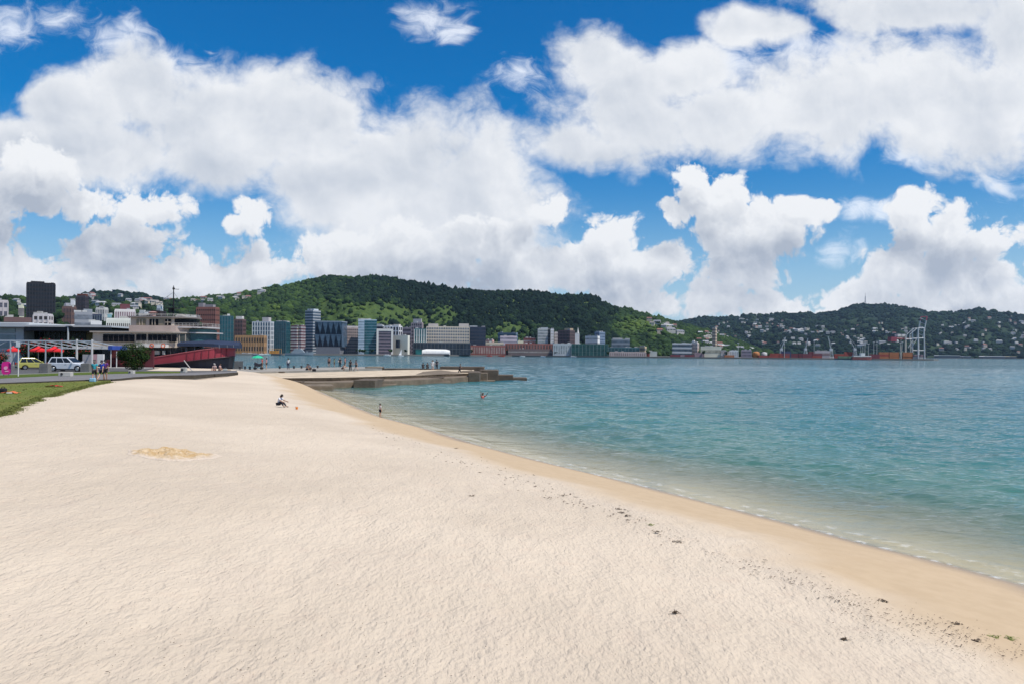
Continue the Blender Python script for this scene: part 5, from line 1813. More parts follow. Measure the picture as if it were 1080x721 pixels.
def walk_pos(px):
    """a spot on the back walkway under a photo column"""
    f = np.interp(px, [a[0] for a in walk_f], [a[2] for a in walk_f])
    y = np.interp(px, [a[0] for a in walk_f], [a[1] for a in walk_f])
    q = P(px, y, f)
    return q


for px, t in ((253, .75), (258.5, .75), (263.5, .7), (295, .65), (310, .6), (335, .6), (318, .65)):
    yf = np.interp(px, [a[0] for a in walk_f], [a[1] for a in walk_f])
    df = np.interp(px, [a[0] for a in walk_f], [a[2] for a in walk_f])
    yb_ = np.interp(px, [a[0] for a in walk_b[::-1]], [a[1] for a in walk_b[::-1]])
    db = np.interp(px, [a[0] for a in walk_b[::-1]], [a[2] for a in walk_b[::-1]])
    q = P(px, yf + (yb_ - yf) * t, df + (db - df) * t)
    o = MB().lathe([(.20, 0), (.15, .08), (.14, .38), (.22, .42), (.22, .5), (.1, .54)], n=12).build('mooring_bollard', M((.05, .05, .055), .6), None, True)
    o.location = (q.x, q.y, q.z - .03)
    tag(o, 'small black mooring bollard on the back walkway of the jetty', 'bollard', 'mooring bollards on the jetty')

# ------------------------------------------------------------------ tug restaurant
TD = 125.0
t0 = P(195, 391, TD)
tug = thing('tug_boat', 'converted tug restaurant with navy and red hull and beige upper decks', 'boat', (t0.x, TD, 0.0))


def T(px, py, dy=0.0):
    q = P(px, py, TD + dy)
    return q.x - t0.x, q.z


def tbox(name, px0, px1, y0, y1, d0, d1, mat, bevel=.03, parent=tug):
    """front face between photo columns and rows at distance TD+d0"""
    a, b_ = T(px0, y1, d0), T(px1, y0, d0)
    return MB().box(a[0], b_[0], d0, d1, a[1], T(px0, y0, d0)[1]).build(name, mat, parent, bevel=bevel)


navy = M((.010, .013, .022), .35, .25, .4, name='hull_paint')
redp = M((.31, .040, .058), .5, .16, .5, streak=True, name='bulwark_paint')
beige = M((.47, .40, .325), .7, .10, .5, streak=True, name='cabin_paint')
pinkb = M((.45, .35, .30), .7, .12, .5, name='cabin_paint')
dkg = M((.008, .009, .013), .25, .25, .08, 0, 0, .08, name='tinted_glass')
wpaint = M((.60, .58, .55), .6, .08, 1)
st_px = [140, 150, 160, 170, 180, 190, 200, 210, 218, 226, 232, 238, 242, 245, 247]
top_y = lambda p: float(np.interp(p, [140, 167, 190, 215, 235, 247], [379.5, 377, 373.5, 369.5, 367, 366]))
mid_y = lambda p: float(np.interp(p, [140, 167, 190, 215, 235, 247], [387, 384.5, 382.3, 379.6, 377.2, 375.6]))
BWD = 3.3


def hw(p):
    if p < 215:
        return BWD
    q = (p - 215) / 32.0
    return BWD * max(.04, math.sqrt(max(0, 1 - q ** 2.4)))


hull, bul, rail = MB(), MB(), MB()
hv, bv, rv = [], [], []
for p in st_px:
    w = hw(p)
    rake = max(0, (p - 225) / 22.0) * 1.1
    xb, zb_ = T(p, mid_y(p))
    xt, zt = T(p, top_y(p))
    hv += [(xb - rake, -w * .6, -1.4), (xb - rake * .35, -w * .95, .4), (xb, -w, zb_), (xb, w, zb_), (xb - rake * .35, w * .95, .4), (xb - rake, w * .6, -1.4)]
    bv += [(xb + .01, -w - .02, zb_ - .02), (xt + .12, -w - .10, zt), (xt + .08, -w + .06, zt), (xb, -w + .1, zb_)]
    bv += [(xb + .01, w + .02, zb_ - .02), (xt + .12, w + .10, zt), (xt + .08, w - .06, zt), (xb, w - .1, zb_)]
n_ = len(st_px)
fs = []
for i in range(n_ - 1):
    for q in range(5):
        fs.append((i * 6 + q, (i + 1) * 6 + q, (i + 1) * 6 + q + 1, i * 6 + q + 1))
fs += [tuple(range(6)), tuple((n_ - 1) * 6 + q for q in range(5, -1, -1))]
hull.add(hv, fs).build('hull', navy, tug)
fs = []
for i in range(n_ - 1):
    for o8 in (0, 4):
        for q in range(3):
            fs.append((i * 8 + o8 + q, (i + 1) * 8 + o8 + q, (i + 1) * 8 + o8 + q + 1, i * 8 + o8 + q + 1))
e_ = (n_ - 1) * 8
fs += [(e_, e_ + 4, e_ + 5, e_ + 1)]
bul.add(bv, fs).build('bulwark', redp, tug)
for yy_, nm in ((0, 'rubbing_strake'), (1, 'cap_rail')):
    pts = []
    for p in st_px:
        x, z = T(p, mid_y(p) if yy_ == 0 else top_y(p))
        pts.append((x + (.14 if yy_ else .04), -hw(p) - (.10 if yy_ else .04), z))
    MB().tube(pts, .07 if yy_ else .10, 6).build(nm, M((.35, .10, .11), .6) if yy_ else M((.05, .02, .025), .6), tug)
for p in (206, 214, 221, 228, 234, 239, 243):
    x, z0_ = T(p, mid_y(p) - .6)
    z1_ = T(p, top_y(p) + .8)[1]
    MB().tube([(x + .02, -hw(p) - .08, z0_), (x + .10, -hw(p) - .14, z1_)], .055, 5).build('fender', M((.16, .03, .045), .7), tug)
# deck
dv = []
for p in st_px:
    x, z = T(p, top_y(p) + 4)
    dv.append((x, hw(p) - .1, z))
dv2 = [(x, -y, z) for x, y, z in dv]
MB().add(dv + dv2[::-1], [(i, i + 1, 2 * n_ - 2 - i, 2 * n_ - 1 - i) for i in range(n_ - 1)]).build('main_deck', M((.10, .075, .06), .8), tug)
# dark glazed saloon on the main deck and dark red base of the pontoon
tbox('saloon_base', 107, 150, 379, 392, -2.6, 5, M((.11, .022, .03), .7, .2, .6))
wd = MB()
for p in np.linspace(150, 204, 10):
    x, z = T(p, 366.3, -2.3)
    zb_ = T(p, 379, -2.3)[1]
    wd.box(x - .04, x + .04, -2.40, -2.302, zb_, z)
wd.build('saloon_frame', M((.10, .09, .09), .5), tug)
for p0_, p1_ in ((163, 168), (171, 173.5), (210, 215)):
    tbox('deck_locker', p0_, p1_, 369.5, 373.5, -2.75, -2.35, M((.42, .42, .38), .7))


def front_curve(px0, px1, halfd, n=14):
    """plan of a deck house: straight sides with a half-ellipse bow end from px0 to px1"""
    x0, x1 = T(px0, 360)[0], T(px1, 360)[0]
    return [(x0 + (x1 - x0) * math.sin(a), -halfd * math.cos(a)) for a in np.linspace(0, PI, n)]


def house(name, pxl, px0, px1, y0, y1, halfd, mat, dyc=2.0, parent=tug):
    pl = front_curve(px0, px1, halfd)
    xl_ = T(pxl, 360)[0]
    poly = [(xl_, -halfd)] + pl + [(xl_, halfd)]
    poly = [(x, y + dyc) for x, y in poly]
    zc = lambda yy: P((pxl + px1) / 2, yy, TD + dyc - halfd).z
    return MB().prism(poly, zc(y1), zc(y0)).build(name, mat, parent)


house('saloon', 128, 205, 233, 366.2, 390, 2.3, M((.016, .014, .014), .35, .3, .5), 0.0)
house('lower_house', 107, 186, 207, 350.6, 366, 4.6, beige)
house('lower_roof', 105, 184, 211, 349.6, 351.0, 5.0, M((.34, .30, .26), .8, .12, 1))
house('balcony', 155, 180, 190, 362.6, 366.2, 5.5, wpaint)
for p0_, p1_ in ((108.5, 141.5), (143.5, 154), (156, 186)):
    w_ = tbox('window', p0_, p1_, 352.6, 360.2, -2.75, -2.55, dkg)
    fr = MB()
    nm_ = max(2, int((p1_ - p0_) / 5))
    for q in range(1, nm_):
        p = p0_ + (p1_ - p0_) * q / nm_
        x, z = T(p, 352.7, -2.8)
        fr.box(x - .03, x + .03, -2.80, -2.76, T(p, 360.1, -2.8)[1], z)
    fr.build('window_frame', M((.07, .06, .06), .6), w_)
house('bow_window', 188, 190, 209, 352.4, 359.8, 4.35, glassm((.06, .07, .065), .15))
fr = MB()
zt_, zb_ = T(198, 352, -2.4)[1], T(198, 360, -2.4)[1]
for x, y in front_curve(190, 209, 4.42, 12)[:8]:
    fr.box(x - .06, x + .06, y + 2 - .06, y + 2 + .06, zb_, zt_)
fr.build('bow_window_frame', M((.42, .36, .30), .6), tug)
# wheel house with teal glass, wing roofs
house('wheelhouse', 200, 208, 222, 347.4, 359.6, 3.0, glassm((.03, .10, .11), .15))
house('wheelhouse_roof', 186, 206, 229, 350.4, 351.6, 3.4, M((.46, .44, .43), .6))
house('wing_roof', 178, 200, 225, 344.2, 346.0, 4.0, M((.44, .41, .40), .6))
house('upper_parapet', 143, 186, 209, 343.4, 350.2, 4.2, pinkb)
house('upper_house', 143, 182, 200, 335.2, 344, 3.7, beige)
house('upper_roof', 141.5, 182, 205, 333.6, 335.0, 4.1, M((.20, .18, .17), .8))
house('upper_bow_window', 181, 184, 203, 336.4, 343.2, 3.55, dkg)
for p0_, p1_, mt in ((143.8, 153, M((.20, .17, .11), .4)), (157.5, 166.5, dkg), (167.2, 172.6, M((.22, .19, .14), .4)), (174, 180, dkg)):
    tbox('window', p0_, p1_, 336.6, 343.0, -1.85, -1.66, mt)
for p in (147, 150, 160.5, 163.5, 176.8):
    x, z = T(p, 336.7, -1.9)
    MB().box(x - .04, x + .04, -1.92, -1.86, T(p, 343, -1.9)[1], z).build('window_frame', beige, tug)
fr = MB()
fr.box(T(174, 340, -1.9)[0], T(180, 340, -1.9)[0], -1.92, -1.86, T(177, 340.2, -1.9)[1], T(177, 339.6, -1.9)[1])
fr.build('window_frame', beige, tug)
# roof clutter: raked funnel, vent cowl, white hatch
a, b_ = T(147, 333.6), T(166, 331)
MB().profile([(a[0], a[1]), (b_[0], a[1]), (b_[0], T(0, 326)[1]), (T(160.5, 0)[0], T(0, 325.5)[1]), (T(157, 0)[0], T(0, 330.5)[1])], 1, 3.2).build('funnel', M((.03, .022, .025), .6), tug)
MB().lathe([(.45, T(0, 333)[1]), (.45, T(0, 329.5)[1]), (.7, T(0, 328)[1]), (.3, T(0, 327)[1])], T(162.5, 0)[0], .6, 12).build('vent_cowl', M((.38, .22, .19), .6), tug)
tbox('hatch', 146, 158, 330.6, 333.0, 1.0, 2.8, M((.5, .48, .45), .7))
tbox('deck_box', 186, 192, 331.8, 333.4, 0.2, 1.6, M((.5, .46, .40), .7))
for nm_r, pxl, px0_, px1_, ya, yb2, hd in (('balcony_rail', 155, 182, 191, 359.6, 362.6, 5.4), ('deck_rail', 186, 209, 224, 340.8, 344.2, 3.9), ('roof_rail', 143, 182, 203, 331.2, 333.6, 3.9)):
    rl_ = MB()
    zt_, zb_ = P(180, ya, TD + 2 - hd).z, P(180, yb2, TD + 2 - hd).z
    cv = [(T(pxl, 360)[0], -hd + 2)] + [(x, y + 2) for x, y in front_curve(px0_, px1_, hd, 12)]
    for z in (zt_, (zt_ + zb_) / 2):
        rl_.tube([(x, y, z) for x, y in cv], .022, 5)
    full = [cv[0]]
    for i in range(1, 6):
        full.append((cv[0][0] + (cv[1][0] - cv[0][0]) * i / 6, cv[0][1]))
    for x, y in full + cv[1:]:
        rl_.tube([(x, y, zb_), (x, y, zt_)], .022, 5)
    rl_.build(nm_r, M((.45, .43, .40), .5), tug)
for px in (160, 172):
    x, z = T(px, 364.4, -3.6)
    rg2 = MB()
    rg2.tube([(x + .28 * math.cos(a), -3.62, z + .28 * math.sin(a)) for a in np.linspace(0, 2 * PI, 15)], .07, 6)
    rg2.build('lifebuoy', M((.55, .10, .04), .6), tug)
# mast
mx = T(181.5, 0)[0]
mst = MB().tube([(mx, 1.5, T(0, 334)[1]), (mx, 1.5, T(0, 318)[1]), (mx, 1.5, T(0, 299)[1])], [.16, .12, .06], 8).build('mast', M((.012, .012, .014), .5), tug)
y_ = MB().box(mx - .9, mx + .8, .9, 2.1, T(0, 323.6)[1], T(0, 322.6)[1])
y_.box(mx - .7, mx - .1, 1.2, 1.8, T(0, 328)[1], T(0, 323.7)[1])
y_.tube([(mx - .1, 1.5, T(0, 302.6)[1]), (mx + .85, 1.5, T(0, 302.9)[1])], .045, 5)
y_.tube([(mx - .5, 1.5, T(0, 314)[1]), (mx + .3, 1.5, T(0, 314)[1])], .05, 5)
y_.build('crosstree', M((.012, .012, .014), .5), mst)
MB().lathe([(.16, T(0, 303.2)[1]), (.2, T(0, 302)[1]), (.12, T(0, 300.6)[1])], mx, 1.5, 10).build('mast_lamp', M((.02, .02, .02), .4), mst)
rg_ = MB()
for ex, ez in ((141.5, 334), (203, 335.5)):
    rg_.tube([(mx, 1.5, T(0, 306)[1]), (T(ex, 0)[0], 1.5, T(0, ez)[1])], .02, 4)
rg_.tube([(mx - .9, 1.5, T(0, 323)[1]), (mx - .9, 1.5, T(0, 310)[1])], .03, 4)
rg_.build('rigging', M((.03, .03, .03), .6), mst)
# navy awning over the fore deck on posts
aw = MB()
av = []
for p in (187, 200, 215, 230, 241, 246.5):
    x, zf = T(p, float(np.interp(p, [187, 215, 246.5], [361.2, 361.2, 363.2])), -3.1)
    hwd = min(3.2, hw(p) + .05)
    av += [(x, -hwd, zf - .55), (x, -hwd, zf - .1), (x, 0, zf + .45), (x, hwd, zf - .1), (x, hwd, zf - .55)]
fs = []
for i in range(5):
    for q in range(4):
        fs.append((i * 5 + q, (i + 1) * 5 + q, (i + 1) * 5 + q + 1, i * 5 + q + 1))
fs += [(0, 1, 2, 3, 4), (29, 28, 27, 26, 25)]
aw.add(av, fs).build('awning', M((.020, .032, .065), .8, .2, .8, name='canvas'), tug)
for p in (196, 205, 214, 223, 231, 238, 243):
    x, z1_ = T(p, 363.6, -3.1)
    z0_ = T(p, top_y(p), -3.1)[1]
    MB().tube([(x, -min(3.0, hw(p)), z0_), (x, -min(3.0, hw(p)), z1_)], .035, 5).build('awning_post', M((.22, .24, .27), .5), tug)
MB().lathe([(.30, T(0, 371)[1]), (.34, T(0, 367.5)[1]), (.15, T(0, 366)[1])], T(245.5, 0)[0], 0, 10).build('bow_light', wpaint, tug)
# gangway pole leaning from the quay
p0_, p1_ = P(203.2, 391.4, 101), P(194.2, 379.8, 105)
g = thing('mooring_pole', 'pale pole leaning from the quay against the tug hull', 'pole', p0_)
MB().tube([(0, 0, 0), p1_ - p0_], .06, 8).build('shaft', M((.40, .37, .33), .7), g)
MB().lathe([(.16, 0), (.16, .06), (.08, .12)], n=10).build('foot', M((.1, .1, .1)), g)

# ------------------------------------------------------------------ pavilion behind the car park
PD = 140.0
p0_ = P(50, 384, PD)
pav = thing('pavilion', 'long flat roofed waterfront pavilion with dark glazed front and deep fascia', 'building', (p0_.x, PD, GR))


def Q(px, py, dy=0.0):
    q = P(px, py, PD + dy)
    return q.x - p0_.x, q.z - GR


def pbox(name, px0, px1, y0, y1, d0, d1, mat, bevel=.0, parent=pav):
    a, b_ = Q(px0, y1, d0), Q(px1, y0, d0)
    return MB().box(a[0], b_[0], d0, d1, max(a[1], 0), b_[1]).build(name, mat, parent, bevel=bevel)


pgl = M((.014, .020, .018), .15, .25, .08, 0, 0, .12, name='tinted_glass')
pbox('glass_wall', 24, 108, 349, 386, 0, 16, pgl)
pbox('fascia', 26, 116.5, 344.6, 348.6, -5, -4.6, M((.035, .032, .035), .7))
pbox('soffit', 26, 116.5, 347.6, 348.9, -4.6, 17, M((.06, .055, .05), .8))
pbox('roof', 24, 117.5, 343.5, 344.5, -5.2, 17, M((.46, .46, .46), .6, .1, .3))
pbox('olive_wall', 91, 107.5, 349.3, 366, -.25, -.02, M((.20, .165, .075), .8, .12, 2, streak=True))
fr = MB()
for p in np.linspace(26, 90, 13):
    x, z = Q(p, 349, -.1)
    fr.box(x - .05, x + .05, -.12, -.02, 0, z)
fr.box(Q(24, 0)[0], Q(91, 0)[0], -.14, -.02, 3.0, 3.12)
fr.build('glazing_frame', M((.07, .07, .07), .5), pav)
# pale glazed wing
pbox('wing_wall', -45, 25, 345, 386, -3, 14, M((.40, .42, .43), .6, .08, .4))
for y0, y1 in ((346.5, 350.5), (353.2, 358.5), (360.5, 366)):
    pbox('wing_window', -44, 16, y0, y1, -3.1, -2.95, glassm((.20, .25, .26), .15))
pbox('wing_roof', -46, 31, 340.2, 344.6, -4.2, 15, M((.46, .48, .49), .55, .08, .3), .1)
for px in (71.3,):
    pbox('roof_post', px - .55, px + .55, 344, 384, -5.6, -5.3, M((.50, .53, .54), .5))
    pbox('roof_lamp', px - 3, px + 4, 342.2, 343.6, -5.7, -4.7, M((.65, .65, .65), .5))
# block behind the tug bow end of the pavilion
r = thing('annexe', 'pale flat annexe with one dark slit window between pavilion and tug', 'building', (P(113, 384, 148).x, 148, GR))
a, b_ = P(105, 384, 148), P(146, 349.3, 148)
MB().box(a.x - P(113, 384, 148).x, b_.x - P(113, 384, 148).x, 0, 10, 0, b_.z - GR).build('wall', M((.40, .36, .31), .8), r)
MB().box(a.x - P(113, 384, 148).x + .6, b_.x - P(113, 384, 148).x - .3, -.1, .05, P(110, 360.5, 148).z - GR, P(110, 353, 148).z - GR).build('window', pgl, r)

# ------------------------------------------------------------------ pergola, umbrellas, canopy, signs
steel = M((.36, .40, .43), .45, .1, 1, name='galvanised')
ED = 104.0
p0_ = P(54, 388.6, ED)
per = thing('pergola', 'galvanised steel pergola frame with slim posts in front of the cafe umbrellas', 'pergola', (p0_.x, ED, GR))
tz = P(54, 360.3, ED).z - GR
for px in (-8, 11, 30, 48, 65, 81, 97):
    x = P(px, 380, ED).x - p0_.x
    th = .09 if px > 75 else .06
    MB().box(x - th, x + th, -th, th, 0, tz + (.35 if px > 75 else 0)).build('post', wpaint if px > 75 else steel, per)
x0, x1 = P(-8, 380, ED).x - p0_.x, P(98, 380, ED).x - p0_.x
MB().box(x0, x1, -.07, .07, tz + .01, tz + .2).build('beam', steel, per)
MB().box(x0, x1, 13.93, 14.07, tz - .9, tz - .7).build('beam', steel, per)
for i, px in enumerate((-8, 11, 30, 48, 65, 81)):
    x = P(px, 380, ED).x - p0_.x
    MB().tube([(x, 14, tz - .8), (x + 2.0, 0.1, tz + .1)], .07, 5).build('rafter', steel, per)
    MB().tube([(x, 0, tz - 1.0), (x + 1.9, 0, tz - .02)], .05, 5).build('brace', steel, per)
redc = M((.60, .018, .022), .8, .08, 2, name='umbrella_canvas')
for px, wpx, lb, dd in ((14, 13, 'red cafe umbrella half hidden behind the sign pole', 116), (40.5, 18, 'red cafe umbrella over the yellow green hatchback', 114), (57.5, 17.5, 'red cafe umbrella above the silver grey car roof', 114)):
    c_ = P(px, 370.2, dd)
    r = thing('umbrella', lb, 'umbrella', (c_.x, dd, GR), .35, 'red cafe umbrellas')
    R_ = wpx * dd / F / 2
    z0_, z1_ = c_.z - GR, P(px, 364.6, dd).z - GR
    mb = MB()
    vs = [(0, 0, z1_)]
    for q in range(8):
        a = q * PI / 4
        vs += [(R_ * .5 * math.cos(a), R_ * .5 * math.sin(a), z0_ + (z1_ - z0_) * .52), (R_ * math.cos(a), R_ * math.sin(a), z0_ + .18), (R_ * math.cos(a), R_ * math.sin(a), z0_ - .05)]
    fs = []
    for q in range(8):
        a, b_ = 1 + q * 3, 1 + ((q + 1) % 8) * 3
        fs += [(0, a, b_), (a, a + 1, b_ + 1, b_), (a + 1, a + 2, b_ + 2, b_ + 1)]
    mb.add(vs, fs).build('canopy', redc, r)
    MB().tube([(0, 0, 0), (0, 0, z1_ - .02)], .045, 8).build('pole', M((.45, .43, .4), .5), r)
    MB().lathe([(.35, 0), (.35, .08), (.08, .12)], n=12).build('base', M((.1, .1, .1)), r)

# entrance canopy towards the tug
CD = 109.0
p0_ = P(100, 388, CD)
cn = thing('entrance_canopy', 'flat white entrance canopy with a blue end and two white posts by the bush', 'canopy', (p0_.x, CD, GR))
cx = lambda p: P(p, 380, CD).x - p0_.x
cz = lambda y: P(100, y, CD).z - GR
MB().box(cx(80), cx(118), -1, 3, cz(367.4), cz(365.3)).build('roof', wpaint, cn)
MB().box(cx(118.05), cx(122.5), -1.05, 3.05, cz(368.4), cz(364.2)).build('end_panel', M((.03, .07, .30), .5), cn)
for px in (120, 126):
    MB().tube([(cx(px), -.8, 0), (cx(px), -.8, cz(366 if px < 125 else 370))], .07, 8).build('post', wpaint, cn)
w_ = MB().box(cx(103), cx(150), 3.4, 3.7, 0, cz(368.6))
w_.build('back_wall', M((.10, .02, .025), .7, .25, 1), cn)
MB().box(cx(103), cx(140), 3.2, 3.39, cz(384), cz(379)).build('wall_band', M((.16, .03, .03), .7), cn)
fl = MB().box(cx(109), cx(150), -1, 3.3, 0, .16)
fl.build('ramp', M((.36, .34, .32), .8), cn)
r = thing('display_board', 'white display board with pink panel standing behind the walking couple', 'board', (P(98, 386, 105).x, 105, GR))
bx_ = lambda p: P(p, 380, 105).x - P(98, 386, 105).x
bz_ = lambda y: P(98, y, 105).z - GR
MB().box(bx_(87), bx_(96.5), 0, .3, bz_(384), bz_(373.5)).build('panel', M((.34, .33, .34), .6), r)
MB().box(bx_(97), bx_(102.3), -.02, .3, bz_(384), bz_(373.2)).build('panel', M((.5, .30, .31), .6), r)
MB().box(bx_(102.6), bx_(109), -.04, .3, bz_(384), bz_(373.0)).build('panel', M((.66, .65, .62), .6), r)
for px in (88, 98, 108):
    MB().box(bx_(px) - .05, bx_(px) + .05, .05, .2, 0, bz_(384)).build('leg', M((.2, .2, .2)), r)

# parking sign and pink board
q = G(19.2, 396.6, 1.94)
r = thing('sign_pole', 'slim white sign pole with a small square plate at the top', 'sign', q)
h = P(19, 361.2, q.y).z - 1.94
MB().tube([(0, 0, 0), (0, 0, h)], .055, 8).build('pole', wpaint, r)
MB().box(-.19, .19, -.08, -.055, h - .42, h + .06).build('plate', M((.62, .64, .66), .5), r, bevel=.01)
q = G(6.6, 396.3, 1.94)
r = thing('pink_sign', 'bright pink rounded sign board standing at the lawn edge', 'sign', q, .12)
s_ = q.y / F
poly = []
wv, hv_ = 9.0 * s_, 13.5 * s_
for cx_, cz_, a0 in ((wv / 2 - .28, .16 + .28, -PI / 2), (wv / 2 - .28, .16 + hv_ - .28, 0), (-wv / 2 + .28, .16 + hv_ - .28, PI / 2), (-wv / 2 + .28, .16 + .28, PI)):
    for t in np.linspace(0, PI / 2, 6):
        poly.append((cx_ + .28 * math.cos(a0 + t), cz_ + .28 * math.sin(a0 + t)))
MB().profile(poly, -.05, .05).build('panel', M((.62, .02, .24), .5, .06, 1), r)
em = MB()
em.wheel(-.02, -.062, .16 + hv_ * .52, .17, .02, 20)
em.box(-.10, .22, -.07, -.055, .16 + hv_ * .22, .16 + hv_ * .30)
em.build('emblem', M((.80, .35, .52), .5), r)
for sx in (-.22, .22):
    MB().box(sx - .03, sx + .03, -.03, .03, 0, .17).build('leg', M((.15, .15, .15)), r)

# plinths and low white blocks
for px, y1, y0, w, lb in ((47.8, 393.2, 382.6, 10, 'grey stone plinth hiding the nose of the yellow green hatchback'), (91, 392.0, 382.8, 10, 'grey stone plinth in front of the white car bonnet')):
    q = G(px, y1, 1.93)
    s_ = q.y / F
    o = MB().profile([(-w * s_ / 2, 0), (w * s_ / 2, 0), (w * s_ / 2 - .06, (y1 - y0) * s_), (-w * s_ / 2 + .06, (y1 - y0) * s_)], -.35, .35).build('stone_plinth', M((.17, .165, .155), .9, .25, 2, bump=.05), None, bevel=.04)
    o.location = q
    tag(o, lb, 'plinth')
for px, y1, y0, w, lb in ((69.5, 396.6, 391.8, 13, 'low white concrete block with a dark emblem below the white car'), (139, 393.9, 390.2, 5.2, 'small white concrete block at the foot of the round bush'), (194, 392.4, 387.2, 5.6, 'small white concrete block on the quay by the tug hull')):
    q = G(px, y1, 1.94)
    s_ = q.y / F
    r = thing('concrete_block', lb, 'block', q, 0.0)
    MB().box(-w * s_ / 2, w * s_ / 2, -.25, .25, 0, (y1 - y0) * s_).build('body', M((.47, .45, .40), .8, .12, 2), r, bevel=.04)
    MB().wheel(-.02 * w, -.26, (y1 - y0) * s_ * .55, (y1 - y0) * s_ * .28, .03, 16).build('emblem', M((.05, .05, .05)), r)

# ------------------------------------------------------------------ cars
def car(label, pos, yaw, L, Wd, H, paint, suv=True, group=None):
    r = thing('parked_car', label, 'car', pos, yaw)
    g = .20
    wr = .36 if suv else .30
    belt = H * .60
    fx, rx = L / 2, -L / 2
    side = [(rx, .42), (rx + .06, belt - .06), (rx + .18, belt), (fx * .40, belt), (fx - .55, belt - .10), (fx - .10, belt - .28), (fx, .55), (fx - .05, g + .05)]
    low = []
    for cx_ in (fx - .85, rx + .82):
        for t in np.linspace(0, PI, 9):
            low.append((cx_ + (wr + .07) * math.cos(t), max(g, wr - .02 + (wr + .07) * math.sin(t) * .92)))
    body = side + low[:9] + low[9:] + [(rx + .06, g + .05)]
    pm = M(paint, .28, .04, .5, .15, 0, .6, name='car_paint')
    MB().profile(body, -Wd / 2, Wd / 2).build('body', pm, r, bevel=.05)
    # greenhouse tapered to the roof
    if suv:
        base_ = [(rx + .10, belt - .02), (fx * .42, belt - .02)]
        top = [(rx + .42, H), (fx * .42 - .95, H)]
    else:
        base_ = [(rx + .08, belt - .02), (fx * .50, belt - .02)]
        top = [(rx + .48, H), (fx * .50 - 1.0, H)]
    w0, w1 = Wd / 2 - .06, Wd / 2 - .26
    vs = []
    for s in (-1, 1):
        vs += [(base_[0][0], s * w0, base_[0][1]), (base_[1][0], s * w0, base_[1][1]), (top[1][0], s * w1, top[1][1]), (top[0][0], s * w1, top[0][1])]
    MB().add(vs, [(0, 1, 2, 3), (7, 6, 5, 4), (3, 2, 6, 7), (1, 5, 6, 2), (0, 3, 7, 4), (0, 4, 5, 1)]).build('cabin', pm, r, bevel=.05)
    cg = glassm((.010, .013, .016), .06)

    def on_side(s, u, v, out=.012):
        xb = base_[0][0] + (base_[1][0] - base_[0][0]) * u
        xt = top[0][0] + (top[1][0] - top[0][0]) * u
        return (xb + (xt - xb) * v, s * (w0 + (w1 - w0) * v + out), base_[0][1] + (H - base_[0][1]) * v)

    for s in (-1, 1):
        for u0, u1 in ((.06, .33), (.36, .64), (.67, .95)):
            q = [on_side(s, u0, .10), on_side(s, u1, .10), on_side(s, min(u1, .93), .86), on_side(s, u0 + .01, .86)]
            q2 = [on_side(s, u0, .10, -.01), on_side(s, u1, .10, -.01), on_side(s, min(u1, .93), .86, -.01), on_side(s, u0 + .01, .86, -.01)]
            MB().add(q + q2, [(0, 1, 2, 3), (7, 6, 5, 4), (0, 4, 5, 1), (1, 5, 6, 2), (2, 6, 7, 3), (3, 7, 4, 0)]).build('window', cg, r)
    for nm, bx, tx, sg in (('windscreen', base_[1], top[1], 1), ('rear_window', base_[0], top[0], -1)):
        pts = []
        for v, ww in ((.12, w0 - .1), (.88, w1 - .03)):
            x = bx[0] + (tx[0] - bx[0]) * v + sg * .015
            z = bx[1] + (tx[1] - bx[1]) * v + .01
            pts += [(x, -ww, z), (x, ww, z)]
        pts2 = [(x - sg * .02, y, z - .01) for x, y, z in pts]
        MB().add(pts + pts2, [(0, 1, 3, 2), (4, 6, 7, 5), (0, 4, 5, 1), (2, 3, 7, 6), (0, 2, 6, 4), (1, 5, 7, 3)]).build(nm, cg, r)
    for cx_ in (fx - .85, rx + .82):
        for s in (-1, 1):
            w_ = MB().wheel(cx_, s * (Wd / 2 - .10), wr, wr, .22, 24).build('tyre', M((.015, .015, .016), .9), r)
            w_.name = 'wheel'
            MB().wheel(cx_, s * (Wd / 2 - .085), wr, wr * .64, .22, 20).build('rim', M((.38, .39, .40), .3, .1, 1, .8), w_)
    for s in (-1, 1):
        MB().box(fx - .28, fx - .02, s * (Wd / 2 - .30) - .16, s * (Wd / 2 - .30) + .16, belt - .42, belt - .26).build('headlight', M((.6, .62, .62), .15), r, bevel=.02)
        MB().box(rx - .02, rx + .16, s * (Wd / 2 - .14) - .13, s * (Wd / 2 - .14) + .145, belt - .30, belt + .02).build('tail_light', M((.42, .02, .015), .25), r, bevel=.02)
        MB().box(fx * .36 - .1, fx * .36 + .1, s * (Wd / 2 + .10) - .09, s * (Wd / 2 + .10) + .09, belt + .02, belt + .17).build('mirror', pm, r, bevel=.03)
        MB().box(-.05, .15, s * (Wd / 2 + .012) - .012, s * (Wd / 2 + .012) + .012, belt - .17, belt - .13).build('door_handle', M((.3, .3, .3), .3), r)
    MB().box(rx + .9 + wr, fx - .95 - wr, -Wd / 2 - .015, Wd / 2 + .015, g - .02, g + .14).build('sill', M((.03, .03, .03), .6), r)
    MB().box(fx - .12, fx + .03, -Wd / 2 + .1, Wd / 2 - .1, g + .02, g + .24).build('bumper', M((.04, .04, .045), .5), r, bevel=.03)
    MB().box(rx - .03, rx + .1, -Wd / 2 + .1, Wd / 2 - .1, g + .02, g + .26).build('bumper', M((.05, .05, .05), .5), r, bevel=.03)
    return r


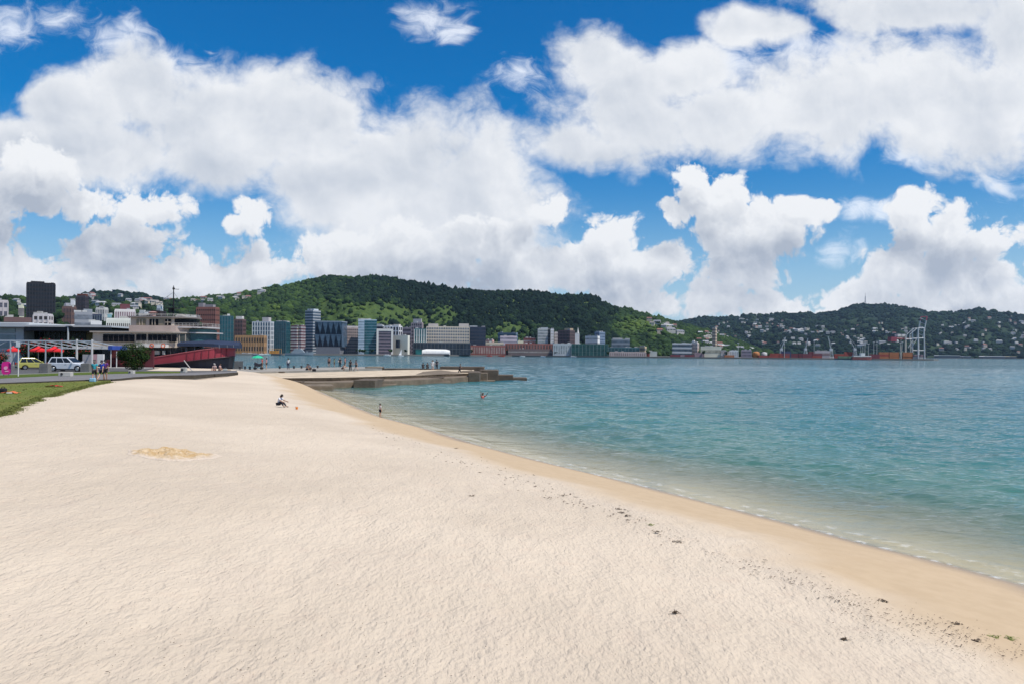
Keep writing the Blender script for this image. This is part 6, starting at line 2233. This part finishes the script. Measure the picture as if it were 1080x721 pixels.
q = G(69, 391.8, 1.89)
car('white sport utility car parked side on between two stone plinths', q + Vector((0, 1, 0)), -.10, 4.65, 1.85, 1.70, (.66, .68, .70), True)
q = G(36, 389.6, 1.89)
car('yellow green hatchback parked with its red tail lights towards the beach', q, .72, 3.9, 1.68, 1.5, (.40, .38, .10), False)
q = G(-14, 390.0, 1.89)
car('dark blue saloon parked behind the pink sign', q, .5, 4.2, 1.72, 1.42, (.02, .03, .06), False)

# ------------------------------------------------------------------ bushes with individual leaves
def leaf_bush(label, x, y, z, w, h, cols, name='bush', n=3200, leaf=.10, trunk=True, flowers=None, lobes=None, cat='bush', group=None):
    r_ = random.Random(int(abs(x) * 31 + y))
    root = thing(name, label, cat, (x, y, z), 0, group)
    lobes = lobes or [(r_.uniform(-.28, .28) * w, r_.uniform(-.28, .28) * w, h * r_.uniform(.35, .75), r_.uniform(.2, .32) * w) for _ in range(9)]
    if trunk:
        tb = MB().tube([(0, 0, 0), (.05, 0, h * .3), (-.05, 0, h * .55)], [.11 * h / 3, .09 * h / 3, .05 * h / 3], 7)
        for lx, ly, lz, lr in lobes[:5]:
            tb.tube([(.02, 0, h * .25), (lx * .6, ly * .6, lz * .8), (lx, ly, lz)], [.05, .03, .015], 5)
        tb.build('trunk', M((.09, .07, .05), .9), root)
    vs, fs, tv = [], [], []
    fv, ff = [], []
    for q in range(n):
        lx, ly, lz, lr = r_.choice(lobes)
        d = Vector((r_.gauss(0, 1), r_.gauss(0, 1), r_.gauss(0, 1))).normalized()
        rr = lr * r_.uniform(.55, 1.06) ** .6
        c_ = Vector((lx, ly, lz)) + Vector((d.x * rr, d.y * rr, d.z * rr * .85))
        if c_.z < .05:
            continue
        nrm = (d + Vector((r_.gauss(0, .5), r_.gauss(0, .5), r_.gauss(.3, .5)))).normalized()
        t1 = nrm.orthogonal().normalized()
        t2 = nrm.cross(t1)
        a = r_.random() * 6.28
        u = (t1 * math.cos(a) + t2 * math.sin(a)) * leaf * r_.uniform(.6, 1.2)
        v = (t2 * math.cos(a) - t1 * math.sin(a)) * leaf * .45
        flw = flowers and r_.random() < flowers and d.z > -.1
        V_, F_ = (fv, ff) if flw else (vs, fs)
        o = len(V_)
        V_ += [tuple(c_ - u), tuple(c_ + v), tuple(c_ + u), tuple(c_ - v)]
        F_.append((o, o + 1, o + 2, o + 3))
        if not flw:
            tv += [min(1, max(0, r_.gauss(cols, .14)))] * 4
    link('foliage', npmesh('foliage', np.array(vs), np.array(fs), m_canopy, False, {'tint': tv}), root)
    if fv:
        me = bpy.data.meshes.new('blossom')
        me.from_pydata(fv, [], ff)
        me.materials.append(M((.42, .03, .03), .8, .3, 3))
        link('blossom', me, root)
    return root


q = G(141, 391.6, 1.93)
s_ = q.y / F
lob = [(-1.2, 0, 2.0, .85), (-.5, -.2, 2.6, .9), (.4, 0, 2.7, .9), (1.15, .1, 2.3, .8), (-.9, .2, 1.4, .8), (.8, 0, 1.6, .85), (0, -.3, 1.9, 1.0), (-.3, .1, .9, .85), (.5, 0, .85, .8), (1.35, 0, 1.75, .55), (-1.45, 0, 2.1, .5)]
leaf_bush('round dark green bush in front of the tug', q.x, q.y, 1.93, 3.8, 3.4, .58, n=9000, leaf=.085, lobes=lob)
q = G(2, 391, 1.9)
leaf_bush('red flowering bush behind the pink sign', P(1, 380, 100).x, 100, GR, 2.6, 2.6, .35, n=3000, leaf=.08, flowers=.22)
for i, px in enumerate((30, 39, 50, 60, 69, 80, 87)):
    leaf_bush('bushy pohutukawa tree with red blossom under the pavilion eaves', P(px, 380, 133).x, 133, GR, 3.4, 4.6 + .3 * (i % 3), .33, name='tree', cat='tree', n=2600, leaf=.13, flowers=.13, group='red blossomed trees before the pavilion')

# ------------------------------------------------------------------ people
def at(px, py, z):
    return G(px, py, z)


F_R, F_L, F_C, F_A = PI / 2, -PI / 2, 0.0, PI      # facing: right, left, camera, away
person('person in teal shirt and dark shorts walking along the lawn edge', at(99.5, 401.9, 1.94), 1.76, F_A + .3, 'walk', (.03, .26, .32), (.02, .02, .025), hair=(.12, .10, .09), skin='tan', shoes=(.5, .5, .48))
person('person in bright blue shirt walking beside the one in teal', at(107, 401.2, 1.94), 1.72, F_A - .2, 'walk', (.02, .05, .32), (.015, .015, .03), hair=(.05, .04, .05), skin='light')
person('person in purple top half hidden by the bright blue shirt', at(111, 400.4, 1.94), 1.70, F_A - .1, 'stand', (.11, .03, .16), (.02, .02, .025), hair=(.02, .015, .02), skin='tan')
q = at(97.8, 402.3, 1.96)
r = thing('beach_bag', 'pale blue bag on the grass at the feet of the walkers', 'bag', q)
MB().box(-.22, .22, -.14, .14, 0, .30).build('body', M((.25, .45, .58), .8), r, bevel=.06)
MB().tube([(-.14, 0, .28), (-.08, 0, .46), (.08, 0, .46), (.14, 0, .28)], .015, 6).build('handle', M((.2, .38, .5)), r)

# children on the sand
zs_ = ground_z(G(294, 428, 1.5).x, G(294, 428, 1.5).y)
q = G(293.5, 428.3, zs_)
person('child in white shirt sitting on the sand bent over its knees', (q.x, q.y, ground_z(q.x, q.y) - .01), 1.28, F_R - .35, 'sit', (.62, .62, .66), (.02, .02, .03), hair=(.025, .018, .012), skin='tan', cat='child')
q = G(401, 439.4, .12)
person('toddler in pale top and dark shorts standing at the water edge', (q.x, q.y, ground_z(q.x, q.y)), .92, F_R + .5, 'stand', (.58, .50, .50), (.02, .02, .035), hair=(.03, .02, .015), cat='child')
q = G(509, 419.5, 0.0)
person('bather with raised arms standing waist deep in the bay', (q.x, q.y, -1.2), 1.7, F_C + .4, 'bathe', (.50, .12, .10), (.1, .03, .04), hair=(.05, .03, .02), skin='tan')
# toy bucket and dug sand
q = G(313, 429.5, zs_)
r = thing('toy_bucket', 'small orange toy bucket beside the sitting child', 'bucket', (q.x, q.y, ground_z(q.x, q.y) + .01))
MB().lathe([(.06, 0), (.085, .14), (.075, .14), (.055, .02)], n=14).build('pail', M((.75, .22, .03), .5), r)
MB().tube([(-.08, 0, .135), (-.05, 0, .21), (.05, 0, .21), (.08, 0, .135)], .008, 6).build('handle', M((.7, .65, .5)), r)

# jetty people
def wp(px, py, d):
    return P(px, py, d)


jp = [
    (304, 389.2, 124, 1.72, F_A, 'stand_trousers', (.62, .62, .62), (.04, .05, .09), 'person in white top and dark trousers alone on the jetty walkway'),
    (276.5, 389.0, 121, 1.68, F_R, 'stand', (.42, .06, .05), (.02, .02, .025), 'person in red top beside the green umbrella'),
    (281, 389.0, 121.5, 1.7, F_L, 'stand', (.44, .20, .20), (.03, .03, .04), 'person in pinkish red top facing the green umbrella'),
    (347, 386.6, 140, 1.75, F_A, 'stand', (.32, .17, .12), (.05, .03, .03), 'bare backed looking person in brown standing at the jetty edge'),
    (352.5, 387.0, 138, 1.5, F_L, 'stand', (.16, .22, .10), (.05, .05, .04), 'short person in olive top on the jetty'),
    (358.5, 387.4, 134, 1.7, F_C, 'stand_trousers', (.02, .02, .025), (.02, .02, .03), 'person all in black in the middle of the jetty group'),
    (360.8, 390.6, 122, 1.55, F_R, 'crouch', (.48, .30, .22), (.04, .02, .02), 'person bending down in the jetty group'),
    (364, 387.5, 132, 1.7, F_R, 'stand', (.40, .12, .09), (.03, .03, .03), 'person in rust coloured shirt in the jetty group'),
    (369.5, 391.0, 121, 1.7, F_A, 'stand_trousers', (.025, .02, .022), (.015, .015, .02), 'person in dark jacket on the sunlit jetty deck'),
    (375.6, 390.6, 122, 1.7, F_L, 'walk', (.08, .05, .05), (.02, .02, .02), 'person with bare legs and dark top walking at the end of the jetty group'),
    (484.6, 394.6, 127, 1.75, F_R, 'balance', (.03, .03, .04), (.02, .02, .03), 'person in dark clothes stepping over the blocks with arms spread'),
    (456.3, 390.6, 131, 1.72, F_A, 'stand', (.66, .66, .66), (.55, .55, .55), 'person in white shirt and pale shorts by the two seated figures'),
    (460.6, 389.8, 132, 1.70, F_A, 'stand_trousers', (.025, .03, .045), (.02, .02, .03), 'person in navy standing close behind the white shirt'),
]
for px, py, d, h, yw, ps, sh_, lg_, lb in jp:
    person(lb, wp(px, py, d), h, yw, ps, sh_, lg_, skin=random.choice(['light', 'tan', 'tan']), hair=random.choice([(.02, .015, .01), (.05, .03, .02), (.10, .06, .03)]))
for px, py, d, h, yw, ps, sh_, lg_, lb in (
        (446, 388.9, 133, 1.7, F_A, 'sit', (.018, .018, .022), (.02, .02, .025), 'black clad figure sitting on the jetty back wall, farther from the white shirt'),
        (450.6, 388.9, 133, 1.68, F_A, 'sit', (.022, .018, .02), (.02, .02, .025), 'black clad figure sitting on the jetty back wall close to the white shirt'),
        (323.5, 390.8, 120.5, 1.7, F_R, 'sit_shorts', (.12, .06, .06), (.03, .03, .04), 'person in maroon sitting on the jetty deck beside a dark bag'),
        (328, 390.9, 120.3, 1.6, F_L, 'crouch', (.20, .12, .10), (.03, .03, .03), 'person crouching next to the one in maroon'),
        (226.4, 391.6, 103, 1.7, F_C, 'sit_shorts', (.52, .38, .34), (.08, .05, .05), 'person with white hat sitting on the quay under the tug bow'),
        (231.5, 391.5, 103.4, 1.7, F_R, 'sit_shorts', (.46, .30, .28), (.32, .22, .16), 'person in faded pink sitting beside the white hat')):
    person(lb, wp(px, py, d), h, yw, ps, sh_, lg_, skin='tan', hair=(.6, .58, .55) if 'white hat sitting' in lb else (.03, .02, .015))


def bag(label, px, py, d, w, h, c):
    q = P(px, py, d)
    r = thing('bag', label, 'bag', q)
    MB().box(-w / 2, w / 2, -.15, .15, 0, h).build('body', M(c, .85), r, bevel=.08)
    MB().tube([(-w * .3, 0, h * .95), (-w * .15, 0, h * 1.3), (w * .15, 0, h * 1.3), (w * .3, 0, h * .95)], .02, 6).build('handle', M(tuple(v * .6 for v in c)), r)


bag('dark rucksack set down on the jetty deck', 331.3, 391.2, 119, .55, .38, (.02, .018, .02))
bag('pale beach bag on the quay next to faded pink figure', 237.5, 391.7, 103, .6, .38, (.42, .42, .38))
bag('sandy coloured bag at the end of the row on the quay', 241.5, 391.9, 103, .5, .30, (.45, .34, .24))
bag('black bag on the grass near the picture edge', 3.2, 413.6, G(3.2, 413.6, 1.95).y, .35, .26, (.015, .015, .02))
q = P(271.5, 389.0, 122)
r = thing('parasol', 'bright green umbrella shading a pram on the jetty walkway', 'umbrella', q)
mb = MB()
vs = [(0, 0, 2.15)]
for i in range(8):
    a = i * PI / 4
    vs += [(.95 * math.cos(a), .95 * math.sin(a), 1.72), (.55 * math.cos(a), .55 * math.sin(a), 2.0)]
fs = []
for i in range(8):
    a, b_ = 1 + 2 * i, 1 + 2 * ((i + 1) % 8)
    fs += [(0, a + 1, b_ + 1), (a + 1, a, b_, b_ + 1)]
mb.add(vs, fs).build('canopy', M((.02, .42, .22), .7), r)
MB().tube([(0, 0, 0), (0, 0, 2.1)], .025, 6).build('pole', M((.2, .2, .2)), r)
q = P(272.5, 389.2, 121)
r = thing('pram', 'dark pram parked under the bright green umbrella', 'pram', q)
MB().profile([(-.6, .45), (.5, .45), (.65, .95), (.1, .85), (-.55, 1.1)], -.25, .25).build('seat', M((.03, .03, .04), .8), r, bevel=.04)
for sx in (-.5, .5):
    for sy in (-.26, .26):
        MB().wheel(sx, sy, .2, .2, .05, 14).build('wheel', M((.02, .02, .02)), r)
MB().tube([(-.5, -.2, .2), (.5, -.2, .6), (.85, -.2, 1.05), (.85, .2, 1.05), (.5, .2, .6), (-.5, .2, .2)], .02, 6).build('frame', M((.3, .3, .3)), r)

# towels on the lawn
def towel(label, px, py, c1, c2, w=.9, dpt=.5):
    q = G(px, py, 1.97)
    r = thing('towel', label, 'towel', (q.x, q.y, 1.96), .2)
    n = 10
    vs, fs = [], []
    for i in range(n + 1):
        for j in range(n + 1):
            x, y = (i / n - .5) * w, (j / n - .5) * dpt
            vs.append((x, y, .03 + .16 * float(vnoise(np.array([i * .7 + px]), np.array([j * .7]))[0]) * (1 - abs(i / n - .5) * 1.4)))
    for i in range(n):
        for j in range(n):
            fs.append((i * (n + 1) + j, (i + 1) * (n + 1) + j, (i + 1) * (n + 1) + j + 1, i * (n + 1) + j + 1))
    MB().add(vs, fs).build('cloth', M(c1, .9, .15, 3), r, True)
    if c2:
        MB().box(-w * .12, w * .2, -dpt * .53, -dpt * .45, .02, .10).build('stripe', M(c2, .9), r)


towel('crumpled red towel lying on the lawn', 57, 407.6, (.40, .03, .03), None, 1.0, .6)
towel('orange and white towel on the lawn near the black bag', 11, 414.4, (.55, .13, .05), (.6, .55, .5), .9, .5)

# dug heap of damp golden sand
zq = ground_z(G(184, 477, 1.7).x, G(184, 477, 1.7).y)
q0 = G(184, 478.5, zq)
n = 130
XM, YM = np.meshgrid(np.linspace(-1.3, 1.3, n), np.linspace(-1.5, 1.5, n))
rr = np.sqrt((XM / 1.08) ** 2 + (YM / 1.15) ** 2)
env = np.clip(1.05 - rr + .55 * (fbm(XM * 1.7 + 4, YM * 1.7, 4) - .5), 0, 1)
clod = np.maximum(0, fbm(XM * 3.4, YM * 2.6, 4) - .30)
hm = env ** .8 * (.03 + .40 * clod) + .12 * env * (fbm(XM * 9, YM * 7, 3, ridge=True) - .55)


def sheet_z(x, y):
    i = np.clip(np.searchsorted(Yr, y), 1, NR - 1)
    out = np.empty_like(x)
    for a_ in np.ndindex(x.shape):
        out[a_] = np.interp(x[a_], XX[i[a_]], ZZ[i[a_]])
    return out


zg = sheet_z(XM + q0.x, YM + q0.y)
V = np.stack([XM, YM, zg + hm + .004 - zq], -1).reshape(-1, 3)
I = np.arange(n * n).reshape(n, n)
Fm = np.stack([I[:-1, :-1], I[:-1, 1:], I[1:, 1:], I[1:, :-1]], -1).reshape(-1, 4)
keep = (env.ravel()[Fm].max(1) > .01)
m_damp, nt = newmat('damp_sand')
k = NT(nt)
pos = k.n('ShaderNodeNewGeometry').outputs['Position']
n1 = k.noise(pos, 5, 5, .6).outputs[0]
n2 = k.noise(pos, 16, 4, .6).outputs[0]
am = k.n('ShaderNodeAttribute', attribute_name='dug').outputs['Fac']
cc = k.mix(k.smooth(n1, .35, .65), (.45, .30, .145), (.58, .45, .29))
am = k.smooth(k.math('ADD', am, k.math('MULTIPLY', k.math('SUBTRACT', n2, .5), .5)), .02, .35)
cc = k.mix(am, (.60, .50, .395), cc)
b = k.n('ShaderNodeBsdfPrincipled', {'Base Color': cc, 'Roughness': .95, 'Specular IOR Level': .15, 'Normal': k.bump(n2, .9, .06)})
k.n('ShaderNodeOutputMaterial', {0: b.outputs[0]})
o = link('sand_heap', npmesh('sand_heap', V, Fm[keep], m_damp, True, {'dug': env.ravel()}), None, (q0.x, q0.y, zq))
tag(o, 'low heap of freshly dug golden sand on the pale beach', 'sand heap', kind='thing')

# ------------------------------------------------------------------ seaweed and flotsam
def on_sand(px, py, it=6):
    z = 1.5
    for _ in range(it):
        q = G(px, py, z)
        z = ground_z(q.x, q.y)
    return Vector((q.x, q.y, z))


def weed_mesh(r_, n, w, h, strand=.07):
    vs, fs = [], []
    for q in range(n):
        a, rr = r_.random() * 6.28, r_.random() ** .6
        c_ = Vector((math.cos(a) * rr * w / 2, math.sin(a) * rr * w / 3, h * r_.random() * (1 - rr)))
        dr = Vector((r_.gauss(0, 1), r_.gauss(0, .7), r_.gauss(0, .25))).normalized()
        sd2 = dr.cross(Vector((0, 0, 1))).normalized() * strand * .16
        o = len(vs)
        m1 = c_ + dr * strand * .5 + Vector((0, 0, r_.uniform(0, h * .5)))
        e = c_ + dr * strand + Vector((r_.gauss(0, .01), r_.gauss(0, .01), -h * .1))
        for p_ in (c_, m1, e):
            vs += [tuple(p_ - sd2), tuple(p_ + sd2)]
        fs += [(o, o + 1, o + 3, o + 2), (o + 2, o + 3, o + 5, o + 4)]
    return vs, fs


rw = random.Random(12)
brown, green = M((.085, .058, .034), .8, .4, 4), M((.17, .20, .03), .6, .3, 4)
for px, py, w, isg, lb in (
        (497, 523, .34, 0, 'isolated brown seaweed clump on the dry sand near mid beach'),
        (595, 522.5, .45, 0, 'dark seaweed clump just above the damp sand, beside a thin trail'),
        (651.5, 537, .36, 0, 'brown seaweed scrap along the strand line'),
        (655, 540.5, .25, 0, 'brown seaweed scrap along the strand line'),
        (662, 544, .22, 0, 'brown seaweed scrap along the strand line'),
        (686, 553.5, .28, 1, 'yellow green seaweed scrap on the strand line'),
        (692, 561, .24, 0, 'brown seaweed scrap along the strand line'),
        (715, 571.5, .42, 0, 'long dark seaweed strip pointing down the beach'),
        (876, 622, .32, 1, 'yellow green seaweed tuft above the thickest wrack'),
        (930.5, 634, .34, 0, 'dark brown rounded seaweed lump on the damp sand'),
        (901, 639.5, .42, 0, 'stringy dark seaweed patch beside the rounded lump'),
        (1008.5, 658, .30, 0, 'dark seaweed knot at the seaward side of the wrack'),
        (1028, 676, .26, 0, 'dark seaweed knot under the green weeds'),
        (1046, 672, .36, 1, 'larger limp green seaweed piece in the wrack'),
        (1065, 673.5, .34, 1, 'flat green seaweed piece close to the frame corner'),
        (891, 675, .09, 0, 'lone dark scrap in the pale scuffed sand'),
        (712, 646, .11, 0, 'lone dark scrap on open pale sand, thin and slanted'),
        (481, 472.5, .35, 0, 'small brown seaweed clump below the swash line')):
    q = on_sand(px, py)
    vs, fs = weed_mesh(rw, 30, w * .55, .022, .042)
    o = MB().add(vs, fs).build('seaweed', green if isg else brown)
    o.location = q + Vector((0, 0, .015))
    tag(o, lb, 'seaweed', 'seaweed scraps along the strand line')

# fine wrack: one mass of countless crumbs
vs, fs = [], []
mi = []


def crumb(x, y, s):
    z = ground_z_fast(x, y)
    a = rw.random() * 6.28
    o = len(vs)
    l, w = s * rw.uniform(.7, 2.2), s * rw.uniform(.25, .6)
    ca, sa = math.cos(a), math.sin(a)
    for u, v in ((-l, 0), (0, -w), (l, 0), (0, w)):
        vs.append((x + u * ca - v * sa, y + u * sa + v * ca, z + .012 + rw.random() * .01))
    vs.append((x, y, z + .012 + s * .6))
    fs.extend([(o, o + 1, o + 4), (o + 1, o + 2, o + 4), (o + 2, o + 3, o + 4), (o + 3, o, o + 4)])


_gx = {}


def ground_z_fast(x, y):
    # height of the actual sand sheet (relief included) by nearest grid vertex
    i = int(np.clip(np.searchsorted(Yr, y), 1, NR - 1))
    j = int(np.clip(np.searchsorted(XX[i], x), 1, NC - 1))
    return float(max(ZZ[i, j], ZZ[i, j - 1], ZZ[i - 1, j]))


def px_line(pts, n, spread, smin, smax):
    for _ in range(n):
        t = rw.random() * (len(pts) - 1)
        i = int(t)
        f = t - i
        px = pts[i][0] * (1 - f) + pts[i + 1][0] * f + rw.gauss(0, spread)
        py = pts[i][1] * (1 - f) + pts[i + 1][1] * f + rw.gauss(0, spread * .35)
        q = on_sand(px, py, 3)
        crumb(q.x, q.y, rw.uniform(smin, smax))


px_line([(395, 453), (430, 466), (470, 480), (520, 496), (560, 508), (600, 525), (640, 537), (690, 556)], 260, 9, .01, .035)
px_line([(690, 556), (760, 588), (810, 603), (850, 616), (900, 640)], 260, 12, .006, .024)
px_line([(880, 632), (930, 648), (980, 660), (1020, 672), (1080, 692)], 620, 16, .004, .018)
px_line([(890, 660), (930, 672), (990, 685), (1060, 705)], 260, 14, .003, .010)
for _ in range(420):
    px, py = rw.gauss(180, 170), rw.uniform(600, 719)
    if 0 < px < 480:
        q = on_sand(px, py, 3)
        crumb(q.x, q.y, rw.uniform(.003, .010))
for _ in range(160):
    px, py = rw.gauss(430, 90), rw.uniform(640, 719)
    q = on_sand(px, py, 3)
    crumb(q.x, q.y, rw.uniform(.003, .009))
for _ in range(220):
    px, py = rw.uniform(0, 900), rw.uniform(500, 719)
    q = on_sand(px, py, 3)
    crumb(q.x, q.y, rw.uniform(.003, .009))
tag(MB().add(vs, fs).build('beach_debris', M((.075, .05, .035), .9, .5, 6)), 'countless dark crumbs of weed and shell strewn over the sand', 'debris', kind='stuff')
